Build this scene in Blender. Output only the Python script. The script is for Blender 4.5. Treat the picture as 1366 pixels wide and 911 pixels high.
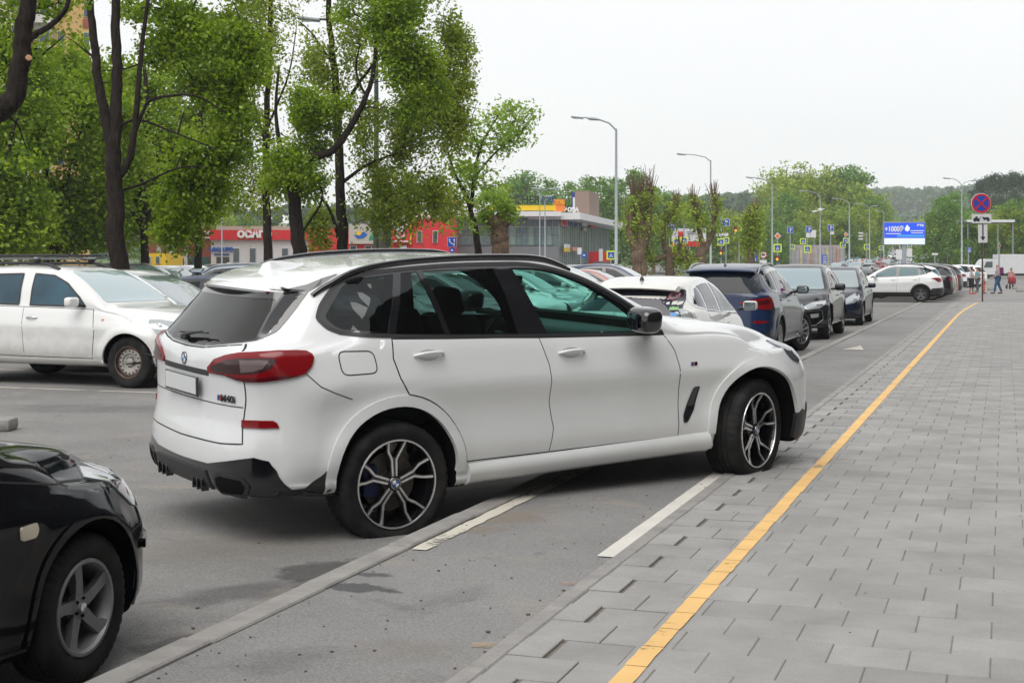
import bpy, bmesh, math, random
import numpy as np
from mathutils import Vector, Matrix, noise
from mathutils.bvhtree import BVHTree
from mathutils.geometry import delaunay_2d_cdt

# ------------------------------------------------------------------ camera, light, exposure
SC = bpy.context.scene
for o in list(bpy.data.objects): bpy.data.objects.remove(o)
COL = SC.collection
EYE = 1.51
cam = bpy.data.cameras.new('camera'); camo = bpy.data.objects.new('camera', cam); COL.objects.link(camo)
cam.sensor_width = 36.0; cam.lens = 36.0*1900/1366; cam.shift_y = -(455.5-351)/1366
cam.clip_start = .1; cam.clip_end = 6000
camo.location = (0, 0, EYE); camo.rotation_euler = (math.radians(90), 0, 0)
SC.camera = camo
SUN_EL, SUN_AZ = 58.0, 200.0      # degrees; azimuth of the sun seen from above, from +Y clockwise
W = bpy.data.worlds.new("World"); SC.world = W; W.use_nodes = True
nt = W.node_tree; nt.nodes.clear()
wo = nt.nodes.new('ShaderNodeOutputWorld'); bg = nt.nodes.new('ShaderNodeBackground')
sky = nt.nodes.new('ShaderNodeTexSky'); sky.sky_type = 'NISHITA'; sky.sun_disc = False
sky.sun_elevation = math.radians(SUN_EL); sky.sun_rotation = math.radians(SUN_AZ)
sky.dust_density = 4; sky.air_density = 1
tc = nt.nodes.new('ShaderNodeTexCoord'); nz = nt.nodes.new('ShaderNodeTexNoise')
nz.inputs['Scale'].default_value = 1.6; nz.inputs['Detail'].default_value = 5; nz.inputs['Distortion'].default_value = .6
mp = nt.nodes.new('ShaderNodeMapping'); mp.inputs['Scale'].default_value = (1, 1, 3.5)
cr = nt.nodes.new('ShaderNodeValToRGB')          # thin overcast, faintly uneven
cr.color_ramp.elements[0].position = .25; cr.color_ramp.elements[0].color = (8.7, 8.75, 8.85, 1)
cr.color_ramp.elements[1].position = .75; cr.color_ramp.elements[1].color = (9.6, 9.6, 9.6, 1)
mx = nt.nodes.new('ShaderNodeMix'); mx.data_type = 'RGBA'; mx.inputs['Factor'].default_value = .9
nt.links.new(tc.outputs['Generated'], mp.inputs['Vector']); nt.links.new(mp.outputs['Vector'], nz.inputs['Vector'])
nt.links.new(nz.outputs['Fac'], cr.inputs['Fac'])
nt.links.new(sky.outputs['Color'], mx.inputs['A']); nt.links.new(cr.outputs['Color'], mx.inputs['B'])
nt.links.new(mx.outputs['Result'], bg.inputs['Color']); nt.links.new(bg.outputs['Background'], wo.inputs['Surface'])
bg.inputs['Strength'].default_value = .091
sun = bpy.data.lights.new('sun', 'SUN'); suno = bpy.data.objects.new('sun', sun); COL.objects.link(suno)
sun.energy = 1.5; sun.angle = math.radians(48); sun.color = (1, .965, .92)
_e, _a = math.radians(SUN_EL), math.radians(SUN_AZ)
sd = Vector((math.sin(_a)*math.cos(_e), math.cos(_a)*math.cos(_e), math.sin(_e)))
suno.rotation_euler = sd.to_track_quat('Z', 'Y').to_euler()
SC.view_settings.view_transform = 'Standard'; SC.view_settings.look = 'None'
SC.view_settings.exposure = 0.40; SC.view_settings.gamma = 1; SC.view_settings.use_curve_mapping = False
SC.cycles.max_bounces = 6; SC.cycles.transparent_max_bounces = 12; SC.cycles.caustics_reflective = False
SC.cycles.use_denoising = True

# ------------------------------------------------------------------ street frame
TH = math.radians(19.1)
def S(u, v, z=0.0):
    """u metres along the street, v metres to its right, seen from the photographer's feet"""
    return Vector((u*math.sin(TH)+v*math.cos(TH), u*math.cos(TH)-v*math.sin(TH), z))
RD = -0.14                                       # road level; the paving is z = 0
def hgt(x, y):
    """terrain height: level near by, then the avenue climbs to wooded hills"""
    u = x*math.sin(TH)+y*math.cos(TH)
    t = max(0.0, (u-170)/900.0)
    return RD + 24*t**1.25

# ------------------------------------------------------------------ helpers
def rgb(h):
    h = h.lstrip('#'); c = [int(h[i:i+2], 16)/255 for i in (0, 2, 4)]
    return tuple(((x+.055)/1.055)**2.4 if x > .04045 else x/12.92 for x in c)+(1,)
MATS = {}
def nodes(name):
    m = bpy.data.materials.new(name); m.use_nodes = True
    t = m.node_tree; b = t.nodes['Principled BSDF']
    return m, t, b
def mat(name, col, rough=.5, metal=0, coat=0, spec=.5, ior=1.5, var=0.0, vscale=3.0, bump=0.0, bscale=40.0, dirt=0.0, emit=None, alpha=1.0):
    if name in MATS: return MATS[name]
    m, t, b = nodes(name)
    if isinstance(col, str): col = rgb(col)
    if len(col) == 3: col = tuple(col)+(1,)
    b.inputs['Base Color'].default_value = col; b.inputs['Roughness'].default_value = rough
    b.inputs['Metallic'].default_value = metal; b.inputs['Coat Weight'].default_value = coat
    b.inputs['Coat Roughness'].default_value = .04; b.inputs['IOR'].default_value = ior
    b.inputs['Specular IOR Level'].default_value = spec
    if alpha < 1: b.inputs['Alpha'].default_value = alpha
    N, Lk = t.nodes, t.links
    if var or dirt or bump:
        tcn = N.new('ShaderNodeTexCoord')
    if var:
        n = N.new('ShaderNodeTexNoise'); n.inputs['Scale'].default_value = vscale; n.inputs['Detail'].default_value = 6
        n.inputs['Roughness'].default_value = .65
        Lk.new(tcn.outputs['Object'], n.inputs['Vector'])
        r = N.new('ShaderNodeMapRange'); r.inputs[1].default_value = .3; r.inputs[2].default_value = .7
        r.inputs[3].default_value = 1-var; r.inputs[4].default_value = 1+var
        Lk.new(n.outputs['Fac'], r.inputs[0])
        mm = N.new('ShaderNodeMix'); mm.data_type = 'RGBA'; mm.blend_type = 'MULTIPLY'; mm.inputs['Factor'].default_value = 1
        mm.inputs['A'].default_value = col; Lk.new(r.outputs[0], mm.inputs['B']); Lk.new(mm.outputs['Result'], b.inputs['Base Color'])
        r2 = N.new('ShaderNodeMapRange'); r2.inputs[3].default_value = max(0, rough-.12); r2.inputs[4].default_value = min(1, rough+.12)
        Lk.new(n.outputs['Fac'], r2.inputs[0]); Lk.new(r2.outputs[0], b.inputs['Roughness'])
    if bump:
        n2 = N.new('ShaderNodeTexNoise'); n2.inputs['Scale'].default_value = bscale; n2.inputs['Detail'].default_value = 4
        Lk.new(tcn.outputs['Object'], n2.inputs['Vector'])
        bp = N.new('ShaderNodeBump'); bp.inputs['Strength'].default_value = bump; bp.inputs['Distance'].default_value = .02
        Lk.new(n2.outputs['Fac'], bp.inputs['Height']); Lk.new(bp.outputs['Normal'], b.inputs['Normal'])
    if dirt:    # road grime: a film whose edge is broken up by noise, thickest near the ground (object z)
        sx = N.new('ShaderNodeSeparateXYZ'); Lk.new(tcn.outputs['Object'], sx.inputs[0])
        n3 = N.new('ShaderNodeTexNoise'); n3.inputs['Scale'].default_value = 4; n3.inputs['Detail'].default_value = 8; n3.inputs['Roughness'].default_value = .7
        Lk.new(tcn.outputs['Object'], n3.inputs['Vector'])
        ma = N.new('ShaderNodeMath'); ma.operation = 'MULTIPLY_ADD'; ma.inputs[1].default_value = .9; Lk.new(n3.outputs['Fac'], ma.inputs[0]); Lk.new(sx.outputs['Z'], ma.inputs[2])
        r = N.new('ShaderNodeMapRange'); r.inputs[1].default_value = .78; r.inputs[2].default_value = 1.25; r.inputs[3].default_value = dirt; r.inputs[4].default_value = 0
        Lk.new(ma.outputs[0], r.inputs[0])
        mm = N.new('ShaderNodeMix'); mm.data_type = 'RGBA'; mm.inputs['B'].default_value = (.2, .165, .12, 1)
        src = b.inputs['Base Color'].links[0].from_socket if b.inputs['Base Color'].links else None
        if src: Lk.new(src, mm.inputs['A'])
        else: mm.inputs['A'].default_value = col
        Lk.new(r.outputs[0], mm.inputs['Factor']); Lk.new(mm.outputs['Result'], b.inputs['Base Color'])
        cm = N.new('ShaderNodeMath'); cm.operation = 'SUBTRACT'; cm.inputs[0].default_value = coat; Lk.new(r.outputs[0], cm.inputs[1])
        cm.use_clamp = True; Lk.new(cm.outputs[0], b.inputs['Coat Weight'])
    if emit is not None:
        b.inputs['Emission Color'].default_value = col; b.inputs['Emission Strength'].default_value = emit
    MATS[name] = m
    return m
def link(o, parent=None):
    COL.objects.link(o)
    if parent is not None: o.parent = parent
    return o
def tag(o, label=None, cat=None, group=None, kind=None):
    if label: o['label'] = label
    if cat: o['category'] = cat
    if group: o['group'] = group
    if kind: o['kind'] = kind
    return o
def empty(name, loc=(0, 0, 0), rot=(0, 0, 0), parent=None):
    o = bpy.data.objects.new(name, None); link(o, parent); o.location = loc; o.rotation_euler = rot
    o.empty_display_size = .2
    return o
def thing(name, label, cat, loc=(0, 0, 0), rz=0.0, group=None):
    return tag(empty(name, loc, (0, 0, rz)), label, cat, group)
def kids(o): return [c for c in bpy.data.objects if c.parent == o]
def copy_tree(o, loc=None, rz=None, label=None, group=None, swap=None, scale=None, _ch=None):
    """a copy of a thing with copies of its parts and sub-parts; swap = {material: other material}"""
    if _ch is None:
        _ch = {}
        for c in bpy.data.objects:
            if c.parent: _ch.setdefault(c.parent.name, []).append(c)
    def rec(s, par):
        c = s.copy(); COL.objects.link(c)
        if par is not None: c.parent = par
        if swap and c.type == 'MESH':
            for sl in c.material_slots:
                if sl.material and sl.material.name in swap:
                    n = swap[sl.material.name]; sl.link = 'OBJECT'; sl.material = n
        for ch in _ch.get(s.name, []): rec(ch, c)
        return c
    r = rec(o, None)
    if loc is not None: r.location = loc
    if rz is not None: r.rotation_euler = (0, 0, rz)
    if scale: r.scale = scale if hasattr(scale, '__len__') else (scale,)*3
    if label: r['label'] = label
    if group: r['group'] = group
    return r
class MB:
    """collects shapes and links them as one mesh object"""
    def __init__(s): s.v = []; s.f = []; s.m = []
    def add(s, v, f, m=0):
        b = len(s.v); s.v += [tuple(p) for p in v]; s.f += [tuple(b+i for i in q) for q in f]; s.m += [m]*len(f); return s
    def box(s, c, d, rz=0.0, m=0, R=None):
        x, y, z = d[0]/2, d[1]/2, d[2]/2; ca, sa = math.cos(rz), math.sin(rz)
        vs = []
        for i in (-1, 1):
            for j in (-1, 1):
                for k in (-1, 1):
                    p = Vector((i*x, j*y, k*z))
                    p = (R @ p) if R is not None else Vector((p.x*ca-p.y*sa, p.x*sa+p.y*ca, p.z))
                    vs.append(p+Vector(c))
        return s.add(vs, [(0, 1, 3, 2), (4, 6, 7, 5), (0, 4, 5, 1), (2, 3, 7, 6), (0, 2, 6, 4), (1, 5, 7, 3)], m)
    def rbox(s, c, d, r=.02, seg=2, R=None, m=0, taper=None):
        bm = bmesh.new(); bmesh.ops.create_cube(bm, size=1)
        for v in bm.verts: v.co = Vector((v.co.x*d[0], v.co.y*d[1], v.co.z*d[2]))
        if taper:
            for v in bm.verts: taper(v.co)
        bmesh.ops.bevel(bm, geom=bm.edges[:], offset=r, segments=seg, affect='EDGES', profile=.5)
        bm.verts.index_update()
        vs = [((R @ v.co) if R is not None else v.co)+Vector(c) for v in bm.verts]
        s.add(vs, [[v.index for v in f.verts] for f in bm.faces], m); bm.free(); return s
    def prism(s, poly, ax, a, b, m=0):
        """2-D polygon extruded from a to b along axis ax"""
        n = len(poly); vs = []
        for t in (a, b):
            for p, q in poly:
                vs.append((t, p, q) if ax == 'x' else (p, t, q) if ax == 'y' else (p, q, t))
        fs = [tuple(range(n)), tuple(range(2*n-1, n-1, -1))]
        fs += [(i, i+n, (i+1) % n+n, (i+1) % n) for i in range(n)]
        return s.add(vs, fs, m)
    def tube(s, pts, rad, n=8, m=0, sc=(1, 1), cap=True, up=None):
        pts = [Vector(p) for p in pts]
        if not hasattr(rad, '__len__'): rad = [rad]*len(pts)
        rings = []; ref = Vector(up) if up else None
        for i, p in enumerate(pts):
            d = (pts[min(i+1, len(pts)-1)]-pts[max(i-1, 0)]).normalized()
            if ref is None: ref = Vector((0, 0, 1)) if abs(d.z) < .9 else Vector((1, 0, 0))
            a = d.cross(ref).normalized(); b = a.cross(d).normalized(); ref = b if up is None else ref
            rings.append([p+a*math.cos(2*math.pi*k/n)*rad[i]*sc[0]+b*math.sin(2*math.pi*k/n)*rad[i]*sc[1] for k in range(n)])
        vs = [q for r in rings for q in r]
        fs = [(i*n+k, i*n+(k+1) % n, (i+1)*n+(k+1) % n, (i+1)*n+k) for i in range(len(pts)-1) for k in range(n)]
        if cap: fs += [tuple(range(n-1, -1, -1)), tuple((len(pts)-1)*n+k for k in range(n))]
        return s.add(vs, fs, m)
    def lathe(s, prof, n=32, c=(0, 0, 0), ax='y', m=0, a0=0, a1=2*math.pi):
        """profile of (radius, along-axis) turned about the axis"""
        full = abs(a1-a0-2*math.pi) < 1e-6; k = n if full else n+1; vs = []
        for i in range(k):
            a = a0+(a1-a0)*i/n; ca, sa = math.cos(a), math.sin(a)
            for r, h in prof:
                p = (r*ca, h, r*sa) if ax == 'y' else (h, r*ca, r*sa) if ax == 'x' else (r*ca, r*sa, h)
                vs.append((p[0]+c[0], p[1]+c[1], p[2]+c[2]))
        q = len(prof); fs = []
        for i in range(n):
            j = (i+1) % k
            for t in range(q-1): fs.append((i*q+t, i*q+t+1, j*q+t+1, j*q+t))
        return s.add(vs, fs, m)
    def quad(s, a, b, c, d, m=0): return s.add([a, b, c, d], [(0, 1, 2, 3)], m)
    def build(s, name, mats, parent=None, smooth=35, loc=None, fix=True):
        me = bpy.data.meshes.new(name); me.from_pydata(s.v, [], s.f)
        mats = mats if isinstance(mats, (list, tuple)) else [mats]
        for q in mats: me.materials.append(q)
        if len(mats) > 1: me.polygons.foreach_set('material_index', s.m)
        if fix:
            bm = bmesh.new(); bm.from_mesh(me); bmesh.ops.recalc_face_normals(bm, faces=bm.faces); bm.to_mesh(me); bm.free()
        if smooth:
            me.shade_smooth(); me.set_sharp_from_angle(angle=math.radians(smooth))
        o = bpy.data.objects.new(name, me); link(o, parent)
        if loc is not None: o.location = loc
        return o
def pchip(pts):
    X = np.array([p[0] for p in pts], float); Y = np.array([p[1] for p in pts], float)
    h = np.diff(X); d = np.diff(Y)/h; m = np.zeros(len(X)); m[0], m[-1] = d[0], d[-1]
    for i in range(1, len(X)-1):
        if d[i-1]*d[i] > 0:
            w1, w2 = 2*h[i]+h[i-1], h[i]+2*h[i-1]; m[i] = (w1+w2)/(w1/d[i-1]+w2/d[i])
    def f(x):
        x = np.clip(x, X[0], X[-1]); i = np.clip(np.searchsorted(X, x)-1, 0, len(h)-1)
        t = (x-X[i])/h[i]
        return (2*t**3-3*t**2+1)*Y[i]+(t**3-2*t**2+t)*h[i]*m[i]+(-2*t**3+3*t**2)*Y[i+1]+(t**3-t**2)*h[i]*m[i+1]
    return f
def text(name, s, size, m, parent=None, loc=(0, 0, 0), rot=(math.pi/2, 0, 0), ext=.004, align='CENTER', sx=1.0, bold=0.0):
    cu = bpy.data.curves.new(name, 'FONT'); cu.body = s; cu.size = size; cu.extrude = ext; cu.align_x = align; cu.align_y = 'CENTER'
    cu.offset = bold; cu.resolution_u = 4
    t = bpy.data.objects.new(name+'_t', cu); COL.objects.link(t)
    bpy.context.view_layer.update()
    me = bpy.data.meshes.new_from_object(t.evaluated_get(bpy.context.evaluated_depsgraph_get()))
    bpy.data.objects.remove(t); me.materials.clear(); me.materials.append(m)
    o = bpy.data.objects.new(name, me); link(o, parent); o.location = loc; o.rotation_euler = rot; o.scale = (sx, 1, 1)
    return o
# ------------------------------------------------------------------ ground, road, kerbs, paving
def wsheet(name, m, us, vs, z, kind='structure', drop=False):
    b = MB(); nu, nv = len(us), len(vs)
    V = []
    for u in us:
        for v in vs:
            p = S(u, v, z)
            if drop: p.z = hgt(p.x, p.y)+z
            V.append(p)
    b.add(V, [(i*nv+j, i*nv+j+1, (i+1)*nv+j+1, (i+1)*nv+j) for i in range(nu-1) for j in range(nv-1)])
    o = b.build(name, m, smooth=180)
    if kind: o['kind'] = kind
    return o
def asphalt(name, c0, c1, speck=.35, patch=True, warm=.0, bump=.25):
    m, t, b = nodes(name); N, L = t.nodes, t.links
    tcn = N.new('ShaderNodeTexCoord')
    def nse(sc, det=5, ro=.6, dist=0):
        n = N.new('ShaderNodeTexNoise'); n.inputs['Scale'].default_value = sc; n.inputs['Detail'].default_value = det
        n.inputs['Roughness'].default_value = ro; n.inputs['Distortion'].default_value = dist; L.new(tcn.outputs['Object'], n.inputs['Vector']); return n
    big = nse(.45, 8, .65, .4); cr = N.new('ShaderNodeValToRGB')
    cr.color_ramp.elements[0].position = .32; cr.color_ramp.elements[0].color = tuple(c0)+(1,)
    cr.color_ramp.elements[1].position = .68; cr.color_ramp.elements[1].color = tuple(c1)+(1,); L.new(big.outputs['Fac'], cr.inputs['Fac'])
    fine = nse(90, 4, .85); mr = N.new('ShaderNodeMapRange'); mr.inputs[1].default_value = .3; mr.inputs[2].default_value = .7
    mr.inputs[3].default_value = 1-speck; mr.inputs[4].default_value = 1+speck; L.new(fine.outputs['Fac'], mr.inputs[0])
    m1 = N.new('ShaderNodeMix'); m1.data_type = 'RGBA'; m1.blend_type = 'MULTIPLY'; m1.inputs['Factor'].default_value = 1
    L.new(cr.outputs['Color'], m1.inputs['A']); L.new(mr.outputs[0], m1.inputs['B'])
    out = m1
    if patch:   # dust drifts, brownish
        du = nse(1.3, 6, .6, 1.2); r = N.new('ShaderNodeMapRange'); r.inputs[1].default_value = .56; r.inputs[2].default_value = .78; r.inputs[3].default_value = 0; r.inputs[4].default_value = .55
        L.new(du.outputs['Fac'], r.inputs[0]); m2 = N.new('ShaderNodeMix'); m2.data_type = 'RGBA'; m2.inputs['B'].default_value = (.34, .285, .225, 1)
        L.new(r.outputs[0], m2.inputs['Factor']); L.new(out.outputs['Result'], m2.inputs['A']); out = m2
        dk = nse(2.1, 7, .7, .8); r = N.new('ShaderNodeMapRange'); r.inputs[1].default_value = .60; r.inputs[2].default_value = .72; r.inputs[3].default_value = 0; r.inputs[4].default_value = .5
        L.new(dk.outputs['Fac'], r.inputs[0]); m3 = N.new('ShaderNodeMix'); m3.data_type = 'RGBA'; m3.inputs['B'].default_value = (.075, .075, .08, 1)
        L.new(r.outputs[0], m3.inputs['Factor']); L.new(out.outputs['Result'], m3.inputs['A']); out = m3
    L.new(out.outputs['Result'], b.inputs['Base Color']); b.inputs['Roughness'].default_value = .9; b.inputs['Specular IOR Level'].default_value = .25
    bp = N.new('ShaderNodeBump'); bp.inputs['Strength'].default_value = bump; bp.inputs['Distance'].default_value = .01
    L.new(fine.outputs['Fac'], bp.inputs['Height']); L.new(bp.outputs['Normal'], b.inputs['Normal'])
    return m
M_road = asphalt('asphalt_road', (.165, .162, .157), (.24, .235, .228), speck=.5)
M_lane = asphalt('asphalt_lane', (.185, .183, .18), (.262, .258, .252), speck=.42)
M_kerb = mat('kerb_concrete', (.27, .262, .25), .9, var=.22, vscale=5, bump=.3, bscale=60)
def kerb_mat():
    m, t, b = nodes('paver'); N, L = t.nodes, t.links
    at = N.new('ShaderNodeAttribute'); at.attribute_name = 'tone'
    tcn = N.new('ShaderNodeTexCoord')
    n = N.new('ShaderNodeTexNoise'); n.inputs['Scale'].default_value = 2.2; n.inputs['Detail'].default_value = 8; n.inputs['Roughness'].default_value = .65
    L.new(tcn.outputs['Object'], n.inputs['Vector'])
    f = N.new('ShaderNodeTexNoise'); f.inputs['Scale'].default_value = 130; f.inputs['Detail'].default_value = 3; L.new(tcn.outputs['Object'], f.inputs['Vector'])
    r = N.new('ShaderNodeMapRange'); r.inputs[1].default_value = .3; r.inputs[2].default_value = .7; r.inputs[3].default_value = .84; r.inputs[4].default_value = 1.14; L.new(n.outputs['Fac'], r.inputs[0])
    r2 = N.new('ShaderNodeMapRange'); r2.inputs[1].default_value = .3; r2.inputs[2].default_value = .7; r2.inputs[3].default_value = .9; r2.inputs[4].default_value = 1.1; L.new(f.outputs['Fac'], r2.inputs[0])
    a = N.new('ShaderNodeMath'); a.operation = 'MULTIPLY'; L.new(r.outputs[0], a.inputs[0]); L.new(r2.outputs[0], a.inputs[1])
    a2 = N.new('ShaderNodeMath'); a2.operation = 'MULTIPLY'; L.new(a.outputs[0], a2.inputs[0]); L.new(at.outputs['Fac'], a2.inputs[1])
    mm = N.new('ShaderNodeMix'); mm.data_type = 'RGBA'; mm.blend_type = 'MULTIPLY'; mm.inputs['Factor'].default_value = 1
    mm.inputs['A'].default_value = (.30, .298, .29, 1); L.new(a2.outputs[0], mm.inputs['B']); L.new(mm.outputs['Result'], b.inputs['Base Color'])
    b.inputs['Roughness'].default_value = .88; b.inputs['Specular IOR Level'].default_value = .3
    bp = N.new('ShaderNodeBump'); bp.inputs['Strength'].default_value = .3; bp.inputs['Distance'].default_value = .006
    L.new(f.outputs['Fac'], bp.inputs['Height']); L.new(bp.outputs['Normal'], b.inputs['Normal'])
    return m
M_paver = kerb_mat()
M_joint = mat('joint_sand', (.17, .15, .125), .95, var=.3, vscale=9)
M_grass = mat('grass_ground', (.075, .12, .03), .95, var=.35, vscale=.25)
# the ground to the horizon
us = [-60, -20, 0, 40, 80, 120, 170]+list(range(190, 1000, 30))+[1100, 1300, 1600, 2000, 2600]
vs = [-1600, -1100, -800, -500, -300, -200, -140, -100, -60, -30, -3, 20, 40, 60, 90, 130, 200, 320, 500, 800, 1200]
wsheet('ground', M_grass, us, vs, -.06, drop=True)
wsheet('road', M_road, [-40, -10, 0, 10, 20, 40, 70, 110, 150, 170]+[190], [-150, -100, -60, -30, -12, -3.07], 0.0, drop=True)
wsheet('avenue', M_road, [190]+list(range(210, 900, 20)), [-62, -40, -20, -3.065], .0, drop=True)
wsheet('side_road', M_road, [57.9, 80, 110, 150, 190], [-3.065, 0, 10, 24], .002, drop=True)
# cycle lane and kerbs
wsheet('cycle_lane', M_lane, [-20, 0, 5, 10, 20, 40, 56.5], [-3.0, -2.4, -1.9], -.014)
rnd = random.Random(5)
def kerb(name, v0, v1, ua, ub, L, z0=-.3, jag=.004):
    b = MB(); u = ua
    while u < ub:
        e = rnd.uniform(-jag, jag); s = rnd.uniform(-jag, jag)*.8
        c = S(u+L/2, (v0+v1)/2+s); zt = .003+e
        bm = Matrix.Rotation(-TH, 3, 'Z')
        b.rbox((c.x, c.y, (zt+z0)/2), ((v1-v0), L-.006, zt-z0), r=.008, seg=1, R=bm)
        u += L
    o = b.build(name, M_kerb, smooth=30); o['kind'] = 'structure'; return o
kerb('kerb', -3.135, -2.998, -8, 56.5, 1.0)
kerb('pavement_edging', -1.912, -1.824, -8, 56.5, 1.0, jag=.002)
# paving slabs laid in running bond, rows across the pavement
def paving():
    V = []; Fc = []; T = []; wj = .002; PW, PR = .295, .287
    r2 = random.Random(11)
    def slab(u0, u1, v0, v1, dz, tone, tilt=True):
        g = wj; b = len(V); t = [r2.uniform(-.0012, .0012)+dz for _ in range(4)] if tilt else [dz]*4
        a = [(u0+g, v0+g), (u0+g, v1-g), (u1-g, v1-g), (u1-g, v0+g)]; ch = .0035
        inn = [(u0+g+ch, v0+g+ch), (u0+g+ch, v1-g-ch), (u1-g-ch, v1-g-ch), (u1-g-ch, v0+g+ch)]
        for k in range(4): V.append(S(a[k][0], a[k][1], -.05))
        for k in range(4): V.append(S(a[k][0], a[k][1], t[k]-.003))
        for k in range(4): V.append(S(inn[k][0], inn[k][1], t[k]))
        f = [(b+8, b+11, b+10, b+9)]
        for k in range(4):
            j = (k+1) % 4; f.append((b+k, b+4+k, b+4+j, b+j)); f.append((b+4+k, b+8+k, b+8+j, b+4+j))
        Fc.extend(f); T.extend([tone]*len(f))
    row = 0; u = -6.0
    while u < 58:
        near = u < 30
        v = -1.822; odd = row % 2
        if odd:
            slab(u, u+PR, v, v+PW*.5, .0045, r2.uniform(.95, 1.12)); v += PW*.5
            # every other row starts with a sunken slab
            if r2.random() < .93: slab(u-.004, u+PR+.004, v+.012, v+PW, -.0052+r2.uniform(-.0015, .0015), r2.uniform(.9, 1.05)); v += PW
        first = True
        while v < 1.9:
            slab(u, u+PR, v, min(v+PW, 1.9), r2.uniform(-.0012, .0012), r2.choice([.91, .95, .98, 1, 1, 1.03, 1.06])*r2.uniform(.96, 1.04)); v += PW
        u += PR; row += 1
    me = bpy.data.meshes.new('paving'); me.from_pydata([tuple(p) for p in V], [], Fc); me.materials.append(M_paver)
    at = me.attributes.new('tone', 'FLOAT', 'FACE'); at.data.foreach_set('value', T)
    o = bpy.data.objects.new('paving', me); link(o); o['kind'] = 'structure'
paving()
wsheet('paving_bed', M_joint, [-6, 0, 10, 20, 40, 58], [-1.825, -1.383], -.0085)
wsheet('paving_bed', M_joint, [-6, 0, 10, 20, 40, 58], [-1.383, 1.95], -.0042)
wsheet('pavement', M_kerb, [-20, 10, 58], [1.9, 2.5, 9], 0.0)
wsheet('plaza', asphalt('plaza_asphalt', (.20, .195, .19), (.27, .265, .26)), [58, 80, 110], [-1.9, 4, 12, 30], -.12)
# painted markings with worn edges
def paint(name, col, wear=.5, sc=22, edge=None):
    m, t, b = nodes(name); N, L = t.nodes, t.links
    b.inputs['Base Color'].default_value = col; b.inputs['Roughness'].default_value = .75
    tcn = N.new('ShaderNodeTexCoord'); n = N.new('ShaderNodeTexNoise'); n.inputs['Scale'].default_value = sc; n.inputs['Detail'].default_value = 8; n.inputs['Roughness'].default_value = .75
    L.new(tcn.outputs['Object'], n.inputs['Vector'])
    n2 = N.new('ShaderNodeTexNoise'); n2.inputs['Scale'].default_value = 2.5; n2.inputs['Detail'].default_value = 5; L.new(tcn.outputs['Object'], n2.inputs['Vector'])
    a = N.new('ShaderNodeMath'); a.operation = 'ADD'; L.new(n.outputs['Fac'], a.inputs[0]); L.new(n2.outputs['Fac'], a.inputs[1])
    r = N.new('ShaderNodeMapRange'); r.inputs[1].default_value = .62+wear*.5; r.inputs[2].default_value = .74+wear*.5; r.inputs[3].default_value = 0; r.inputs[4].default_value = 1
    L.new(a.outputs[0], r.inputs[0])
    L.new(r.outputs[0], b.inputs['Alpha'])
    v = N.new('ShaderNodeMapRange'); v.inputs[3].default_value = .75; v.inputs[4].default_value = 1.2; L.new(n2.outputs['Fac'], v.inputs[0])
    mm = N.new('ShaderNodeMix'); mm.data_type = 'RGBA'; mm.blend_type = 'MULTIPLY'; mm.inputs['Factor'].default_value = 1; mm.inputs['A'].default_value = col
    L.new(v.outputs[0], mm.inputs['B']); L.new(mm.outputs['Result'], b.inputs['Base Color'])
    return m
def strip(b, u0, u1, v0, v1, z, n=1, jag=.003, vf=None):
    P = []
    for i in range(n+1):
        u = u0+(u1-u0)*i/n; o = vf(u) if vf else 0
        P.append((S(u, v0+o+rnd.uniform(-jag, jag), z), S(u, v1+o+rnd.uniform(-jag, jag), z)))
    V = [q for p in P for q in p]
    b.add(V, [(2*i, 2*i+1, 2*i+3, 2*i+2) for i in range(n)])
M_yel = paint('yellow_paint', (.76, .48, .18, 1), .18, sc=16)
M_wht = paint('white_paint', (.62, .60, .55, 1), .0)
M_wht2 = paint('worn_white_paint', (.58, .55, .47, 1), .38, sc=30)
b = MB(); vf = lambda u: 0 if u < 40 else .0011*(u-40)**2
u = -6.0
while u < 56.6:
    strip(b, u+.003, u+.287-.003, -1.350+rnd.uniform(-.003, .003), -1.266+rnd.uniform(-.003, .003), .0036, n=4, jag=.0025, vf=vf); u += .287
b.build('yellow_line', M_yel, smooth=0)['kind'] = 'structure'
b = MB(); strip(b, 7.13, 10.3, -2.005, -1.915, -.008, n=30, jag=.002)
b.build('lane_marking', M_wht, smooth=0)['kind'] = 'structure'
b = MB(); strip(b, 6.98, 10.2, -2.985, -2.895, -.008, n=34, jag=.006)
b.build('lane_marking', M_wht2, smooth=0)['kind'] = 'structure'
b = MB(); V = [S(25.6, -2.70, -.008), S(25.6, -2.34, -.008), S(26.9, -2.52, -.008)]; b.add(V, [(0, 1, 2)])
b.build('lane_arrow', M_wht2, smooth=0)['kind'] = 'structure'
b = MB()
for k in range(0, 12): strip(b, 15.6+k*2.6, 15.68+k*2.6, -17.5, -9.9, RD+.004, n=1, jag=0)
b.build('parking_line', M_wht2, smooth=0)['kind'] = 'structure'
# low broken kerb of the island at the left edge
b = MB()
for k, (u, v, L, w, a) in enumerate([(11.62, -9.45, .42, .3, .35), (11.45, -9.86, .4, .3, .3), (11.3, -10.25, .38, .3, .25)]):
    p = S(u, v); b.rbox((p.x, p.y, RD+.06), (L, w, .13), r=.04, seg=2, R=Matrix.Rotation(-TH+a, 3, 'Z'))
o = b.build('island_kerb', M_kerb); o['kind'] = 'structure'
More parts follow.
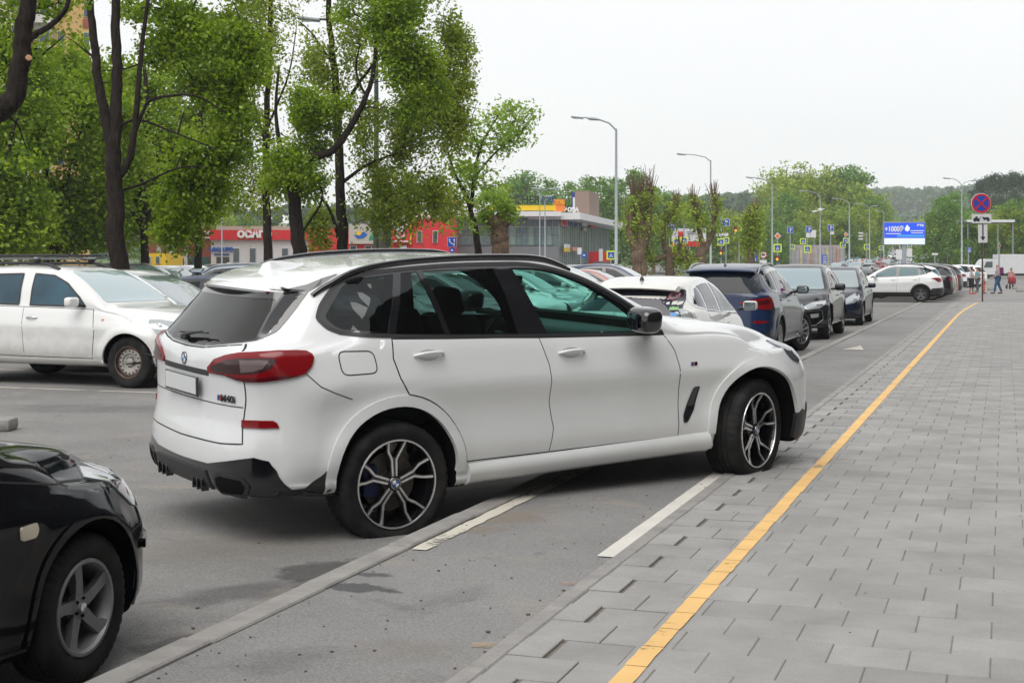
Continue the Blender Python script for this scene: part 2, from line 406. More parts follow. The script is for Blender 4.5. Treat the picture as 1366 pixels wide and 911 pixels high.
# ------------------------------------------------------------------ stains, dust and grit
def stain(name, px, py, rx, ry, H, col, z, dens=.8, rough=.9, rot=0.0, seed=0, soft=.25):
    """flat patch with an irregular faded edge, centred at a spot on the ground"""
    d = 1900*H/(py-351); c = Vector(((px-683)/1900*d, d, 0)); m, t, b = nodes(name+'_mat%d' % seed); N, L = t.nodes, t.links
    b.inputs['Base Color'].default_value = col; b.inputs['Roughness'].default_value = rough; tcn = N.new('ShaderNodeTexCoord')
    gr = N.new('ShaderNodeVectorMath'); gr.operation = 'LENGTH'; L.new(tcn.outputs['Object'], gr.inputs[0])
    n = N.new('ShaderNodeTexNoise'); n.inputs['Scale'].default_value = 2.2; n.inputs['Detail'].default_value = 8; n.inputs['Roughness'].default_value = .65; mpn = N.new('ShaderNodeMapping'); mpn.inputs['Location'].default_value = (seed*3.1, seed*1.7, 0); L.new(tcn.outputs['Object'], mpn.inputs['Vector']); L.new(mpn.outputs[0], n.inputs['Vector'])
    ma = N.new('ShaderNodeMath'); ma.operation = 'MULTIPLY_ADD'; ma.inputs[1].default_value = -1.6; L.new(n.outputs['Fac'], ma.inputs[0]); L.new(gr.outputs['Value'], ma.inputs[2])
    r = N.new('ShaderNodeMapRange'); r.inputs[1].default_value = -.15; r.inputs[2].default_value = -.15-soft; r.inputs[3].default_value = 0; r.inputs[4].default_value = dens*.62; L.new(ma.outputs[0], r.inputs[0]); L.new(r.outputs[0], b.inputs['Alpha'])
    q = MB(); k = 24; q.add([(math.cos(2*math.pi*i/k), math.sin(2*math.pi*i/k), 0) for i in range(k)], [tuple(range(k))]); o = q.build(name, m, smooth=0); o.location = (c.x, c.y, z); o.scale = (rx, ry, 1); o.rotation_euler = (0, 0, rot); o['kind'] = 'structure'
a_ = -TH
stain('wet_stain', 476, 784, .30, .13, 1.525, (.055, .055, .06, 1), -.0105, .75, .5, a_, 1, .1); stain('wet_stain', 497, 767, .16, .07, 1.525, (.06, .06, .065, 1), -.0105, .7, .5, a_, 2, .1)
stain('sand_patch', 690, 690, .45, .55, 1.525, (.33, .26, .19, 1), -.0100, .55, .95, a_, 3, .5); stain('sand_patch', 640, 706, .25, .3, 1.525, (.36, .27, .19, 1), -.0095, .5, .95, 0, 4, .5); stain('sand_patch', 645, 861, .09, .06, 1.525, (.42, .33, .22, 1), -.0100, .9, .95, 0, 5, .2); stain('sand_patch', 760, 779, .09, .07, 1.525, (.40, .28, .22, 1), -.0100, .7, .95, 0, 6, .3)
stain('oil_stain', 440, 762, .55, .40, 1.65, (.05, .05, .052, 1), RD+.006, .75, .7, .9, 7, .2); stain('oil_stain', 330, 790, .8, .35, 1.65, (.06, .06, .062, 1), RD+.007, .5, .8, .6, 8, .4); stain('oil_stain', 250, 860, .4, .3, 1.65, (.05, .05, .052, 1), RD+.006, .6, .8, .8, 9, .3); stain('sand_patch', 300, 730, 1.2, .8, 1.65, (.30, .27, .23, 1), RD+.005, .5, .95, .4, 10, .6)
stain('sand_patch', 560, 870, .5, .35, 1.525, (.30, .27, .23, 1), -.0103, .4, .95, a_, 11, .6); stain('oil_stain', 380, 880, .5, .3, 1.525, (.10, .10, .105, 1), -.0102, .25, .9, .5, 12, .5); stain('oil_stain', 600, 800, .6, .25, 1.525, (.12, .12, .125, 1), -.0101, .25, .9, a_+1.2, 13, .5)
stain('oil_stain', 120, 545, 2.2, .8, 1.65, (.10, .10, .10, 1), RD+.006, .4, .9, 0, 14, .6); stain('oil_stain', 60, 500, 2.5, 1.0, 1.65, (.07, .07, .07, 1), RD+.007, .5, .9, 0, 15, .6)
q = MB(); rg = random.Random(8); g_ = []
for i in range(520):
    if i < 200: u, v, z = rg.uniform(4, 16), rg.uniform(-2.98, -1.93), -.012; r = rg.uniform(.002, .006)
    elif i < 330: u, v, z = rg.uniform(4, 16), rg.choice([-2.98, -1.94])+rg.gauss(0, .03), -.012; r = rg.uniform(.002, .008)
    elif i < 400: u, v, z = rg.uniform(4, 18), rg.uniform(-1.8, 1.2), .001; r = rg.uniform(.0015, .004)
    else: u, v, z = rg.uniform(3, 16), rg.uniform(-8, -3.2), RD; r = rg.uniform(.003, .010)
    if i % 2 == 0 and v < -3.2: v = -3.15-abs(rg.gauss(0, .08))
    p = S(u, v, z); q.box((p.x, p.y, p.z+r*.3), (r*2, r*rg.uniform(1, 2), r*.9), rz=rg.uniform(0, 3))
o = q.build('grit', mat('grit_stone', (.13, .115, .10), .9, var=.6, vscale=40), smooth=0); o['kind'] = 'stuff'
# ------------------------------------------------------------------ vehicles: materials
def paint_mat(name, col, rough=.3, metal=0.0, coat=1.0, dirt=0.0, var=.0): return mat(name, col, rough, metal=metal, coat=coat, dirt=dirt, var=var, vscale=2.0)
M_dark = mat('black_plastic', (.018, .018, .02), .45, bump=.15, bscale=300)
M_gloss = mat('gloss_black', (.006, .006, .008), .12, coat=1)
M_inner = mat('car_underside', (.006, .006, .006), .95, spec=.1)
M_cabin = mat('cabin_trim', (.02, .02, .022), .7)
M_mirror = mat('mirror_silvering', (.22, .26, .27), .03, metal=1)
M_chrome = mat('chrome', (.75, .76, .78), .12, metal=1)
M_alloy = mat('alloy_silver', (.42, .43, .45), .33, metal=.85, var=.1)
M_alloyd = mat('alloy_grey', (.17, .18, .19), .35, metal=.7, var=.15)
M_steel = mat('brake_steel', (.12, .11, .10), .5, metal=.7)
M_plate = mat('plate_white', (.62, .64, .64), .5)
M_seam = mat('panel_gap', (.02, .02, .02), .8)
M_red = mat('lamp_red', (.20, .003, .006), .12, coat=.15, ior=1.45)
M_redd = mat('lamp_dark_red', (.07, .003, .006), .1, coat=.15)
M_smoke = mat('lamp_smoke', (.035, .012, .014), .1, coat=.2)
M_lens = mat('lamp_clear', (.42, .45, .47), .08, coat=1, metal=.35)
M_lensd = mat('lamp_dark', (.05, .055, .075), .05, coat=1, metal=.3)
M_amber = mat('lamp_amber', (.6, .2, .03), .15, coat=1)
M_glass = mat('tinted_glass', (.012, .015, .017), .03, ior=1.7, coat=.6)
M_glassb = mat('windscreen_glass', (.10, .15, .16), .03, ior=2.3, coat=1)  # pale blue base stands in for reflected sky and the lit cabin
M_glassd = mat('dark_window', (.008, .012, .018), .03, ior=1.42, spec=.4)
def clear_glass(name, tint, refl=1.5):
    m, t, b = nodes(name); N, L = t.nodes, t.links; N.remove(b)
    tr = N.new('ShaderNodeBsdfTransparent'); tr.inputs[0].default_value = tint
    gl = N.new('ShaderNodeBsdfGlossy'); gl.inputs['Roughness'].default_value = .01; gl.inputs['Color'].default_value = (.9, .95, .95, 1)
    fr = N.new('ShaderNodeFresnel'); ge = N.new('ShaderNodeNewGeometry'); mr = N.new('ShaderNodeMapRange'); mr.inputs[3].default_value = refl; mr.inputs[4].default_value = 1/refl
    L.new(ge.outputs['Backfacing'], mr.inputs[0]); L.new(mr.outputs[0], fr.inputs['IOR'])
    mx = N.new('ShaderNodeMixShader'); L.new(fr.outputs[0], mx.inputs[0]); L.new(tr.outputs[0], mx.inputs[1]); L.new(gl.outputs[0], mx.inputs[2])
    L.new(mx.outputs[0], N['Material Output'].inputs['Surface']); return m
M_gclear = clear_glass('green_glass', (.50, .90, .80, 1), 1.45)
M_gtint = clear_glass('privacy_glass', (.13, .155, .155, 1), 1.5)
M_gws = clear_glass('screen_glass', (.60, .86, .80, 1), 1.45)
def tyre_mat():
    m, t, b = nodes('tyre_rubber'); N, L = t.nodes, t.links
    b.inputs['Specular IOR Level'].default_value = .25; b.inputs['Roughness'].default_value = .75
    tcn = N.new('ShaderNodeTexCoord'); n = N.new('ShaderNodeTexNoise'); n.inputs['Scale'].default_value = 9; n.inputs['Detail'].default_value = 6; L.new(tcn.outputs['Object'], n.inputs['Vector'])
    cr = N.new('ShaderNodeValToRGB'); cr.color_ramp.elements[0].color = (.008, .008, .009, 1); cr.color_ramp.elements[1].color = (.028, .027, .026, 1)
    cr.color_ramp.elements[0].position = .35; cr.color_ramp.elements[1].position = .75
    L.new(n.outputs['Fac'], cr.inputs['Fac']); L.new(cr.outputs['Color'], b.inputs['Base Color']); return m
M_tyre = tyre_mat()

# ------------------------------------------------------------------ vehicles: body surface
class Body:
    """one closed smooth car skin; x forward from the rear axle, y left, z up from the ground.
    spec: top, belt, bot, hw, hwb, hwr, dr (roof edge drop): lists along x; side: [(fraction sill..belt, inset)];
    XR, XF: rear and front outline x against z; bowR, bowF: how far the corners sweep round"""
    def __init__(s, sp, nx=96):
        s.sp = sp
        for k in ('top', 'belt', 'bot', 'hw', 'hwb', 'hwr', 'dr', 'XR', 'XF'): setattr(s, k, pchip(sp[k]))
        s.x0 = min(x for z, x in sp['XR']); s.x1 = max(x for z, x in sp['XF'])
        s.DR, s.DF = sp.get('DR', 1.4), sp.get('DF', 1.3)
        e = np.linspace(0, 1, nx); e = .5-.5*np.cos(np.pi*e); e = .55*e+.45*np.linspace(0, 1, nx)
        xs = s.x0+(s.x1-s.x0)*e
        rings = []
        for x in xs: rings.append(s.ring(x))
        s.nr = len(rings[0]); V = [s.mapp(p) for r in rings for p in r]
        F = []; n = s.nr
        for i in range(nx-1):
            for k in range(n):
                j = (k+1) % n; F.append((i*n+k, i*n+j, (i+1)*n+j, (i+1)*n+k))
        for end, rg in ((0, rings[0]), (1, rings[-1])):      # caps: shrinking rings
            zc = .5*(min(p[2] for p in rg)+max(p[2] for p in rg)); prev = [(0 if end == 0 else (nx-1)*n)+k for k in range(n)]
            for t in (.96, .9, .8, .68, .55, .42, .3, .18, .08):
                st = len(V)
                V += [s.mapp((p[0], p[1]*t, zc+(p[2]-zc)*t)) for p in rg]
                cur = [st+k for k in range(n)]
                for k in range(n):
                    j = (k+1) % n; F.append((prev[k], cur[k], cur[j], prev[j]) if end == 0 else (prev[k], prev[j], cur[j], cur[k]))
                prev = cur
            st = len(V); V.append(s.mapp((rg[0][0], 0, zc)))
            for k in range(n):
                j = (k+1) % n; F.append((prev[k], st, prev[j]) if end == 0 else (prev[k], prev[j], st))
        me = bpy.data.meshes.new('b'); me.from_pydata([tuple(v) for v in V], [], F)
        bm = bmesh.new(); bm.from_mesh(me); bmesh.ops.recalc_face_normals(bm, faces=bm.faces)
        for _ in range(sp.get('relax', 1)): bmesh.ops.smooth_vert(bm, verts=bm.verts, factor=.35, use_axis_x=True, use_axis_y=True, use_axis_z=True)
        bmesh.ops.triangulate(bm, faces=bm.faces); bm.normal_update()
        bm.verts.ensure_lookup_table(); bm.faces.ensure_lookup_table()
        s.V = [v.co.copy() for v in bm.verts]; s.N = [v.normal.copy() for v in bm.verts]
        s.F = [tuple(v.index for v in f.verts) for f in bm.faces]
        s.me = me; bm.to_mesh(me); bm.free()
        s.bvh = BVHTree.FromPolygons(s.V, s.F, all_triangles=True)
    def ring(s, x):
        sp = s.sp; s.rz = True; zt = float(s.top(x)); zs = float(s.belt(x)); xm = xs = x     # x where the mapped point really lies
        for _ in range(4):
            xm = s.mapp((x, 0, zt)).x; zt = float(s.top(xm)); xs = s.mapp((x, s.wz(x, zs)*.93, zs*.85)).x; zs = float(s.belt(xs))
        zb, W, wb = (float(f(xs)) for f in (s.bot, s.hw, s.hwb)); xr = s.mapp((x, float(s.hwr(xm))*.95, zt)).x
        wr, dr = float(s.hwr(xr)), float(s.dr(xr)); zs = min(zs, zt-dr-.01)
        zr = zt-dr; P = [(0, zb, 0), (.72*W, zb, 3), (W-.075, zb+.012, 4), (W-.035, zb+.07, 4)]
        H = zs-zb
        for t, off in sp['side']:
            y = W+off; 
            if t > .72: y = W+(wb-W)*((t-.72)/.28)**1.3+off
            P.append((y, zb+H*t, 5))
        P.append((wb, zs, 4))
        gz = zr-zs
        P.append((wb-.02+(wr-wb)*.08, zs+gz*.1, 2)); P.append((wb+(wr-wb)*.45+.014, zs+gz*.48, 5)); P.append((wr, zr, 6))
        P.append((wr-.07, zr+dr*.55, 3)); P.append((wr*.6, zt-dr*.16, 6)); P.append((0, zt, 5))
        ys, zs_ = [], []; hard = []
        for i in range(len(P)-1):
            n = P[i+1][2]
            for k in range(n):
                t = k/n; ys.append(P[i][0]*(1-t)+P[i+1][0]*t); zs_.append(P[i][1]*(1-t)+P[i+1][1]*t)
        ys.append(0.0); zs_.append(zt)
        ys = np.array(ys); zz = np.array(zs_)
        for _ in range(sp.get('vsmooth', 4)):
            ys[1:-1] = .25*ys[:-2]+.5*ys[1:-1]+.25*ys[2:]; zz[1:-1] = .25*zz[:-2]+.5*zz[1:-1]+.25*zz[2:]
        r = [(x, -float(a), float(b)) for a, b in zip(ys, zz)]
        r += [(x, float(a), float(b)) for a, b in zip(ys[-2:0:-1], zz[-2:0:-1])]
        # rounding of the vertical edges at both ends
        for d, R, e in ((x-s.x0, .16, sp.get('eR', .05)), (s.x1-x, .2, sp.get('eF', .06))):
            if d < R:
                k = 1-math.sqrt(max(0, 1-(1-d/R)**2)); zc = .5*(r[0][2]+zt)
                r = [(p[0], p[1]*(1-e*k/max(W, .1)), zc+(p[2]-zc)*(1-e*.5*k)) for p in r]
        return r
    def wz(s, x, z):
        zs = float(s.belt(x)); zr = float(s.top(x)-s.dr(x)); W = float(s.hw(x))
        if z <= zs: return W
        t = min(1, (z-zs)/max(.05, zr-zs)); return float(s.hwb(x))*(1-t)+float(s.hwr(x))*t
    def mapp(s, p):
        x, y, z = p; sp = s.sp
        if x < s.x0+s.DR:
            t = min(1.05, abs(y)/s.wz(s.x0+.1, z)); c = sp['bowR']; X = float(s.XR(z))+c[0]*t**2+c[1]*t**8
            xe = s.x0+s.DR; u = (x-s.x0)/s.DR; a = s.DR/max(.3, xe-X); a = min(a, 1.98); g = (2-a)*u+(a-1)*u*u; x = X+(xe-X)*g
        elif x > s.x1-s.DF:
            t = min(1.05, abs(y)/s.wz(s.x1-.3, z)); c = sp['bowF']; X = float(s.XF(z))-c[0]*t**2-c[1]*t**6
            xe = s.x1-s.DF; u = (s.x1-x)/s.DF; a = s.DF/max(.3, X-xe); a = min(a, 1.98); g = (2-a)*u+(a-1)*u*u; x = X+(xe-X)*g
        for wx, wr, amt in sp.get('flare', ()):      # wheel arch lips swell out
            d = math.hypot(x-wx, z-sp['R']); 
            if abs(y) > .5 and d < wr+.28:
                k = 1-min(1, abs(d-wr)/.13) if d > wr else 1-min(1, (wr-d)/.3)
                k = k*k*(3-2*k); y += math.copysign(amt*k, y)
        return Vector((x, y, z))
    def at(s, o, d):
        """hit of a ray on the skin -> point, smooth normal"""
        h = s.bvh.ray_cast(Vector(o), Vector(d))
        if h[0] is None: h = s.bvh.find_nearest(Vector(o)+Vector(d)*4.2)
        return h[0], s.nrm(h[0], h[2])
    def nrm(s, p, fi):
        a, b, c = s.F[fi]; A, B, C = s.V[a], s.V[b], s.V[c]
        v0, v1, v2 = B-A, C-A, p-A; d00, d01, d11, d20, d21 = v0.dot(v0), v0.dot(v1), v1.dot(v1), v2.dot(v0), v2.dot(v1)
        den = d00*d11-d01*d01
        if abs(den) < 1e-14: return s.N[a]
        v = (d11*d20-d01*d21)/den; w = (d00*d21-d01*d20)/den
        n = s.N[a]*(1-v-w)+s.N[b]*v+s.N[c]*w
        return n.normalized()
    def frame(s, ax, side):
        if ax == 'y': return (lambda p: Vector((p[0], side*5, p[1]))), Vector((0, -side, 0))
        if ax == 'x': return (lambda p: Vector((side*8 if side > 0 else -6, p[0], p[1]))), Vector((-side, 0, 0))
        if ax == 'z': return (lambda p: Vector((p[0], p[1], 5))), Vector((0, 0, -1))
        # diagonal: ax = angle (radians) of the outward horizontal direction; u runs left to right seen from outside
        n = Vector((math.cos(ax), math.sin(ax), 0)); t = Vector((-n.y, n.x, 0))
        return (lambda p: n*7+t*p[0]+Vector((0, 0, p[1]))), -n
    def project(s, pts, ax='y', side=-1, off=.002):
        f, d = s.frame(ax, side); R = []
        for p in pts:
            q, n = s.at(f(p), d); R.append((q+n*off, n))
        return R
    def panel(s, name, poly, m, parent, ax='y', side=-1, off=.003, thick=.006, grid=.05, inset=0.0, holes=()):
        poly = [Vector(p).to_2d() for p in poly]
        if inset: poly = offset_poly(poly, -inset)
        P = resample(poly, grid, True); n = len(P)
        xs = [p.x for p in P]; zs = [p.y for p in P]; pts = list(P)
        gx = np.arange(min(xs)+grid*.5, max(xs), grid); gz = np.arange(min(zs)+grid*.5, max(zs), grid)
        A = np.array([[p.x, p.y] for p in P])
        for a in gx:
            for b in gz:
                if np.min((A[:, 0]-a)**2+(A[:, 1]-b)**2) > (grid*.45)**2 and inside(a, b, A): pts.append(Vector((a, b)))
        E = [(i, (i+1) % n) for i in range(n)]; HA = []
        for hp in holes:
            H = resample([Vector(p).to_2d() for p in hp], grid, True); k0 = len(pts); pts += H
            E += [(k0+i, k0+(i+1) % len(H)) for i in range(len(H))]; HA.append(np.array([[p.x, p.y] for p in H]))
        r = delaunay_2d_cdt(pts, E, [], 1, 1e-5)
        if HA:
            fs = []
            for f in r[2]:
                c = sum((r[0][i] for i in f), Vector((0, 0)))/len(f)
                if not any(inside(c.x, c.y, A_) for A_ in HA): fs.append(f)
            r = (r[0], r[1], fs)
        R = s.project([(p.x, p.y) for p in r[0]], ax, side, off)
        V = [q for q, _ in R]; Nn = [k for _, k in R]; F = [tuple(f) for f in r[2]]
        bm = bmesh.new(); bv = [bm.verts.new(q) for q in V]
        for f in F:
            try: bm.faces.new([bv[i] for i in f])
            except ValueError: pass
        bm.verts.index_update(); bm.normal_update()
        if bm.faces and sum(f.normal.dot(Nn[f.verts[0].index]) for f in bm.faces) < 0: bmesh.ops.reverse_faces(bm, faces=bm.faces)
        nn = {v: Nn[v.index] for v in bm.verts}
        be = [e for e in bm.edges if len(e.link_faces) == 1]
        low = {}
        for e in be:
            for v in e.verts:
                if v not in low: low[v] = bm.verts.new(v.co-nn[v]*thick)
        top = set(f for f in bm.faces)
        for e in be:
            a, b = e.verts; 
            try: bm.faces.new((b, a, low[a], low[b]) if e.link_loops[0].vert == a else (a, b, low[b], low[a]))
            except ValueError: pass
        bmesh.ops.recalc_face_normals(bm, faces=[f for f in bm.faces if f not in top])
        me = bpy.data.meshes.new(name); bm.verts.index_update()
        nrm = {v.index: n_ for v, n_ in nn.items()}
        bm.faces.index_update(); tidx = [f in top for f in bm.faces]; bm.to_mesh(me); bm.free()
        me.materials.append(m); me.shade_smooth(); NL = []
        for poly_, t_ in zip(me.polygons, tidx):
            for li in poly_.loop_indices:
                vi = me.loops[li].vertex_index; NL.append(tuple(nrm[vi]) if (t_ and vi in nrm) else tuple(poly_.normal))
        me.normals_split_custom_set(NL)
        o = bpy.data.objects.new(name, me); link(o, parent); return o
    def ribbon(s, b, line, w, ax='y', side=-1, off=.0012, closed=False, grid=.03, m=0):
        L = resample([Vector(p).to_2d() for p in line], grid, closed); n = len(L); V = []
        for i in range(n):
            a = L[i-1] if (i > 0 or closed) else L[i]; c = L[(i+1) % n] if (i < n-1 or closed) else L[i]
            t = (c-a); t = t.normalized() if t.length > 1e-9 else Vector((1, 0)); q = Vector((-t.y, t.x))*w/2
            for sg in (1, -1): V.append((L[i]+q*sg))
        R = s.project([(v.x, v.y) for v in V], ax, side, off)
        k = n if closed else n-1
        b.add([q for q, _ in R], [(2*i, 2*i+1, (2*i+3) % (2*n), (2*i+2) % (2*n)) for i in range(k)], m)
def resample(P, g, closed=False):
    out = []; n = len(P)
    for i in range(n if closed else n-1):
        a, b = P[i], P[(i+1) % n]; k = max(1, int(math.ceil((b-a).length/g)))
        for t in range(k): out.append(a+(b-a)*t/k)
    if not closed: out.append(P[-1])
    return out
def inside(x, y, A):
    X, Y = A[:, 0], A[:, 1]; X2, Y2 = np.roll(X, -1), np.roll(Y, -1)
    c = ((Y > y) != (Y2 > y)); 
    with np.errstate(divide='ignore', invalid='ignore'): xi = (X2-X)*(y-Y)/(Y2-Y)+X
    return bool(np.sum(c & (x < xi)) % 2)
def area2(P): return sum(P[i].x*P[(i+1) % len(P)].y-P[(i+1) % len(P)].x*P[i].y for i in range(len(P)))
def offset_poly(P, d):
    """grow (d>0) or shrink a polygon"""
    P = [Vector(p).to_2d() for p in P]; n = len(P); sg = 1 if area2(P) > 0 else -1; R = []
    for i in range(n):
        a, b, c = P[i-1], P[i], P[(i+1) % n]
        t1 = (b-a).normalized(); t2 = (c-b).normalized(); n1 = Vector((t1.y, -t1.x))*sg; n2 = Vector((t2.y, -t2.x))*sg
        k = (n1+n2); L = k.length
        if L < .3: k = n1; R.append(b+n1*d); continue
        k /= L; R.append(b+k*(d/max(.35, k.dot(n1))))
    return R
def rounded(P, r, seg=4):
    """polygon with corners rounded; r one value or a list"""
    P = [Vector(p).to_2d() for p in P]; n = len(P); out = []
    for i in range(n):
        rr = r[i] if hasattr(r, '__len__') else r
        a, b, c = P[i-1], P[i], P[(i+1) % n]; l1, l2 = (a-b).length, (c-b).length
        q = min(rr, l1*.48, l2*.48)
        if q < 1e-4: out.append(b); continue
        p0 = b+(a-b)/l1*q; p2 = b+(c-b)/l2*q
        for k in range(seg+1):
            t = k/seg; out.append(p0*(1-t)**2+b*2*t*(1-t)+p2*t*t)
    return out
def curve(P, n=6, closed=False):
    """Catmull-Rom through the points"""
    P = [Vector(p).to_2d() for p in P]; out = []; m = len(P)
    for i in range(m if closed else m-1):
        if closed: a, b, c, d = P[i-1], P[i], P[(i+1) % m], P[(i+2) % m]
        else: a, b, c, d = P[max(0, i-1)], P[i], P[i+1], P[min(m-1, i+2)]
        for k in range(n):
            t = k/n; out.append(.5*((2*b)+(c-a)*t+(2*a-5*b+4*c-d)*t*t+(3*b-a-3*c+d)*t**3))
    if not closed: out.append(P[-1])
    return out
def arc(cx, cz, r, a0, a1, n=14): return [(cx+r*math.cos(math.radians(a0+(a1-a0)*i/n)), cz+r*math.sin(math.radians(a0+(a1-a0)*i/n))) for i in range(n+1)]
def solid_obj(b):
    me = bpy.data.meshes.new('cut'); me.from_pydata(b.v, [], b.f)
    bm = bmesh.new(); bm.from_mesh(me); bmesh.ops.recalc_face_normals(bm, faces=bm.faces); bm.to_mesh(me); bm.free()
    o = bpy.data.objects.new('cut', me); COL.objects.link(o); return o
def body_object(B, parent, paint, cuts=(), name='body', under=.30, well=None):
    """the painted shell: skin minus the cutters (lists of MB), dark inside"""
    o = bpy.data.objects.new(name, B.me); link(o)
    cs = [solid_obj(c) for c in cuts]
    for attempt in range(5):
        for q, k in enumerate(cs):
            k.location = (attempt*.0017, 0, attempt*.0011*(q % 2)); md = o.modifiers.new('c', 'BOOLEAN'); md.object = k; md.operation = 'DIFFERENCE'; md.solver = 'EXACT' if attempt < 4 else 'FAST'
            if attempt in (2, 3): md.use_self = True
        bpy.context.view_layer.update()
        me = bpy.data.meshes.new_from_object(o.evaluated_get(bpy.context.evaluated_depsgraph_get())); o.modifiers.clear()
        if len(me.polygons) > .5*len(B.me.polygons): break
    o.data = me
    for k in cs: bpy.data.objects.remove(k)
    me.materials.clear(); me.materials.append(paint); me.materials.append(M_inner)

    vn = []
    for v in me.vertices:
        h = B.bvh.find_nearest(v.co); vn.append((B.nrm(h[0], h[2]), h[3]))
    me.shade_smooth(); NL = []; idx = []
    for p in me.polygons:
        h = B.bvh.find_nearest(p.center); skin = h[3] < .0025 and abs(B.nrm(h[0], h[2]).dot(p.normal)) > .7
        n0 = p.normal; dark = (not skin) or (p.center.z < under and n0.z < -.6)
        idx.append(1 if dark else 0)
        for li in p.loop_indices:
            n, d = vn[me.loops[li].vertex_index]; NL.append(tuple(n) if skin and d < .002 else tuple(n0))
    me.polygons.foreach_set('material_index', idx); me.normals_split_custom_set(NL)
    o.parent = parent; me.name = name; return o
def well(x, R, r, W, side=0, zc=None, depth=.42):
    """cutters for the wheel openings at x"""
    out = []
    for s_ in ((-1, 1) if side == 0 else (side,)):
        b = MB(); zc_ = R if zc is None else zc
        P = [(x+r, -.2)]+arc(x, zc_, r, 0, 180, 26)+[(x-r, -.2)]
        b.prism(P, 'y', s_*(W-depth), s_*(W+.3)); out.append(b)
    return out

# ------------------------------------------------------------------ vehicles: wheels
def tyre(R, w, rr, parent, fine=True, name='tyre'):
    n = 180 if fine else 48; b = MB(); h = w/2
    g = .006 if fine else 0
    # profile from inner bead round the tread to the outer bead (radius, across)
    P = [(rr-.005, -h*.80), (rr+.012, -h*.92), ((R+rr)/2, -h*1.0), (R-.035, -h*.97), (R-.012, -h*.86), (R-.004, -h*.74)]
    gr = []
    if fine:
        for c in (-.42, -.14, .14, .42):
            for d, q in ((-.045, 0), (-.035, -.008), (.035, -.008), (.045, 0)): gr.append((R-.0015*abs(c)*4+q, h*(c+d)))
    else: gr = [(R, -h*.4), (R, h*.4)]
    P += gr+[(R-.004, h*.74), (R-.012, h*.86), (R-.035, h*.97), ((R+rr)/2, h*1.0), (rr+.012, h*.92), (rr-.005, h*.80)]
    V = []; F = []; q = len(P)
    for i in range(n):
        a = 2*math.pi*i/n; ca, sa = math.cos(a), math.sin(a)
        for k, (r, y) in enumerate(P):
            if fine and (3 <= k <= 5 or q-6 <= k <= q-4) and i % 4 == 0: r -= .007       # shoulder sipes
            if fine and (6 <= k <= 7 or 14 <= k <= 15) and i % 4 == 2: r -= .003
            V.append((r*ca, y, r*sa))
    for i in range(n):
        j = (i+1) % n
        for t in range(q-1): F.append((i*q+t, i*q+t+1, j*q+t+1, j*q+t))
    b.add(V, F); return b.build(name, M_tyre, parent, smooth=40)
def rim_barrel(b, rr, w, m=0, lip=.012):
    h = w/2
    b.lathe([(rr+.004, h*.86), (rr+.002, h*.92), (rr-lip, h*.90), (rr-lip-.006, h*.78), (rr-.03, h*.2), (rr-.035, -h*.8)], 48, m=m)
def ribbon3(b, P, w, y0, y1, m=0):
    """flat bar following a 2-D path (x,z) in the wheel plane; from depth y0 (front) to y1"""
    P = [Vector(p) for p in P]; n = len(P); A = []; C = []
    ws = w if hasattr(w, '__len__') else [w]*n
    ys = y0 if hasattr(y0, '__len__') else [y0]*n
    for i in range(n):
        t = (P[min(n-1, i+1)]-P[max(0, i-1)]).normalized(); q = Vector((-t.y, t.x))*ws[i]/2
        A.append(P[i]+q); C.append(P[i]-q)
    V = [(p.x, ys[i], p.y) for i, p in enumerate(A)]+[(p.x, ys[i], p.y) for i, p in enumerate(C)]+[(p.x, ys[i]+y1, p.y) for i, p in enumerate(A)]+[(p.x, ys[i]+y1, p.y) for i, p in enumerate(C)]
    F = []
    for i in range(n-1):
        F += [(i, i+1, n+i+1, n+i), (2*n+i, 3*n+i, 3*n+i+1, 2*n+i+1), (i, 2*n+i, 2*n+i+1, i+1), (n+i, n+i+1, 3*n+i+1, 3*n+i)]
    F += [(0, n, 3*n, 2*n), (n-1, 3*n-1, 4*n-1, 2*n-1)]
    b.add(V, F, m)
def rot2(p, a): return (p[0]*math.cos(a)-p[1]*math.sin(a), p[0]*math.sin(a)+p[1]*math.cos(a))
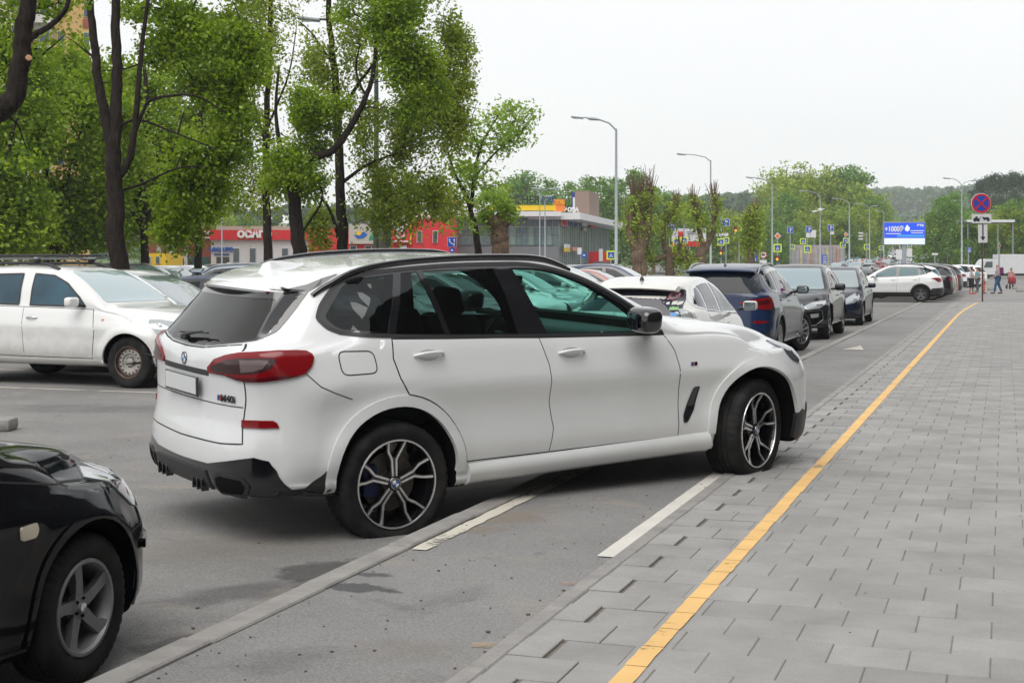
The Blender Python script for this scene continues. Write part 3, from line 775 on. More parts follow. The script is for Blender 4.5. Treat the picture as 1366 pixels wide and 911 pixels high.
def rim(style, rr, w, parent, face=None, dark=None, fine=True, cap=None):
    """rim with its face towards +y (outside)"""
    face = face or M_alloy; dark = dark or M_gloss; b = MB(); h = w/2; yf = h*.72
    rim_barrel(b, rr, w, 1 if style in ('y', 'steel') else 0)
    b.lathe([(.0, -h*.55), (rr-.03, -h*.55)], 32, m=1)            # closed behind
    if style == 'y':            # five forked double spokes, bright edges on black
        b.lathe([(rr+.003, h*.90), (rr-.001, h*.945), (rr-.009, h*.935), (rr-.012, h*.88)], 64, m=0)
        for k in range(5):
            a = math.radians(90+72*k)+.02
            for sg in (-1, 1):
                P = [(.045, .0125*sg), (.145, .0155*sg), (.195, .043*sg), (rr-.012, .060*sg)]
                Q = [rot2(p, a) for p in P]
                yy = [yf-.004, yf-.012, yf-.006, h*.90]
                ribbon3(b, Q, [.012, .0125, .0125, .0135], yy, -.02, 0)
                Q2 = [rot2(p, a) for p in [(.04, .010*sg), (.145, .015*sg), (.197, .043*sg), (rr-.01, .062*sg)]]
                ribbon3(b, Q2, [.024, .025, .023, .028], [q-.006 for q in yy], -.045, 1)
            ribbon3(b, [rot2(p, a) for p in [(.04, 0), (.16, 0)]], [.03, .012], [yf-.012, yf-.018], -.03, 1)
            c = rot2((.058, 0), a); b.lathe([(0, yf+.0), (.006, yf+.0), (.007, yf-.01)], 10, c=(c[0], 0, c[1]), m=2)
        b.lathe([(.0, yf+.004), (.034, yf+.003), (.040, yf-.004), (.042, yf-.02), (.07, yf-.03)], 32, m=1)
        mats = [face, dark, M_steel]
    elif style == 'star':      # five broad curved spokes
        b.lathe([(rr+.003, h*.90), (rr-.001, h*.945), (rr-.012, h*.93), (rr-.02, h*.8)], 48, m=0)
        for k in range(5):
            a = math.radians(78+72*k)
            P = [(.02, .0), (.07, .004), (.12, .004), (.16, 0), (rr-.008, -.012)]
            ribbon3(b, [rot2(p, a) for p in P], [.055, .048, .043, .05, .068], [yf-.01, yf-.004, yf+.002, yf+.006, h*.90], -.03, 0)
        b.lathe([(0, yf+.006), (.024, yf+.005), (.027, yf-.004), (.045, yf-.006), (.05, yf-.03)], 28, m=0)
        b.lathe([(0, yf+.009), (.018, yf+.008), (.019, yf+.004)], 20, m=2)
        for k in range(5):
            c = rot2((.036, 0), math.radians(42+72*k)); b.lathe([(0, yf+.002), (.006, yf+.002), (.007, yf-.01)], 8, c=(c[0], 0, c[1]), m=1)
        mats = [face, dark, M_chrome]
    elif style == 'steel':     # pressed steel wheel with round holes
        b.lathe([(rr+.003, h*.90), (rr-.002, h*.95), (rr-.012, h*.9), (rr-.018, h*.6), (rr-.03, h*.45), (rr-.038, h*.50)], 48, m=3)
        b.lathe([(rr-.038, h*.50), (rr-.055, h*.62), (rr-.095, h*.60), (rr-.105, h*.45), (.06, h*.38), (.052, h*.62), (.035, h*.66), (.0, h*.66)], 48, m=0)
        for k in range(16):
            c = rot2((rr-.066, 0), 2*math.pi*k/16); b.lathe([(0, h*.635), (.0125, h*.635), (.013, h*.60)], 12, c=(c[0], 0, c[1]), m=1)
        for k in range(5):
            c = rot2((.075, 0), 2*math.pi*k/5+.3); b.lathe([(0, h*.52), (.01, h*.50), (.011, h*.38)], 6, c=(c[0], 0, c[1]), m=2)
        mats = [face, dark, M_chrome, mat('rusty_rim', (.13, .075, .05), .7, var=.5, vscale=14)]
    else:                       # plain multi-spoke
        ns = int(style)
        b.lathe([(rr+.003, h*.90), (rr-.002, h*.94), (rr-.014, h*.92), (rr-.02, h*.8)], 32, m=0)
        for k in range(ns):
            a = 2*math.pi*k/ns+.3
            ribbon3(b, [rot2(p, a) for p in [(.03, 0), (.1, 0), (rr-.01, 0)]], [.05, .032 if ns > 6 else .045, .04 if ns > 6 else .06], [yf-.01, yf, h*.9], -.025, 0)
        b.lathe([(0, yf), (.03, yf), (.045, yf-.01), (.05, yf-.03)], 20, m=0)
        mats = [face, dark]
    return b.build('rim', mats, parent, smooth=30)
def wheel(R, w, rr, parent, loc, side, style='10', steer=0.0, fine=False, face=None, dark=None, brake=True, caliper=None):
    """wheel > tyre, rim; its own mesh is the hub and brake disc. side -1 = right"""
    b = MB(); h = w/2
    b.lathe([(0, .02), (rr*.66, .02), (rr*.66, .0), (0, .0)], 32, m=0)
    b.lathe([(0, .05), (.07, .05), (.075, -.05), (.0, -.05)], 20, m=0)
    mats = [M_steel]
    if caliper:
        b.rbox((rr*.50, .012, rr*.08), (.10, .07, .2), r=.02, seg=2, m=1); mats.append(caliper)
    o = b.build('wheel', mats, parent, smooth=30); o.location = loc
    o.rotation_euler = (0, 0, (0 if side > 0 else math.pi)+steer)
    tyre(R, w, rr, o, fine); rim(style, rr, w, o, face, dark, fine)
    return o
# ------------------------------------------------------------------ the white SUV turned on to the pavement
M_white = paint_mat('white_paint_gloss', (.72, .74, .745), .2, coat=.75, dirt=.10)
M_blue = mat('badge_blue', (.02, .12, .42), .3)
M_bwhite = mat('badge_white', (.75, .76, .78), .3)
M_calblue = mat('caliper_blue', (.006, .014, .09), .5)
M_seat = mat('seat_fabric', (.03, .03, .033), .85)
def roundel(parent, loc, rot, r=.041):
    b = MB(); b.lathe([(0, .004), (r*.97, .004), (r, .002), (r, -.004)], 32, m=0)
    b.lathe([(r*.90, .0052), (r*.97, .0055), (r*.985, .0045)], 32, m=3)
    b.lathe([(r*.62, .0050), (r*.66, .0056), (r*.68, .0048)], 32, m=3)
    for k in range(4):
        P = [(0, 0)]+[(r*.62*math.cos(math.radians(90*k+t)), r*.62*math.sin(math.radians(90*k+t))) for t in range(0, 91, 15)]
        b.add([(p, .0058, q) for p, q in P], [tuple(range(len(P)))], 1 if k % 2 else 2)
    o = b.build('badge', [M_gloss, M_blue, M_bwhite, M_chrome], parent, smooth=30); o.location = loc; o.rotation_euler = rot
    return o
HS = dict(R=.376,
 top=[(-.62, 1.585), (-.45, 1.618), (-.1, 1.664), (.3, 1.690), (.7, 1.699), (1.1, 1.690), (1.3, 1.674), (1.5, 1.625), (1.75, 1.512), (2.05, 1.350), (2.3, 1.208), (2.42, 1.180), (2.8, 1.166), (3.1, 1.138), (3.4, 1.075), (3.6, 1.0), (3.72, .93), (3.85, .82)],
 belt=[(-1.08, 1.20), (-.7, 1.22), (-.34, 1.262), (0, 1.235), (.4, 1.21), (.76, 1.19), (1.2, 1.165), (1.7, 1.145), (2.15, 1.11), (2.6, 1.10), (3.0, 1.075), (3.4, 1.0), (3.7, .90), (3.85, .80)],
 bot=[(-1.08, .345), (-.5, .335), (-.3, .29), (0, .265), (2.9, .26), (3.4, .24), (3.85, .24)],
 hw=[(-1.08, .95), (-.6, .972), (0, .992), (.7, .985), (1.5, .98), (2.4, .985), (3, .995), (3.4, .985), (3.85, .94)],
 hwb=[(-1.08, .83), (-.7, .87), (-.3, .905), (.2, .925), (1.5, .925), (2.3, .92), (3.0, .925), (3.4, .905), (3.85, .84)],
 hwr=[(-.7, .655), (-.35, .665), (.3, .67), (.9, .67), (1.3, .655), (1.5, .675), (1.8, .745), (2.1, .83), (2.3, .855), (2.6, .84), (3.2, .82), (3.85, .72)],
 dr=[(-.7, .018), (0, .010), (1.2, .010), (1.5, .022), (1.9, .03), (2.25, .03), (2.5, .022), (3.2, .03), (3.85, .05)],
 side=[(.10, -.045), (.19, -.018), (.30, -.010), (.43, -.028), (.56, -.026), (.68, -.004), (.73, .0), (.86, -.006)],
 XR=[(.22, -.92), (.34, -.97), (.46, -1.005), (.60, -1.0), (.68, -.985), (.76, -.965), (.9, -.955), (1.06, -.96), (1.17, -.952), (1.22, -.925), (1.38, -.80), (1.56, -.655), (1.62, -.615), (1.75, -.6)],
 XF=[(.2, 3.72), (.32, 3.82), (.5, 3.85), (.72, 3.85), (.84, 3.80), (.93, 3.72), (1.03, 3.62), (1.15, 3.50)],
 bowR=(.09, .34), bowF=(.14, .36), flare=[(0, .44, .020), (2.975, .44, .020)], eR=.04, eF=.05, vsmooth=3)
def hero():
    B = Body(HS, nx=150)
    t = tag(empty('parked_suv', (0, 0, 0)), 'large white SUV with black mirrors and forked black wheels, front wheel on the pavement', 'car')
    h, p, r = (math.radians(a) for a in (34.2, 1.9, 2.1))
    ch, sh, cp, sp_, cr_, sr = math.cos(h), math.sin(h), math.cos(p), math.sin(p), math.cos(r), math.sin(r)
    M = Matrix(((ch, -sh, 0), (sh, ch, 0), (0, 0, 1))) @ Matrix(((cp, 0, -sp_), (0, 1, 0), (sp_, 0, cp))) @ Matrix(((1, 0, 0), (0, cr_, -sr), (0, sr, cr_)))
    t.matrix_world = Matrix.Translation((-1.232, 9.434, -.150)) @ M.to_4x4()
    # glazing outlines (x, z) traced along the flank
    dlo = curve([(-.415, 1.375), (-.36, 1.455), (-.235, 1.562), (-.10, 1.612), (.16, 1.637), (.51, 1.652), (.89, 1.650), (1.17, 1.637), (1.41, 1.590), (1.66, 1.500), (1.93, 1.335), (2.15, 1.137)], 5)
    dlo += [Vector(q) for q in [(1.7, 1.158), (1.1, 1.185), (.76, 1.205), (.4, 1.222), (.05, 1.247), (-.2, 1.268)]]+curve([(-.31, 1.285), (-.375, 1.315), (-.412, 1.36)], 3)
    qg = rounded([(-.375, 1.375), (-.20, 1.558), (-.10, 1.592), (.135, 1.610), (-.015, 1.272), (-.315, 1.305)], [.03, .05, .03, .01, .01, .05])
    fx = [(.185, 1.615), (.300, 1.622), (.385, 1.240), (.035, 1.262)]
    rg = [(.338, 1.624), (.875, 1.622), (.935, 1.205), (.425, 1.236)]
    fg = [Vector(q) for q in [(1.165, 1.195), (1.02, 1.614)]]+curve([(1.20, 1.606), (1.40, 1.565), (1.64, 1.470), (1.87, 1.325), (2.0, 1.205)], 5)+[Vector((1.98, 1.16))]
    ws = rounded([(-.79, 1.20), (-.60, 1.655), (.60, 1.655), (.79, 1.20)], .05)
    rw = rounded([(-.66, 1.262), (-.565, 1.485), (.565, 1.485), (.66, 1.262), (.47, 1.230), (.24, 1.207), (0, 1.202), (-.24, 1.207), (-.47, 1.230)], [.04, .03, .03, .04, .05, .05, .05, .05, .05])
    cuts = []
    cb = MB(); V = []
    xs = [-.46, -.3, 0, .5, 1.0, 1.3, 1.5, 1.75, 2.05, 2.16]
    for x in xs:
        zt = float(B.top(x))-.055; wr = float(B.hwr(x))-.055
        if x < -.2: zt = min(zt, 1.52)
        zt = max(zt, 1.18)
        V += [(x, -.82, .5), (x, -.85, 1.1), (x, -wr, zt-.03), (x, -wr*.6, zt), (x, wr*.6, zt), (x, wr, zt-.03), (x, .85, 1.1), (x, .82, .5)]
    F = [(i*8+k, i*8+(k+1) % 8, (i+1)*8+(k+1) % 8, (i+1)*8+k) for i in range(len(xs)-1) for k in range(8)]
    F += [tuple(range(8)), tuple((len(xs)-1)*8+k for k in range(8))]; cb.add(V, F); cuts.append(cb)
    for g in (qg, [(.185, 1.615), (.300, 1.622), (.875, 1.622), (.935, 1.205), (.425, 1.236), (.035, 1.262)], fg):
        k = MB(); k.prism([tuple(q) for q in g], 'y', -1.3, 1.3); cuts.append(k)
    k = MB(); k.prism([tuple(q) for q in ws], 'x', 1.25, 2.9); cuts.append(k)
    k = MB(); k.prism([tuple(q) for q in rw], 'x', -1.4, -.40); cuts.append(k)
    cuts += well(0, .376, .415, .98, zc=.42)+well(2.975, .376, .425, .98, zc=.43)
    body_object(B, t, M_white, cuts)
    # flanks: doors, trim, glass, on both sides
    rd = [(.0, 1.235), (-.012, 1.12), (.02, 1.0), (.075, .90)]+arc(0, .42, .485, 78, 4, 10)+[(.49, .445), (1.128, .435), (1.165, .59), (1.135, .76), (1.142, .89), (1.135, 1.0), (1.085, 1.175), (.76, 1.195), (.4, 1.212)]
    fd = [(1.085, 1.175), (1.135, 1.0), (1.142, .89), (1.135, .76), (1.165, .59), (1.128, .435), (2.225, .425), (2.235, .68), (2.235, .91), (2.215, 1.02), (2.15, 1.128), (1.7, 1.148)]
    for sd_ in (-1, 1):
        sm = MB()
        for pl in (rd, fd):
            B.ribbon(sm, pl, .010, 'y', sd_, off=.0008, closed=True)
        B.ribbon(sm, rounded([(-.372, 1.185), (-.142, 1.175), (-.128, 1.045), (-.36, 1.045)], .045), .007, 'y', sd_, closed=True)
        B.ribbon(sm, [(-.58, 1.07), (-.50, .99), (-.42, .95), (-.3, .90)], .006, 'y', sd_)
        sm.build('panel_gap', M_seam, t, smooth=0)
        for nm, pl, hx, hz in (('door', rd, .235, 1.128), ('door', fd, 1.325, 1.07)):
            d = B.panel(nm, pl, M_white, t, 'y', sd_, off=.0025, thick=.006, grid=.045, inset=.0035)
            p0, n0 = B.project([(hx, hz)], 'y', sd_, 0)[0]
            cupp = [(hx+.095*math.cos(a), hz-.002+.042*math.sin(a)) for a in np.linspace(0, 2*math.pi, 20)[:-1]]
            B.panel('handle_recess', [(hx+.078*math.cos(a), hz-.004+.034*math.sin(a)) for a in np.linspace(0, 2*math.pi, 20)[:-1]], mat('shaded_recess_white', (.40, .41, .41), .4), d, 'y', sd_, off=.0032, thick=.002, grid=.03)  # flat disc; the shade of the cup is put into a greyer white
            hb = MB(); pts = []; rad = []
            for q in np.linspace(-1, 1, 13):
                pp, nn = B.project([(hx+q*.105, hz+.004-.006*q*q)], 'y', sd_, .036*(1-abs(q)**3.5)+.004)[0]; pts.append(pp); rad.append(.0155*(1-.35*abs(q)**3))
            hb.tube(pts, rad, 12, sc=(1.0, .75)); hb.build('handle', M_white, d, smooth=60)
        B.panel('window_trim', dlo, M_gloss, t, 'y', sd_, off=.0035, thick=.012, grid=.04, holes=[qg, fx, rg, fg])
        edge = MB(); B.ribbon(edge, dlo, .022, 'y', sd_, off=.0055, closed=True); edge.build('window_moulding', M_dark, t, smooth=60)
        for g, mt in ((qg, M_gtint), (fx, M_gtint), (rg, M_gtint), (fg, M_gclear)):
            B.panel('window', g, mt, t, 'y', sd_, off=.0005, thick=.001, grid=.06)
        # wheel arch lips
        for cx, rr0, rr1, zc in ((0, .415, .478, .42), (2.975, .425, .485, .43)):
            a0, a1 = (-4, 188) if cx == 0 else (2, 182)
            pl = arc(cx, zc, rr1, a0, a1, 26)+arc(cx, zc, rr0-.001, a1, a0, 26)
            a_ = B.panel('wheel_arch', pl, M_white, t, 'y', sd_, off=.010, thick=.03, grid=.03)
        # flank vent and small badge
        vt = rounded([(2.425, .755), (2.375, .75), (2.275, .565), (2.275, .515), (2.305, .52), (2.37, .60)], .012)
        B.panel('air_vent', vt, M_gloss, t, 'y', sd_, off=.004, thick=.01, grid=.02)
        eb = MB(); B.ribbon(eb, vt, .008, 'y', sd_, off=.006, closed=True); eb.build('vent_frame', M_dark, t)
        mb = MB(); mc = [M_blue, mat('badge_violet', (.05, .03, .2), .3), mat('badge_red', (.55, .02, .02), .3), M_gloss]
        for k in range(3): mb.add([q for q, _ in B.project([(2.335+k*.009, .905), (2.344+k*.009, .905), (2.352+k*.009, .93), (2.343+k*.009, .93)], 'y', sd_, .004)], [(0, 1, 2, 3)], k)
        mb.add([q for q, _ in B.project([(2.365, .905), (2.395, .905), (2.400, .93), (2.373, .93)], 'y', sd_, .004)], [(0, 1, 2, 3)], 3)
        mb.build('badge', mc, t, smooth=0)
        # sill blade, lettering strip on it
        sb = MB(); P = []
        for x in np.linspace(.50, 2.50, 26):
            sec = B.project([(x, .425), (x, .36)], 'y', sd_, 0)
            y0 = abs(sec[0][0].y); P.append([(x, sd_*(y0+.0), .430), (x, sd_*(y0+.022), .405), (x, sd_*(y0+.028), .37), (x, sd_*(y0+.010), .318), (x, sd_*(y0-.03), .290), (x, sd_*(y0-.25), .285)])
        V = [q for r_ in P for q in r_]; sb.add(V, [(i*6+k, i*6+k+1, (i+1)*6+k+1, (i+1)*6+k) for i in range(25) for k in range(5)])
        sb.add(P[0], [tuple(range(6))]); sb.add(P[-1], [tuple(range(6))])
        sb.build('side_skirt', M_white, t, smooth=50, fix=True)
        # headlight wraps round the front corner
        B.panel('headlight', [(3.30, 1.00), (3.40, .985), (3.50, .945), (3.56, .90), (3.545, .86), (3.47, .835), (3.39, .865), (3.33, .92)], M_lensd, t, 'y', sd_, off=.008, thick=.02, grid=.025)
        B.panel('bumper_insert', [(3.36, .47), (3.46, .50), (3.55, .47), (3.60, .31), (3.42, .27), (3.345, .31)], M_dark, t, 'y', sd_, off=.012, thick=.03, grid=.03)
        # rear flank: lower bumper cladding
        B.panel('bumper_cladding', [(-.92, .392), (-.60, .400), (-.50, .467), (-.445, .520), (-.425, .52), (-.425, .20), (-.92, .20)], M_dark, t, 'y', sd_, off=.006, thick=.01, grid=.03)
        # mirror
        mm_ = MB(); mc_ = Vector((1.83, sd_*1.085, 1.235))
        bm = bmesh.new(); bmesh.ops.create_icosphere(bm, subdivisions=4, radius=1)
        for v in bm.verts:
            c = v.co; c = Vector([math.copysign(abs(q)**.62, q) for q in c])
            x, y, z = c.x*.092, c.y*.12, c.z*.086
            x += (.012 if c.z > 0 else .0)*c.z; z += .012*(1-c.y*sd_)*.5; x *= 1.0-.12*max(0, -c.z)
            v.co = Vector((x, y, z))
        bm.verts.index_update()
        mm_.add([v.co+mc_+Vector((0, 0, .02)) for v in bm.verts], [[v.index for v in f.verts] for f in bm.faces]); bm.free()
        mo = mm_.build('mirror', M_gloss, t, smooth=80, fix=False)
        q = MB(); q.tube([(2.0, sd_*.90, 1.165), (1.94, sd_*.96, 1.18), (1.86, sd_*1.03, 1.19)], [.035, .03, .035], 10, sc=(1.3, .7)); q.build('mirror_foot', M_dark, mo, smooth=60)
        q = MB(); q.rbox((mc_.x-.083, mc_.y-sd_*.015, mc_.z+.02), (.012, .16, .11), r=.005, R=Matrix.Rotation(sd_*.35, 3, 'Z')); q.build('mirror_glass', M_glassd, mo)
        # roof rail
        pts = []; 
        for x in np.linspace(-.40, 1.52, 30):
            k = (x+.40)/1.92; lift = .024*min(1, min(k, 1-k)*9)**.6
            z = float(B.top(x)-B.dr(x)); y = float(B.hwr(x))
            pp, nn = B.at((x, sd_*(y-.015), 4), (0, 0, -1)); pts.append((pp.x, pp.y, pp.z+lift-.002))
        q = MB(); q.tube(pts, [.0185]*len(pts), 8, sc=(1.0, .95), up=(0, 0, 1)); q.build('roof_rail', M_gloss, t, smooth=60)
        # tail lamp, wraps from gate to flank; diagonal projection
        ang = math.radians(180+58) if sd_ < 0 else math.radians(180-58)
        sg = 1 if sd_ < 0 else -1
        TLp = [(-.953, .368, 1.08), (-.945, .45, 1.135), (-.921, .557, 1.165), (-.88, .662, 1.184), (-.815, .751, 1.192), (-.714, .841, 1.201), (-.62, .87, 1.199), (-.56, .885, 1.192), (-.527, .895, 1.176), (-.52, .904, 1.155), (-.542, .917, 1.109), (-.589, .923, 1.069), (-.675, .903, 1.050), (-.804, .823, 1.031), (-.866, .75, 1.026), (-.905, .685, 1.033), (-.935, .578, 1.052), (-.953, .378, 1.05)]
        def dg(P): return [_diag(ang, x, sd_*y, z) for x, y, z in P]
        tl = B.panel('taillight', dg(TLp), M_red, t, ang, off=.014, thick=.03, grid=.03)
        inn = [(-.950, .42, 1.068), (-.949, .43, 1.098), (-.92, .58, 1.140), (-.887, .66, 1.155), (-.80, .775, 1.163), (-.745, .835, 1.163), (-.73, .85, 1.150), (-.769, .835, 1.100), (-.82, .79, 1.080), (-.89, .70, 1.066), (-.94, .52, 1.062)]
        B.panel('lamp_insert', dg(inn), M_smoke, tl, ang, off=.0155, thick=.002, grid=.03)
        hl = [(-.88, .685, 1.148), (-.80, .77, 1.154), (-.757, .82, 1.153), (-.79, .80, 1.105), (-.83, .76, 1.088), (-.88, .70, 1.078)]
        B.panel('reverse_lamp', dg(hl), mat('lamp_silver', (.16, .12, .12), .2, metal=.2, coat=.3), tl, ang, off=.0165, thick=.002, grid=.03)
        dk = [(-.953, .378, 1.052), (-.935, .578, 1.050), (-.905, .685, 1.031), (-.866, .75, 1.024), (-.804, .823, 1.029), (-.675, .903, 1.048), (-.62, .915, 1.060), (-.72, .875, 1.066), (-.82, .80, 1.050), (-.90, .70, 1.048), (-.945, .52, 1.058)]
        B.panel('lamp_base', dg(dk), M_redd, tl, ang, off=.0155, thick=.002, grid=.03)
        B.panel('rear_reflector', dg([(-.899, .720, .800), (-.84, .79, .803), (-.765, .862, .803), (-.747, .875, .79), (-.737, .883, .762), (-.80, .83, .758), (-.904, .726, .755)]), M_red, t, ang, off=.009, thick=.01, grid=.03)
    # rear end
    gate = [(-.725, .662), (-.705, .74), (-.705, .80), (-.716, .916), (-.712, 1.02), (-.69, 1.08), (-.665, 1.18), (-.63, 1.232), (-.45, 1.212), (-.24, 1.188), (0, 1.182), (.24, 1.188), (.45, 1.212), (.63, 1.232), (.665, 1.18), (.69, 1.08), (.712, 1.02), (.716, .916), (.705, .80), (.705, .74), (.725, .662), (.54, .648), (0, .638), (-.54, .648)]
    sm = MB(); B.ribbon(sm, gate, .009, 'x', -1, closed=True); B.ribbon(sm, [(-.70, .872), (.70, .872)], .006, 'x', -1, off=.0045)
    sm.build('panel_gap', M_seam, t, smooth=0)
    g = B.panel('tailgate', gate, M_white, t, 'x', -1, off=.003, thick=.006, grid=.04, inset=.004)
    c = rounded([(-.36, 1.062), (.36, 1.062), (.36, 1.028), (-.36, 1.028)], .01)
    B.panel('plate_recess', c, M_dark, g, 'x', -1, off=.0045, thick=.002, grid=.05)
    q = MB(); pz = .955; px_ = -.985
    q.rbox((px_, -.01, pz), (.014, .53, .125), r=.004, seg=1); q.build('plate_frame', M_gloss, g)
    q = MB(); q.rbox((px_-.0085, -.01, pz+.003), (.003, .50, .098), r=.001, seg=1); q.build('number_plate', M_plate, g)
    pp, nn = B.project([(0, 1.105)], 'x', -1, .003)[0]
    roundel(g, pp, (0, 0, math.radians(90)))
    # model lettering on the gate
    q = MB()
    for k in range(3):
        q.add([p_ for p_, _ in B.project([(-.455-k*.014, .895), (-.467-k*.014, .895), (-.467-k*.014-.004, .928), (-.455-k*.014-.004, .928)], 'x', -1, .006)], [(0, 1, 2, 3)], k)
    q.build('badge', [M_blue, M_bwhite if 0 else mat('badge_violet', (.05, .03, .2), .3), mat('badge_red', (.55, .02, .02), .3)], g, smooth=0)
    pp, nn = B.project([(-.575, .911)], 'x', -1, .008)[0]
    text('lettering', 'M40i', .060, M_gloss, g, pp, (math.pi/2, 0, -math.atan2(nn.y, -nn.x)-math.pi/2), ext=.003, sx=1.2, bold=.0006)
    # the rear screen and its black surround, blades, spoiler
    sur = rounded([(-.60, 1.242), (-.675, 1.258), (-.705, 1.30), (-.685, 1.367), (-.66, 1.443), (-.622, 1.54), (.622, 1.54), (.66, 1.443), (.685, 1.367), (.705, 1.30), (.675, 1.258), (.60, 1.242), (.45, 1.222), (.24, 1.198), (0, 1.192), (-.24, 1.198), (-.45, 1.222)], .02)
    B.panel('rear_screen_trim', sur, M_gloss, t, 'x', -1, off=.004, thick=.008, grid=.04, holes=[rw])
    B.panel('rear_screen', rw, mat('rear_glass', (.014, .014, .012), .02, ior=1.55), t, 'x', -1, off=.001, thick=.001, grid=.05)
    sb = MB(); ny = 27; rows = []
    for i in range(ny):
        y = -.63+1.26*i/(ny-1); k = abs(y)/.63; ys_ = max(-.60, min(.60, y))
        xt = -.735+.17*k**2+.12*k**8
        f0, _ = B.at((-.22, ys_, 4), (0, 0, -1)); f1, _ = B.at((-.40, ys_, 4), (0, 0, -1))
        zt = 1.560-.030*k**2
        rows.append([(-.22, y, f0.z-.004), (-.32, y, (f0.z+f1.z)/2+.004), (-.42, y, max(f1.z, zt+.02)+.002), (-.55, y, zt+.020), (xt+.03, y, zt+.004), (xt, y, zt-.012), (xt+.008, y, zt-.028), (xt+.10, y, zt-.026), (-.50, y, zt-.036), (-.44, y, zt-.05)])
    q_ = 10; V = [p for r_ in rows for p in r_]
    sb.add(V, [(i*q_+k, i*q_+(k+1) % q_, (i+1)*q_+(k+1) % q_, (i+1)*q_+k) for i in range(ny-1) for k in range(q_)])
    sb.add(rows[0], [tuple(range(q_))]); sb.add(rows[-1], [tuple(range(q_))])
    sb.build('roof_spoiler', M_white, t, smooth=45)
    q = MB(); q.rbox((-.60, 0, 1.520), (.05, 1.0, .02), r=.006); q.build('brake_light', M_redd, t)
    for sd_ in (-1, 1):     # side blades under the spoiler
        q = MB(); V = []
        for z, y_, e in ((1.53, .615, .05), (1.47, .635, .055), (1.40, .658, .05), (1.33, .678, .035), (1.275, .688, .012)):
            p_, _ = B.project([(sd_*(y_-.03), z)], 'x', -1, 0)[0]; p2_, _ = B.project([(sd_*y_, z)], 'x', -1, 0)[0]
            V += [(p_.x-e, sd_*(y_-.045), z), (p_.x-e*.9, sd_*(y_-.022), z), (p2_.x+.004, sd_*y_, z), (p_.x+.01, sd_*(y_-.05), z)]
        q.add(V, [(i*4+k, i*4+(k+1) % 4, (i+1)*4+(k+1) % 4, (i+1)*4+k) for i in range(4) for k in range(4)]+[(0, 1, 2, 3), (16, 17, 18, 19)])
        q.build('spoiler_blade', M_gloss, t, smooth=50)
    q = MB(); a0_ = Vector((-.945, .02, 1.235)); q.rbox(a0_, (.04, .09, .035), r=.012)
    q.tube([(-.955, .03, 1.245), (-.945, -.10, 1.27), (-.93, -.22, 1.285)], [.014, .011, .006], 8); q.tube([(-.95, .09, 1.262), (-.925, -.30, 1.282)], .006, 6)
    q.build('rear_wiper', M_dark, t)
    # diffuser, cladding and tail pipes
    dfp = [(-.97, .56), (-.90, .60), (-.78, .60), (-.66, .585), (-.5, .545), (-.3, .53), (.3, .53), (.5, .545), (.66, .585), (.78, .60), (.90, .60), (.97, .56), (.97, .36), (.88, .30), (-.88, .30), (-.97, .36)]
    lip = [(-.905, .40), (-.879, .516), (-.854, .570), (-.793, .590), (-.65, .56), (-.42, .515), (-.08, .508), (.08, .508), (.42, .515), (.65, .56), (.793, .590), (.854, .570), (.879, .516), (.905, .40), (.91, .32), (.5, .31), (-.5, .31), (-.91, .32)]
    B.panel('rear_diffuser', lip, M_gloss, t, 'x', -1, off=.008, thick=.015, grid=.04)
    B.panel('diffuser_centre', [(-.40, .47), (.40, .47), (.47, .30), (.40, .275), (-.40, .275), (-.47, .30)], M_dark, t, 'x', -1, off=.018, thick=.015, grid=.04)
    for y in (-.36, -.29, -.22, .22, .29, .36):
        q = MB(); q.rbox((-.985, y, .375), (.05, .010, .075), r=.003, seg=1); q.build('diffuser_fin', M_gloss, t)
    for sd_ in (-1, 1):
        po = rounded([(sd_*.50, .46), (sd_*.56, .485), (sd_*.74, .475), (sd_*.78, .42), (sd_*.74, .355), (sd_*.54, .345), (sd_*.49, .39)], .02)
        B.panel('tailpipe', po, M_dark, t, 'x', -1, off=.016, thick=.01, grid=.03)
        B.panel('tailpipe_opening', offset_poly(po, -.022), M_inner, t, 'x', -1, off=.018, thick=.004, grid=.03)
    # shark fin
    q = MB(); V = []
    for x, w_, z in ((-.14, .004, .006), (-.22, .018, .022), (-.30, .028, .045), (-.37, .030, .060), (-.42, .022, .052), (-.46, .010, .0)):
        f0, _ = B.at((x, 0, 4), (0, 0, -1)); V += [(x, -w_-.012, f0.z-.01), (x, -w_*.4, f0.z+z), (x, w_*.4, f0.z+z), (x, w_+.012, f0.z-.01)]
    q.add(V, [(i*4+k, i*4+k+1, (i+1)*4+k+1, (i+1)*4+k) for i in range(5) for k in range(3)]+[(0, 1, 2, 3), (20, 21, 22, 23)]); q.build('aerial', M_white, t, smooth=60)
    # front end
    B.panel('windscreen', ws, M_gws, t, 'x', 1, off=.0, thick=.001, grid=.07)
    kg = lambda s_: rounded([(s_*.05, .86), (s_*.42, .86), (s_*.46, .76), (s_*.36, .60), (s_*.05, .58)], .04)
    for s_ in (-1, 1): B.panel('grille', kg(s_), M_gloss, t, 'x', 1, off=.012, thick=.02, grid=.05)
    for s_ in (-1, 1): B.panel('air_intake', rounded([(s_*.48, .50), (s_*.82, .52), (s_*.80, .34), (s_*.48, .34)], .03), M_dark, t, 'x', 1, off=.01, thick=.02, grid=.05)
    B.panel('air_intake', rounded([(-.44, .50), (.44, .50), (.44, .33), (-.44, .33)], .03), M_dark, t, 'x', 1, off=.01, thick=.02, grid=.05)
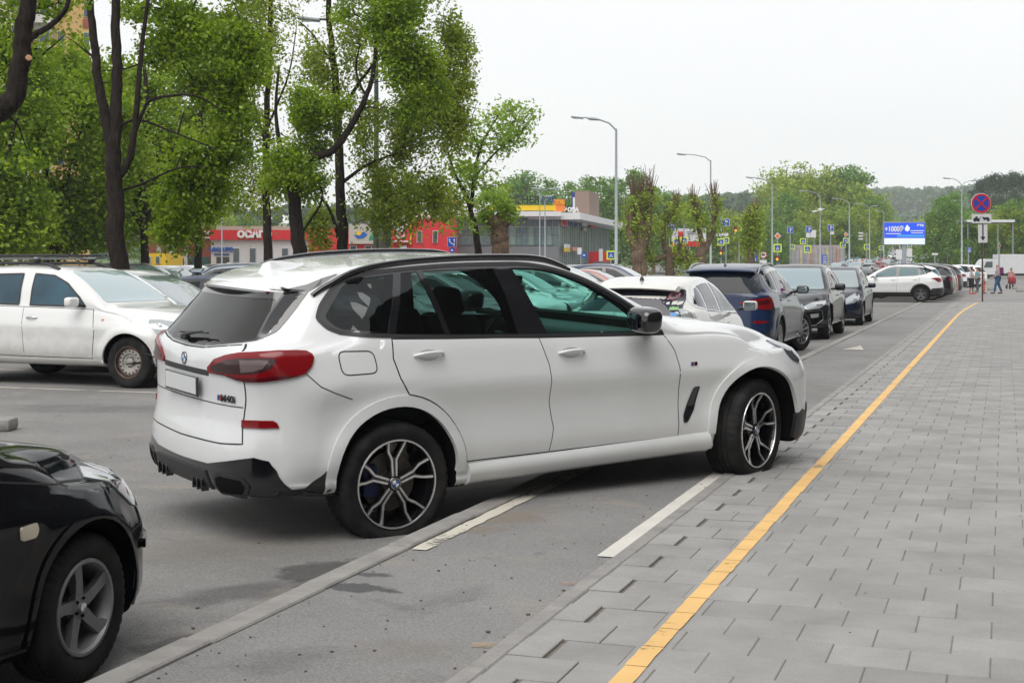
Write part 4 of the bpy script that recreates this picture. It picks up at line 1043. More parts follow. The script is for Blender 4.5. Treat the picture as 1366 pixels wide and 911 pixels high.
    # cabin
    for y in (-.38, .38):
        for x, nm in ((1.0, 'seat'), (.05, 'seat')):
            q = MB(); q.rbox((x+.15, y, .72), (.52, .50, .16), r=.05); R_ = Matrix.Rotation(math.radians(-16), 3, 'Y')
            q.rbox((x-.16, y, 1.02), (.13, .50, .60), r=.05, R=R_); so = q.build(nm, M_seat, t, smooth=50)
            q = MB(); q.rbox((x-.27, y, 1.40), (.10, .27, .19), r=.045, seg=3, R=R_); q.tube([(x-.25, y-.06, 1.26), (x-.27, y-.06, 1.36)], .007, 6); q.tube([(x-.25, y+.06, 1.26), (x-.27, y+.06, 1.36)], .007, 6)
            q.build('headrest', M_seat, so, smooth=50)
    q = MB(); q.rbox((1.98, 0, 1.0), (.42, 1.62, .30), r=.06, seg=3); q.rbox((1.83, .38, 1.13), (.22, .34, .08), r=.03); q.build('dashboard', M_cabin, t, smooth=50)
    q = MB(); n = 28; R_ = Matrix.Rotation(math.radians(-64), 3, 'Y'); pts = [Vector((1.66, .38, 1.06))+R_ @ Vector((.185*math.cos(2*math.pi*i/n), .185*math.sin(2*math.pi*i/n), 0)) for i in range(n+1)]
    q.tube(pts, .014, 8, cap=False); q.rbox((1.68, .38, 1.055), (.05, .15, .10), r=.02, R=R_); q.build('steering_wheel', M_gloss, t, smooth=60)
    q = MB(); q.rbox((1.50, 0.0, 1.50), (.03, .25, .065), r=.015); q.build('interior_mirror', M_gloss, t)
    q = MB(); q.tube([(1.51, 0, 1.47), (1.51, 0, 1.40)], .003, 5); q.rbox((1.51, 0, 1.375), (.02, .03, .055), r=.006); q.build('hanging_charm', M_cabin, t)
    # wheels
    kw = dict(style='y', fine=True, face=mat('bright_rim', (.78, .78, .79), .26, metal=.85), dark=M_gloss, caliper=M_calblue)
    R_, w_, rr_ = .376, .285, .272
    w1 = wheel(R_, w_, rr_, t, (0, -.83, .358), -1, **kw)
    w2 = wheel(R_, w_, rr_, t, (2.975, -.825, .385), -1, steer=math.radians(19), **kw)
    w3 = wheel(R_, w_, rr_, t, (0, .83, .40), 1, **kw)
    w4 = wheel(R_, w_, rr_, t, (2.975, .825, .35), 1, steer=math.radians(19), **kw)
    for w__ in (w1, w2, w3, w4): roundel(w__, (0, w_*.5*.72+.006, 0), (0, 0, 0), r=.034)
    return t, B
def _diag(ang, x, y, z):
    """coordinates of a point in the plane seen along the outward direction ang"""
    return (-math.sin(ang)*x+math.cos(ang)*y, z)
hero_obj, HB = hero()
# ------------------------------------------------------------------ shops across the pavement, behind the photographer (seen in glass and paint); height and dark walls set to deepen reflections
M_wallg = mat('render_grey', (.085, .08, .078), .85, var=.08, vscale=.8)
M_walld = mat('cladding_dark', (.10, .10, .105), .6)
M_shopg = mat('shop_glass', (.03, .04, .05), .05, ior=1.8)
def shopfront():
    t = thing('shop_building', 'long grey eight storey building with dark shop windows, across the pavement behind the photographer', 'building', S(6, 16, 0), -TH)
    b = MB(); b.box((5, 0, 13), (10, 110, 26)); w = b.build('wall', M_wallg, t, smooth=0)
    b = MB(); b.box((-1.0, 0, 4.3), (2.6, 88, .5)); b.build('canopy', M_walld, t, smooth=0)
    for k in range(-12, 13):
        f = MB(); f.box((-.03, k*3.5, 2.0), (.12, 3.1, 3.4)); f.build('window', M_shopg, t, smooth=0)
        for z in (6.4, 9.4, 12.4, 15.4, 18.4, 21.4):
            if k % 2 == 0: f = MB(); f.box((-.03, k*3.5, z), (.1, 2.6, 1.6)); f.build('window', M_shopg, t, smooth=0)
shopfront()
# ------------------------------------------------------------------ other vehicles
def mk(top, belt, ro, fo, wb, W, Wb, Wr, XR, XF, R=.33, bot=.20, bowR=(.06, .30), bowF=(.14, .42), Aw=None, dr=.035, flare=.014, side=None, DR=None, **k):
    """car outline from a few lists; Aw = (x of windscreen foot, x of windscreen head)"""
    xf, xh = Aw; x1 = wb+fo
    d = dict(R=R, top=top, belt=belt, bot=[(-ro, bot+.06), (-ro*.5, bot+.02), (0, bot), (wb, bot), (x1, bot+.02)],
             hw=[(-ro, W*.96), (-ro*.4, W*.985), (.2, W), (wb, W), (wb+fo*.5, W*.98), (x1, W*.93)],
             hwb=[(-ro, Wb*.93), (0, Wb), (xf, Wb), (wb, Wb*.985), (x1, Wb*.90)],
             hwr=[(-ro, Wr*.93), (0, Wr), (xh, Wr), ((xh+xf)/2, (Wr+Wb)/2-.015), (xf, Wb-.05), (xf+.35, Wb-.07), (wb+.3, Wb*.88), (x1, Wb*.8)],
             dr=[(-ro, dr), (xh, dr), (xf, .03), (xf+.3, .025), (x1, .05)],
             side=side or [(.10, -.05), (.2, -.02), (.34, -.008), (.5, -.012), (.66, -.002), (.74, .0), (.86, -.008)],
             XR=XR, XF=XF, bowR=bowR, bowF=bowF, flare=[(0, R+.06, flare), (wb, R+.06, flare)], DR=DR or min(1.5, ro+.75), DF=min(1.3, fo+.5))
    d.update(k); return d
def car(name, label, sp, paint, wb, dlo=None, wins=(), doors=(), ws=None, rw=None, lamps=(), group=None, cat='car', nx=80, wheels='10', wkw=None, rr=.21, tw=.215,
        mirror=None, handles=(), trimmat=None, glass=None, wsmat=None, mirmat=None, rail=None, arch=None, steer=0.0, detail=True, wellr=.045, fine=False, label_kw=None, plate=None, sill=None):
    B = Body(sp, nx=nx); R = sp['R']; W = max(x[1] for x in sp['hw']); t = thing(name, label, cat, group=group)
    body_object(B, t, paint, well(0, R, R+wellr, W)+well(wb, R, R+wellr, W))
    trimmat = trimmat or M_gloss; glass = glass or M_glassd
    for s_ in (-1, 1):
        sm = MB()
        for pl in doors: B.ribbon(sm, pl, .010, 'y', s_, off=.001, closed=True, grid=.06)
        if doors: sm.build('panel_gap', M_seam, t, smooth=0)
        for pl, hd in zip(doors, list(handles)+[None]*9):
            d = B.panel('door', pl, paint, t, 'y', s_, off=.003, thick=.005, grid=.06, inset=.004)
            if hd:
                hb = MB(); pts = [B.project([(hd[0]+q*.09, hd[1])], 'y', s_, .03*(1-abs(q)**3)+.004)[0][0] for q in np.linspace(-1, 1, 7)]
                hb.tube(pts, .013, 8, sc=(1, .8)); hb.build('handle', hd[2] if len(hd) > 2 else paint, d, smooth=60)
        if dlo: B.panel('window_trim', dlo, trimmat, t, 'y', s_, off=.005, thick=.008, grid=.055)
        for w_ in wins: B.panel('window', w_, glass, t, 'y', s_, off=.008, thick=.003, grid=.055)
        if arch:
            for cx in (0, wb):
                B.panel('wheel_arch', arc(cx, R+.01, R+wellr+arch[0], -12, 192, 20)+arc(cx, R, R+wellr-.002, 190, -10, 20), arch[1], t, 'y', s_, off=.010, thick=.025, grid=.05)
        if sill: B.panel('sill_cladding', [(R+wellr, sill[0]), (wb-R-wellr, sill[0]), (wb-R-wellr, sill[1]), (R+wellr, sill[1])], sill[2], t, 'y', s_, off=.009, thick=.01, grid=.09)
        if mirror:
            mx, my, mz, sz = mirror; q = MB()
            q.rbox((mx, s_*my, mz), (sz*.62, sz, sz*.66), r=sz*.2, seg=3); mo = q.build('mirror', mirmat or paint, t, smooth=60)
            q = MB(); q.tube([(mx+.06, s_*(my-sz*.85), mz-.05), (mx+.01, s_*(my-sz*.35), mz-.03)], .025, 8); q.build('mirror_foot', M_dark, mo)
            q = MB(); q.rbox((mx-sz*.31, s_*my, mz), (.01, sz*.8, sz*.5), r=.004, seg=1); q.build('mirror_glass', M_mirror, mo)
        if rail:
            pts = []; n = 16
            for i in range(n+1):
                x = rail[0]+(rail[1]-rail[0])*i/n; k = min(i, n-i)/n; pp, _ = B.at((x, s_*(float(B.hwr(x))-.03), 4), (0, 0, -1))
                pts.append((pp.x, pp.y, pp.z+rail[2]*min(1, k*7)**.6))
            q = MB(); q.tube(pts, rail[3], 6, up=(0, 0, 1)); q.build('roof_rail', rail[4], t, smooth=60)
    if ws: B.panel('windscreen', ws, wsmat or M_glassb, t, 'x', 1, off=.006, thick=.006, grid=.06)
    if rw: B.panel('rear_screen', rw, glass, t, 'x', -1, off=.006, thick=.006, grid=.06)
    for L in lamps:      # (name, outline, material, axis, side, mirrored, offset[, parent name])
        nm, pl, mt, ax, sd_, mir, off = L[:7]
        if ax == 'y':
            for s_ in ((-1, 1) if mir else (sd_,)): B.panel(nm, pl, mt, t, 'y', s_, off=off, thick=.012, grid=.05)
        elif ax == 'x':
            B.panel(nm, pl, mt, t, 'x', sd_, off=off, thick=.012, grid=.05)
            if mir: B.panel(nm, [(-p[0], p[1]) for p in pl], mt, t, 'x', sd_, off=off, thick=.012, grid=.05)
        else:            # diagonal: 3-D outline on the right-hand side (y negative), direction angle ax in degrees
            for s_ in (1, -1):
                a = math.radians(ax)*s_; B.panel(nm, [_diag(a, x, y*s_, z) for x, y, z in pl], mt, t, a, off=off, thick=.014, grid=.045)
    if plate:
        q = MB(); q.rbox(plate, (.016, .52, .115), r=.003, seg=1); q.build('number_plate', M_plate, t)
    wk = dict(style=wheels, fine=fine); wk.update(wkw or {})
    for x, s_ in ((0, -1), (wb, -1), (0, 1), (wb, 1)):
        wheel(R, tw, rr, t, (x, s_*(W-tw/2-.015), R), s_, steer=(math.radians(steer) if x else 0), **wk)
    return t, B
def place(t, u, v, toward=0.0, z=RD, w=None):
    """toward: heading in degrees, 0 = along the street away from the camera, 90 = to the left"""
    p = S(u, v, z) if w is None else Vector((w[0], w[1], z)); t.location = p; t.rotation_euler = (0, 0, math.pi/2-TH+math.radians(toward)); return t

# --- white compact SUV with roof rack, steel wheels
M_wd = paint_mat('dusty_white_paint', (.76, .77, .76), .38, dirt=.4)
dtop = [(-.80, 1.40), (-.60, 1.56), (-.2, 1.60), (.5, 1.625), (1.0, 1.62), (1.42, 1.58), (1.7, 1.46), (2.0, 1.27), (2.22, 1.12), (2.35, 1.075), (2.7, 1.05), (3.05, .99), (3.3, .90), (3.44, .80)]
dsp = mk(dtop, [(-.85, 1.05), (0, 1.045), (1.2, 1.02), (2.1, .995), (2.7, .95), (3.2, .86), (3.45, .75)], .83, .82, 2.673, .90, .84, .60,
         XR=[(.25, -.78), (.45, -.83), (.8, -.81), (1.05, -.78), (1.3, -.70), (1.56, -.58), (1.7, -.55)], XF=[(.25, 3.40), (.45, 3.49), (.65, 3.48), (.8, 3.42), (.9, 3.34), (1.05, 3.2)], R=.343, bot=.27, Aw=(2.25, 1.40), flare=.035)
ddlo = [(-.42, 1.07), (-.50, 1.25), (-.40, 1.49), (.2, 1.535), (1.0, 1.535), (1.35, 1.50), (1.60, 1.40), (1.90, 1.20), (2.08, 1.045), (1.2, 1.05)]
dw = [[(-.40, 1.13), (-.44, 1.26), (-.35, 1.45), (.03, 1.48), (.03, 1.11)], [(.13, 1.10), (.13, 1.485), (.78, 1.50), (.83, 1.085)], [(1.02, 1.08), (.98, 1.50), (1.30, 1.475), (1.56, 1.37), (1.82, 1.19), (1.95, 1.065)]]
dd = [[(.10, 1.065), (.08, .85), (.30, .72), (.47, .55), (.50, .40), (.98, .39), (.93, 1.055)], [(.93, 1.055), (.98, .39), (2.10, .38), (2.14, .75), (2.08, 1.03)]]
duster, _b = car('parked_suv', 'dusty white SUV with black roof rack and rusty steel wheels, under the trees', dsp, M_wd, 2.673, None, dw, dd,
    ws=rounded([(-.70, 1.12), (-.55, 1.54), (.55, 1.54), (.70, 1.12)], .05), rw=rounded([(-.6, 1.12), (-.5, 1.45), (.5, 1.45), (.6, 1.12)], .04),
    lamps=[('headlight', [(3.18, -.80, .90), (3.05, -.85, .90), (3.02, -.86, .86), (3.12, -.85, .72), (3.24, -.80, .69), (3.36, -.66, .71), (3.36, -.62, .85)], M_lens, -42, 0, 1, .008),
           ('bumper', [(-.93, .46), (-.5, .50), (.5, .50), (.93, .46), (.9, .20), (-.9, .20)], M_dark, 'x', 1, 0, .012), ('bumper', [(-.93, .48), (.93, .48), (.9, .2), (-.9, .2)], M_dark, 'x', -1, 0, .012),
           ('grille', [(-.55, .80), (.55, .80), (.50, .66), (-.50, .66)], M_dark, 'x', 1, 0, .006), ('taillight', [(.66, 1.02), (.80, 1.02), (.82, .72), (.70, .70)], M_red, 'x', -1, 1, .01),
           ('bumper_cladding', [(3.08, .54), (3.22, .50), (3.30, .25), (3.04, .25), (3.04, .45)], M_dark, 'y', 0, 1, .010), ('indicator', [(2.24, .905), (2.28, .905), (2.28, .885), (2.24, .885)], M_amber, 'y', 0, 1, .006)],
    wheels='steel', rr=.212, tw=.215, mirror=(1.86, 1.00, 1.13, .20), handles=[(.22, .92, M_chrome), (1.10, .91, M_chrome)], glass=mat('blue_window', (.015, .06, .09), .03, ior=1.6, var=.5, vscale=1.2), wsmat=mat('sky_bright_windscreen', (.32, .44, .47), .04, ior=2.0, coat=1),  # side glass noise imitates reflections; windscreen colour brightened for reflected sky
    rail=(-.45, 1.32, .06, .024, M_dark), fine=True, wkw=dict(face=mat('steel_wheel', (.42, .40, .37), .5, metal=.5, var=.2)), sill=(.36, .27, M_wd), arch=(.02, M_wd))
for s_ in (-1, 1):
    q = MB()
    for w_ in dw: _b.ribbon(q, w_, .022, 'y', s_, off=.009, closed=True)
    q.build('window_seal', M_dark, duster, smooth=0)
for x in (.15, .95):
    q = MB(); q.rbox((x, 0, 1.715), (.07, 1.25, .03), r=.01, m=0)
    for y in (-.58, .58): q.rbox((x, y, 1.685), (.09, .07, .05), r=.015, m=1)
    q.build('rack_bar', [M_alloy, M_dark], duster)
q = MB()
for y in (-.40, .40): q.tube([(-.7, y, 1.755), (1.35, y, 1.755)], .02, 6)
for x in np.linspace(-.6, 1.25, 8): q.rbox((x, 0, 1.755), (.03, .84, .02), r=.005, seg=1)
q.build('roof_rack', M_dark, duster)
q = MB(); q.tube([(1.22, 0, 1.60), (1.16, 0, 1.66), (1.0, 0, 1.82)], [.012, .006, .003], 6); q.build('aerial', M_dark, duster)
hd = math.radians(-21.5); fw = Vector((-5.05, 18.77)); fx_ = Vector((math.cos(hd), math.sin(hd))); ly = Vector((-fx_.y, fx_.x))
p = fw-fx_*2.673+ly*.86; duster.location = (p.x, p.y, RD); duster.rotation_euler = (0, 0, hd)

# --- black hatchback, foreground left
M_blk = mat('black_paint', (.003, .0035, .006), .10, coat=.05, spec=.28)
btop = [(-.75, 1.2), (-.5, 1.42), (0, 1.48), (.9, 1.49), (1.2, 1.45), (1.6, 1.26), (2.05, 1.03), (2.25, .965), (2.6, .93), (2.95, .875), (3.2, .785), (3.34, .69)]
bsp = mk(btop, [(-.8, .97), (0, .96), (1.2, .94), (2.0, .90), (2.6, .86), (3.05, .78), (3.35, .63)], .78, .86, 2.55, .86, .80, .55,
         XR=[(.2, -.72), (.45, -.78), (.9, -.72), (1.2, -.62), (1.45, -.5)], XF=[(.16, 3.33), (.30, 3.41), (.50, 3.41), (.62, 3.35), (.73, 3.25), (.86, 3.1)], R=.296, bot=.16, Aw=(2.1, 1.15), flare=.016, bowF=(.20, .34))
bdlo = [(-.3, .97), (-.35, 1.25), (0, 1.36), (.9, 1.39), (1.2, 1.34), (1.6, 1.13), (1.98, .90), (1.0, .925)]
black, BB = car('parked_hatchback', 'glossy black hatchback in the left foreground, only its front wing and wheel in view', bsp, M_blk, 2.55, bdlo,
    [[(.1, 1.0), (.1, 1.31), (.78, 1.35), (.8, .97)], [(.9, .965), (.88, 1.35), (1.2, 1.30), (1.6, 1.08), (1.80, .94)]], [[(.05, .95), (.1, .7), (.42, .42), (.45, .28), (.9, .28), (.86, .93)], [(.86, .93), (.9, .28), (1.98, .27), (2.02, .55), (1.97, .87)]],
    ws=rounded([(-.62, .97), (-.5, 1.37), (.5, 1.37), (.62, .97)], .05), rw=rounded([(-.5, 1.0), (-.42, 1.35), (.42, 1.35), (.5, 1.0)], .04),
    lamps=[('headlight', [(2.80, -.80, .775), (2.94, -.74, .815), (3.10, -.62, .785), (3.22, -.50, .71), (3.20, -.60, .615), (3.10, -.72, .60), (2.98, -.78, .63), (2.88, -.81, .70)], M_lens, -48, 0, 1, .007),
           ('bumper_strip', [(3.10, -.79, .47), (3.18, -.74, .48), (3.32, -.55, .48), (3.34, -.50, .43), (3.20, -.74, .425), (3.11, -.79, .43)], M_blk, -42, 0, 1, .016),
           ('indicator', rounded([(2.125, .685), (2.215, .69), (2.225, .66), (2.21, .635), (2.13, .635)], .012), mat('lamp_ivory', (.62, .56, .44), .2, coat=1), 'y', 0, 1, .010),
           ('side_moulding', [(.5, .45), (1.95, .45), (1.98, .40), (.5, .40)], M_dark, 'y', 0, 1, .010), ('grille', [(-.35, .62), (.35, .62), (.3, .5), (-.3, .5)], M_dark, 'x', 1, 0, .008), ('taillight', [(.55, 1.0), (.7, 1.0), (.75, .7), (.62, .7)], M_red, 'x', -1, 1, .01)],
    wheels='star', rr=.188, tw=.20, mirror=(1.72, .97, 1.0, .19), handles=[(.2, .80), (1.0, .78)], fine=True, steer=2, wellr=.055, wkw=dict(face=mat('dusty_alloy', (.24, .24, .25), .42, metal=.6, var=.25), dark=M_inner), nx=110, arch=(.022, M_blk))
q = MB(); hs = BB.sp
B_ = BB
sm = MB(); B_.ribbon(sm, [(2.02, .865), (2.4, .80), (2.72, .77)], .008, 'y', -1); B_.ribbon(sm, [(2.88, .30), (2.90, .45), (2.86, .58)], .008, 'y', -1)
sm.build('panel_gap', M_seam, black, smooth=0)
p = S(4.73-2.55, -3.36-.80, RD); place(black, 4.746-2.55, -3.409-.845, 0)

# --- pearl white hybrid hatchback with antenna
M_pearl = paint_mat('pearl_paint', (.70, .69, .65), .3, dirt=.25)
ptop = [(-.72, 1.27), (-.45, 1.385), (0, 1.445), (.6, 1.485), (1.0, 1.485), (1.4, 1.42), (1.9, 1.2), (2.35, .98), (2.55, .92), (2.9, .86), (3.2, .78), (3.45, .68)]
psp = mk(ptop, [(-.9, 1.08), (-.4, 1.08), (.3, 1.03), (1.2, .98), (2.1, .93), (2.7, .87), (3.5, .66)], .92, .83, 2.70, .87, .80, .575,
         XR=[(.2, -.85), (.42, -.93), (.7, -.92), (.95, -.90), (1.1, -.84), (1.27, -.74), (1.42, -.60)], XF=[(.2, 3.44), (.4, 3.53), (.6, 3.50), (.75, 3.38)], R=.315, bot=.16, Aw=(2.5, 1.15), flare=.01, bowR=(.07, .22))
pdlo = curve([(-.36, 1.105), (-.40, 1.18), (-.05, 1.36), (.5, 1.415), (1.0, 1.415), (1.3, 1.36), (1.7, 1.19), (2.20, .965)], 4)+[Vector((1.2, 1.0)), Vector((.3, 1.055))]
prius, PB = car('parked_hatchback', 'pearl white hatchback with roof aerial and round sticker on its rear screen', psp, M_pearl, 2.7, pdlo,
    [[(-.30, 1.12), (-.33, 1.18), (-.02, 1.33), (.10, 1.345), (.06, 1.085)], [(.16, 1.075), (.18, 1.36), (.5, 1.385), (.86, 1.39), (.92, 1.03)], [(1.02, 1.02), (.97, 1.39), (1.28, 1.335), (1.68, 1.165), (1.98, 1.0)]],
    [[(.10, 1.055), (.10, .8), (.36, .62), (.46, .32), (.98, .32), (.95, 1.015)], [(.95, 1.015), (.98, .32), (2.12, .31), (2.18, .6), (2.10, .955)]],
    ws=rounded([(-.66, 1.0), (-.5, 1.40), (.5, 1.40), (.66, 1.0)], .05),
    rw=rounded([(-.585, 1.325), (.585, 1.325), (.66, 1.02), (.56, .965), (.25, .93), (-.25, .93), (-.56, .965), (-.66, 1.02)], .03),
    lamps=[('taillight', [(-.86, -.72, 1.09), (-.80, -.745, 1.10), (-.74, -.79, 1.06), (-.70, -.835, .88), (-.74, -.83, .83), (-.84, -.78, .83), (-.88, -.72, .90)], M_lens, 180+50, 0, 1, .012),
           ('taillight_base', [(-.87, -.74, .93), (-.76, -.80, .94), (-.70, -.84, .875), (-.74, -.835, .825), (-.845, -.785, .825)], M_red, 180+50, 0, 1, .020),
           ('bumper', [(-.8, .50), (.8, .50), (.8, .2), (-.8, .2)], M_pearl, 'x', -1, 0, .02)],
    wheels='5', mirror=(1.98, 1.0, 1.07, .19), handles=[(.26, .90, M_pearl), (1.12, .87, M_pearl)], nx=90, glass=mat('dim_window', (.018, .022, .038), .04, ior=1.5), trimmat=M_chrome)
sb = MB(); rows = []
for i in range(15):
    y = -.55+1.1*i/14; k = abs(y)/.55; f0, _ = PB.at((-.35, y*.94, 4), (0, 0, -1)); xt = -.80+.13*k**3; zt = 1.365-.03*k*k
    rows.append([(-.30, y, f0.z-.01), (-.5, y, zt+.035), (xt+.02, y, zt+.005), (xt, y, zt-.014), (xt+.03, y, zt-.030), (-.5, y, zt-.035)])
V = [p_ for r_ in rows for p_ in r_]; sb.add(V, [(i*6+k, i*6+(k+1) % 6, (i+1)*6+(k+1) % 6, (i+1)*6+k) for i in range(14) for k in range(6)]); sb.add(rows[0], [tuple(range(6))]); sb.add(rows[-1], [tuple(range(6))])
sb.build('roof_spoiler', M_pearl, prius, smooth=50)
q = MB(); q.lathe([(0, .05), (.018, .04), (.03, 0), (0, 0)], 12, c=(-.12, 0, 1.435), ax='z'); q.tube([(-.12, 0, 1.48), (-.20, 0, 1.66)], [.006, .003], 6); q.build('aerial', M_dark, prius, smooth=50)
def sticker(P, parent, ctr, r):
    pts = [(ctr[0]+r*math.cos(a), ctr[1]+r*math.sin(a)) for a in np.linspace(0, 2*math.pi, 25)[:-1]]
    s0 = P.panel('sticker', pts, mat('sticker_pink', (.55, .12, .2), .5), parent, 'x', -1, off=.008, thick=.002, grid=.04)
    P.panel('sticker_disc', [(ctr[0]+(p[0]-ctr[0])*.8, ctr[1]+(p[1]-ctr[1])*.8) for p in pts], M_plate, s0, 'x', -1, off=.009, thick=.001, grid=.04)
    q = MB()
    for ln in ([(-.6, .1), (-.1, .25), (.2, -.1), (.6, .2)], [(-.3, -.5), (.0, -.1), (.35, -.55)], [(-.5, .5), (.1, .35), (.5, .55)]): P.ribbon(q, [(ctr[0]+a*r, ctr[1]+b_*r) for a, b_ in ln], r*.2, 'x', -1, off=.017)
    q.build('sticker_print', mat('sticker_ink', (.30, .03, .06), .5), s0, smooth=0)
sticker(PB, prius, (-.50, 1.255), .052)
PB.panel('sticker', rounded([(-.60, 1.12), (-.50, 1.12), (-.50, 1.085), (-.60, 1.085)], .01), mat('sticker_green', (.25, .5, .2), .5), prius, 'x', -1, off=.008, thick=.001)
PB.panel('sticker', rounded([(-.61, 1.055), (-.52, 1.055), (-.52, 1.015), (-.61, 1.015)], .02), mat('sticker_blue', (.1, .3, .65), .5), prius, 'x', -1, off=.008, thick=.001)
place(prius, 16.55+.92, -3.42-.87, 0)

# --- navy SUV
M_navy = paint_mat('navy_paint', (.006, .020, .07), .2, coat=.3)
ntop = [(-.62, 1.50), (-.4, 1.57), (0, 1.62), (.6, 1.645), (1.05, 1.635), (1.4, 1.56), (1.8, 1.36), (2.15, 1.16), (2.3, 1.11), (2.9, 1.06), (3.4, .96), (3.62, .82)]
nsp = mk(ntop, [(-.85, 1.13), (0, 1.14), (1.2, 1.09), (2.1, 1.04), (3.0, .98), (3.65, .78)], .98, .83, 2.864, .945, .88, .63,
         XR=[(.25, -.92), (.45, -1.0), (.75, -.97), (1.0, -.93), (1.15, -.90), (1.4, -.74), (1.55, -.62), (1.7, -.58)], XF=[(.25, 3.60), (.5, 3.69), (.8, 3.64), (1.0, 3.4)], R=.365, bot=.23, Aw=(2.25, 1.2), flare=.022)
ndlo = curve([(-.30, 1.17), (-.42, 1.24), (-.2, 1.49), (.4, 1.56), (1.0, 1.56), (1.3, 1.49), (1.65, 1.32), (2.08, 1.07)], 4)+[Vector((1.2, 1.115)), Vector((.3, 1.15))]
navy, NB = car('parked_suv', 'dark blue SUV with silver roof rails and a shark fin aerial, in the kerbside line', nsp, M_navy, 2.864, ndlo,
    [[(-.28, 1.20), (-.35, 1.25), (-.15, 1.45), (.12, 1.49), (.02, 1.185)], [(.12, 1.175), (.22, 1.50), (.84, 1.52), (.90, 1.14)], [(1.0, 1.13), (.96, 1.52), (1.28, 1.45), (1.62, 1.28), (1.9, 1.11)]],
    [[(.06, 1.15), (.06, .9), (.38, .72), (.52, .40), (1.02, .40), (.96, 1.12)], [(.96, 1.12), (1.02, .40), (2.2, .39), (2.25, .8), (2.1, 1.06)]],
    ws=rounded([(-.74, 1.14), (-.58, 1.57), (.58, 1.57), (.74, 1.14)], .05), rw=rounded([(-.60, 1.46), (.60, 1.46), (.72, 1.20), (.64, 1.15), (-.64, 1.15), (-.72, 1.20)], .05),
    lamps=[('taillight', [(-.92, -.36, .99), (-.90, -.50, 1.03), (-.82, -.72, 1.07), (-.68, -.86, 1.085), (-.60, -.89, 1.07), (-.60, -.91, .95), (-.72, -.88, .88), (-.86, -.74, .885), (-.92, -.56, .93)], M_red, 180+52, 0, 1, .014),
           ('lamp_insert', [(-.90, -.52, .99), (-.82, -.70, 1.03), (-.70, -.83, 1.04), (-.72, -.83, .98), (-.84, -.72, .955), (-.90, -.55, .96)], M_redd, 180+52, 0, 1, .0165),
           ('rear_reflector', [(-.93, -.60, .70), (-.84, -.76, .70), (-.76, -.84, .69), (-.84, -.78, .655), (-.93, -.62, .655)], M_red, 180+52, 0, 1, .008),
           ('rear_diffuser', [(-.85, .50), (-.5, .46), (.5, .46), (.85, .50), (.85, .22), (-.85, .22)], M_dark, 'x', -1, 0, .012), ('headlight', [(.5, .90), (.78, .92), (.8, .80), (.55, .78)], M_lens, 'x', 1, 1, .01)],
    wheels='10', rr=.24, tw=.25, mirror=(1.86, 1.05, 1.17, .22), mirmat=M_gloss, handles=[(.22, 1.02, M_chrome), (1.15, .99, M_chrome)], steer=-24, rail=(-.35, 1.25, .03, .016, M_alloy), glass=M_glassd, nx=90)
q = MB(); V = []
for x, w_, z in ((.05, .004, .0), (-.06, .02, .03), (-.14, .016, .055), (-.20, .008, .0)): f0, _ = NB.at((x, 0, 4), (0, 0, -1)); V += [(x, -w_-.01, f0.z-.01), (x, 0, f0.z+z), (x, w_+.01, f0.z-.01)]
q.add(V, [(i*3+k, i*3+k+1, (i+1)*3+k+1, (i+1)*3+k) for i in range(3) for k in range(2)]); q.build('aerial', M_navy, navy, smooth=50)
sb = MB(); rows = []
for i in range(13):
    y = -.58+1.16*i/12; k = abs(y)/.58; xt = -.76+.14*k**3; zt = 1.535-.025*k*k
    rows.append([(-.35, y, zt+.03), (xt+.02, y, zt+.01), (xt, y, zt-.01), (xt+.03, y, zt-.03), (-.4, y, zt-.04)])
V = [p_ for r_ in rows for p_ in r_]; sb.add(V, [(i*5+k, i*5+(k+1) % 5, (i+1)*5+(k+1) % 5, (i+1)*5+k) for i in range(12) for k in range(5)]); sb.add(rows[0], [tuple(range(5))]); sb.add(rows[-1], [tuple(range(5))])
sb.build('roof_spoiler', M_navy, navy, smooth=50)
place(navy, 27.2-2.864, -3.58-.945, 0)

# --- black crossover facing the camera
M_char = paint_mat('charcoal_paint', (.008, .008, .010), .18, coat=.25)
ctop = [(-.72, 1.40), (-.45, 1.52), (0, 1.59), (.6, 1.625), (1.05, 1.61), (1.4, 1.52), (1.85, 1.29), (2.25, 1.07), (2.4, 1.03), (2.9, .98), (3.3, .89), (3.6, .76)]
csp = mk(ctop, [(-.9, 1.10), (0, 1.08), (1.2, 1.03), (2.1, .98), (2.9, .91), (3.3, .82), (3.65, .66)], .95, .95, 2.75, .935, .87, .60,
         XR=[(.25, -.88), (.5, -.96), (.9, -.92), (1.1, -.88), (1.4, -.7), (1.6, -.55)], XF=[(.22, 3.62), (.42, 3.71), (.62, 3.69), (.78, 3.58), (.95, 3.4)], R=.37, bot=.24, Aw=(2.35, 1.15), flare=.03)
cdlo = curve([(-.25, 1.12), (-.42, 1.17), (-.1, 1.43), (.4, 1.51), (1.0, 1.52), (1.3, 1.45), (1.7, 1.25), (2.15, 1.01)], 4)+[Vector((1.2, 1.05)), Vector((.3, 1.09))]
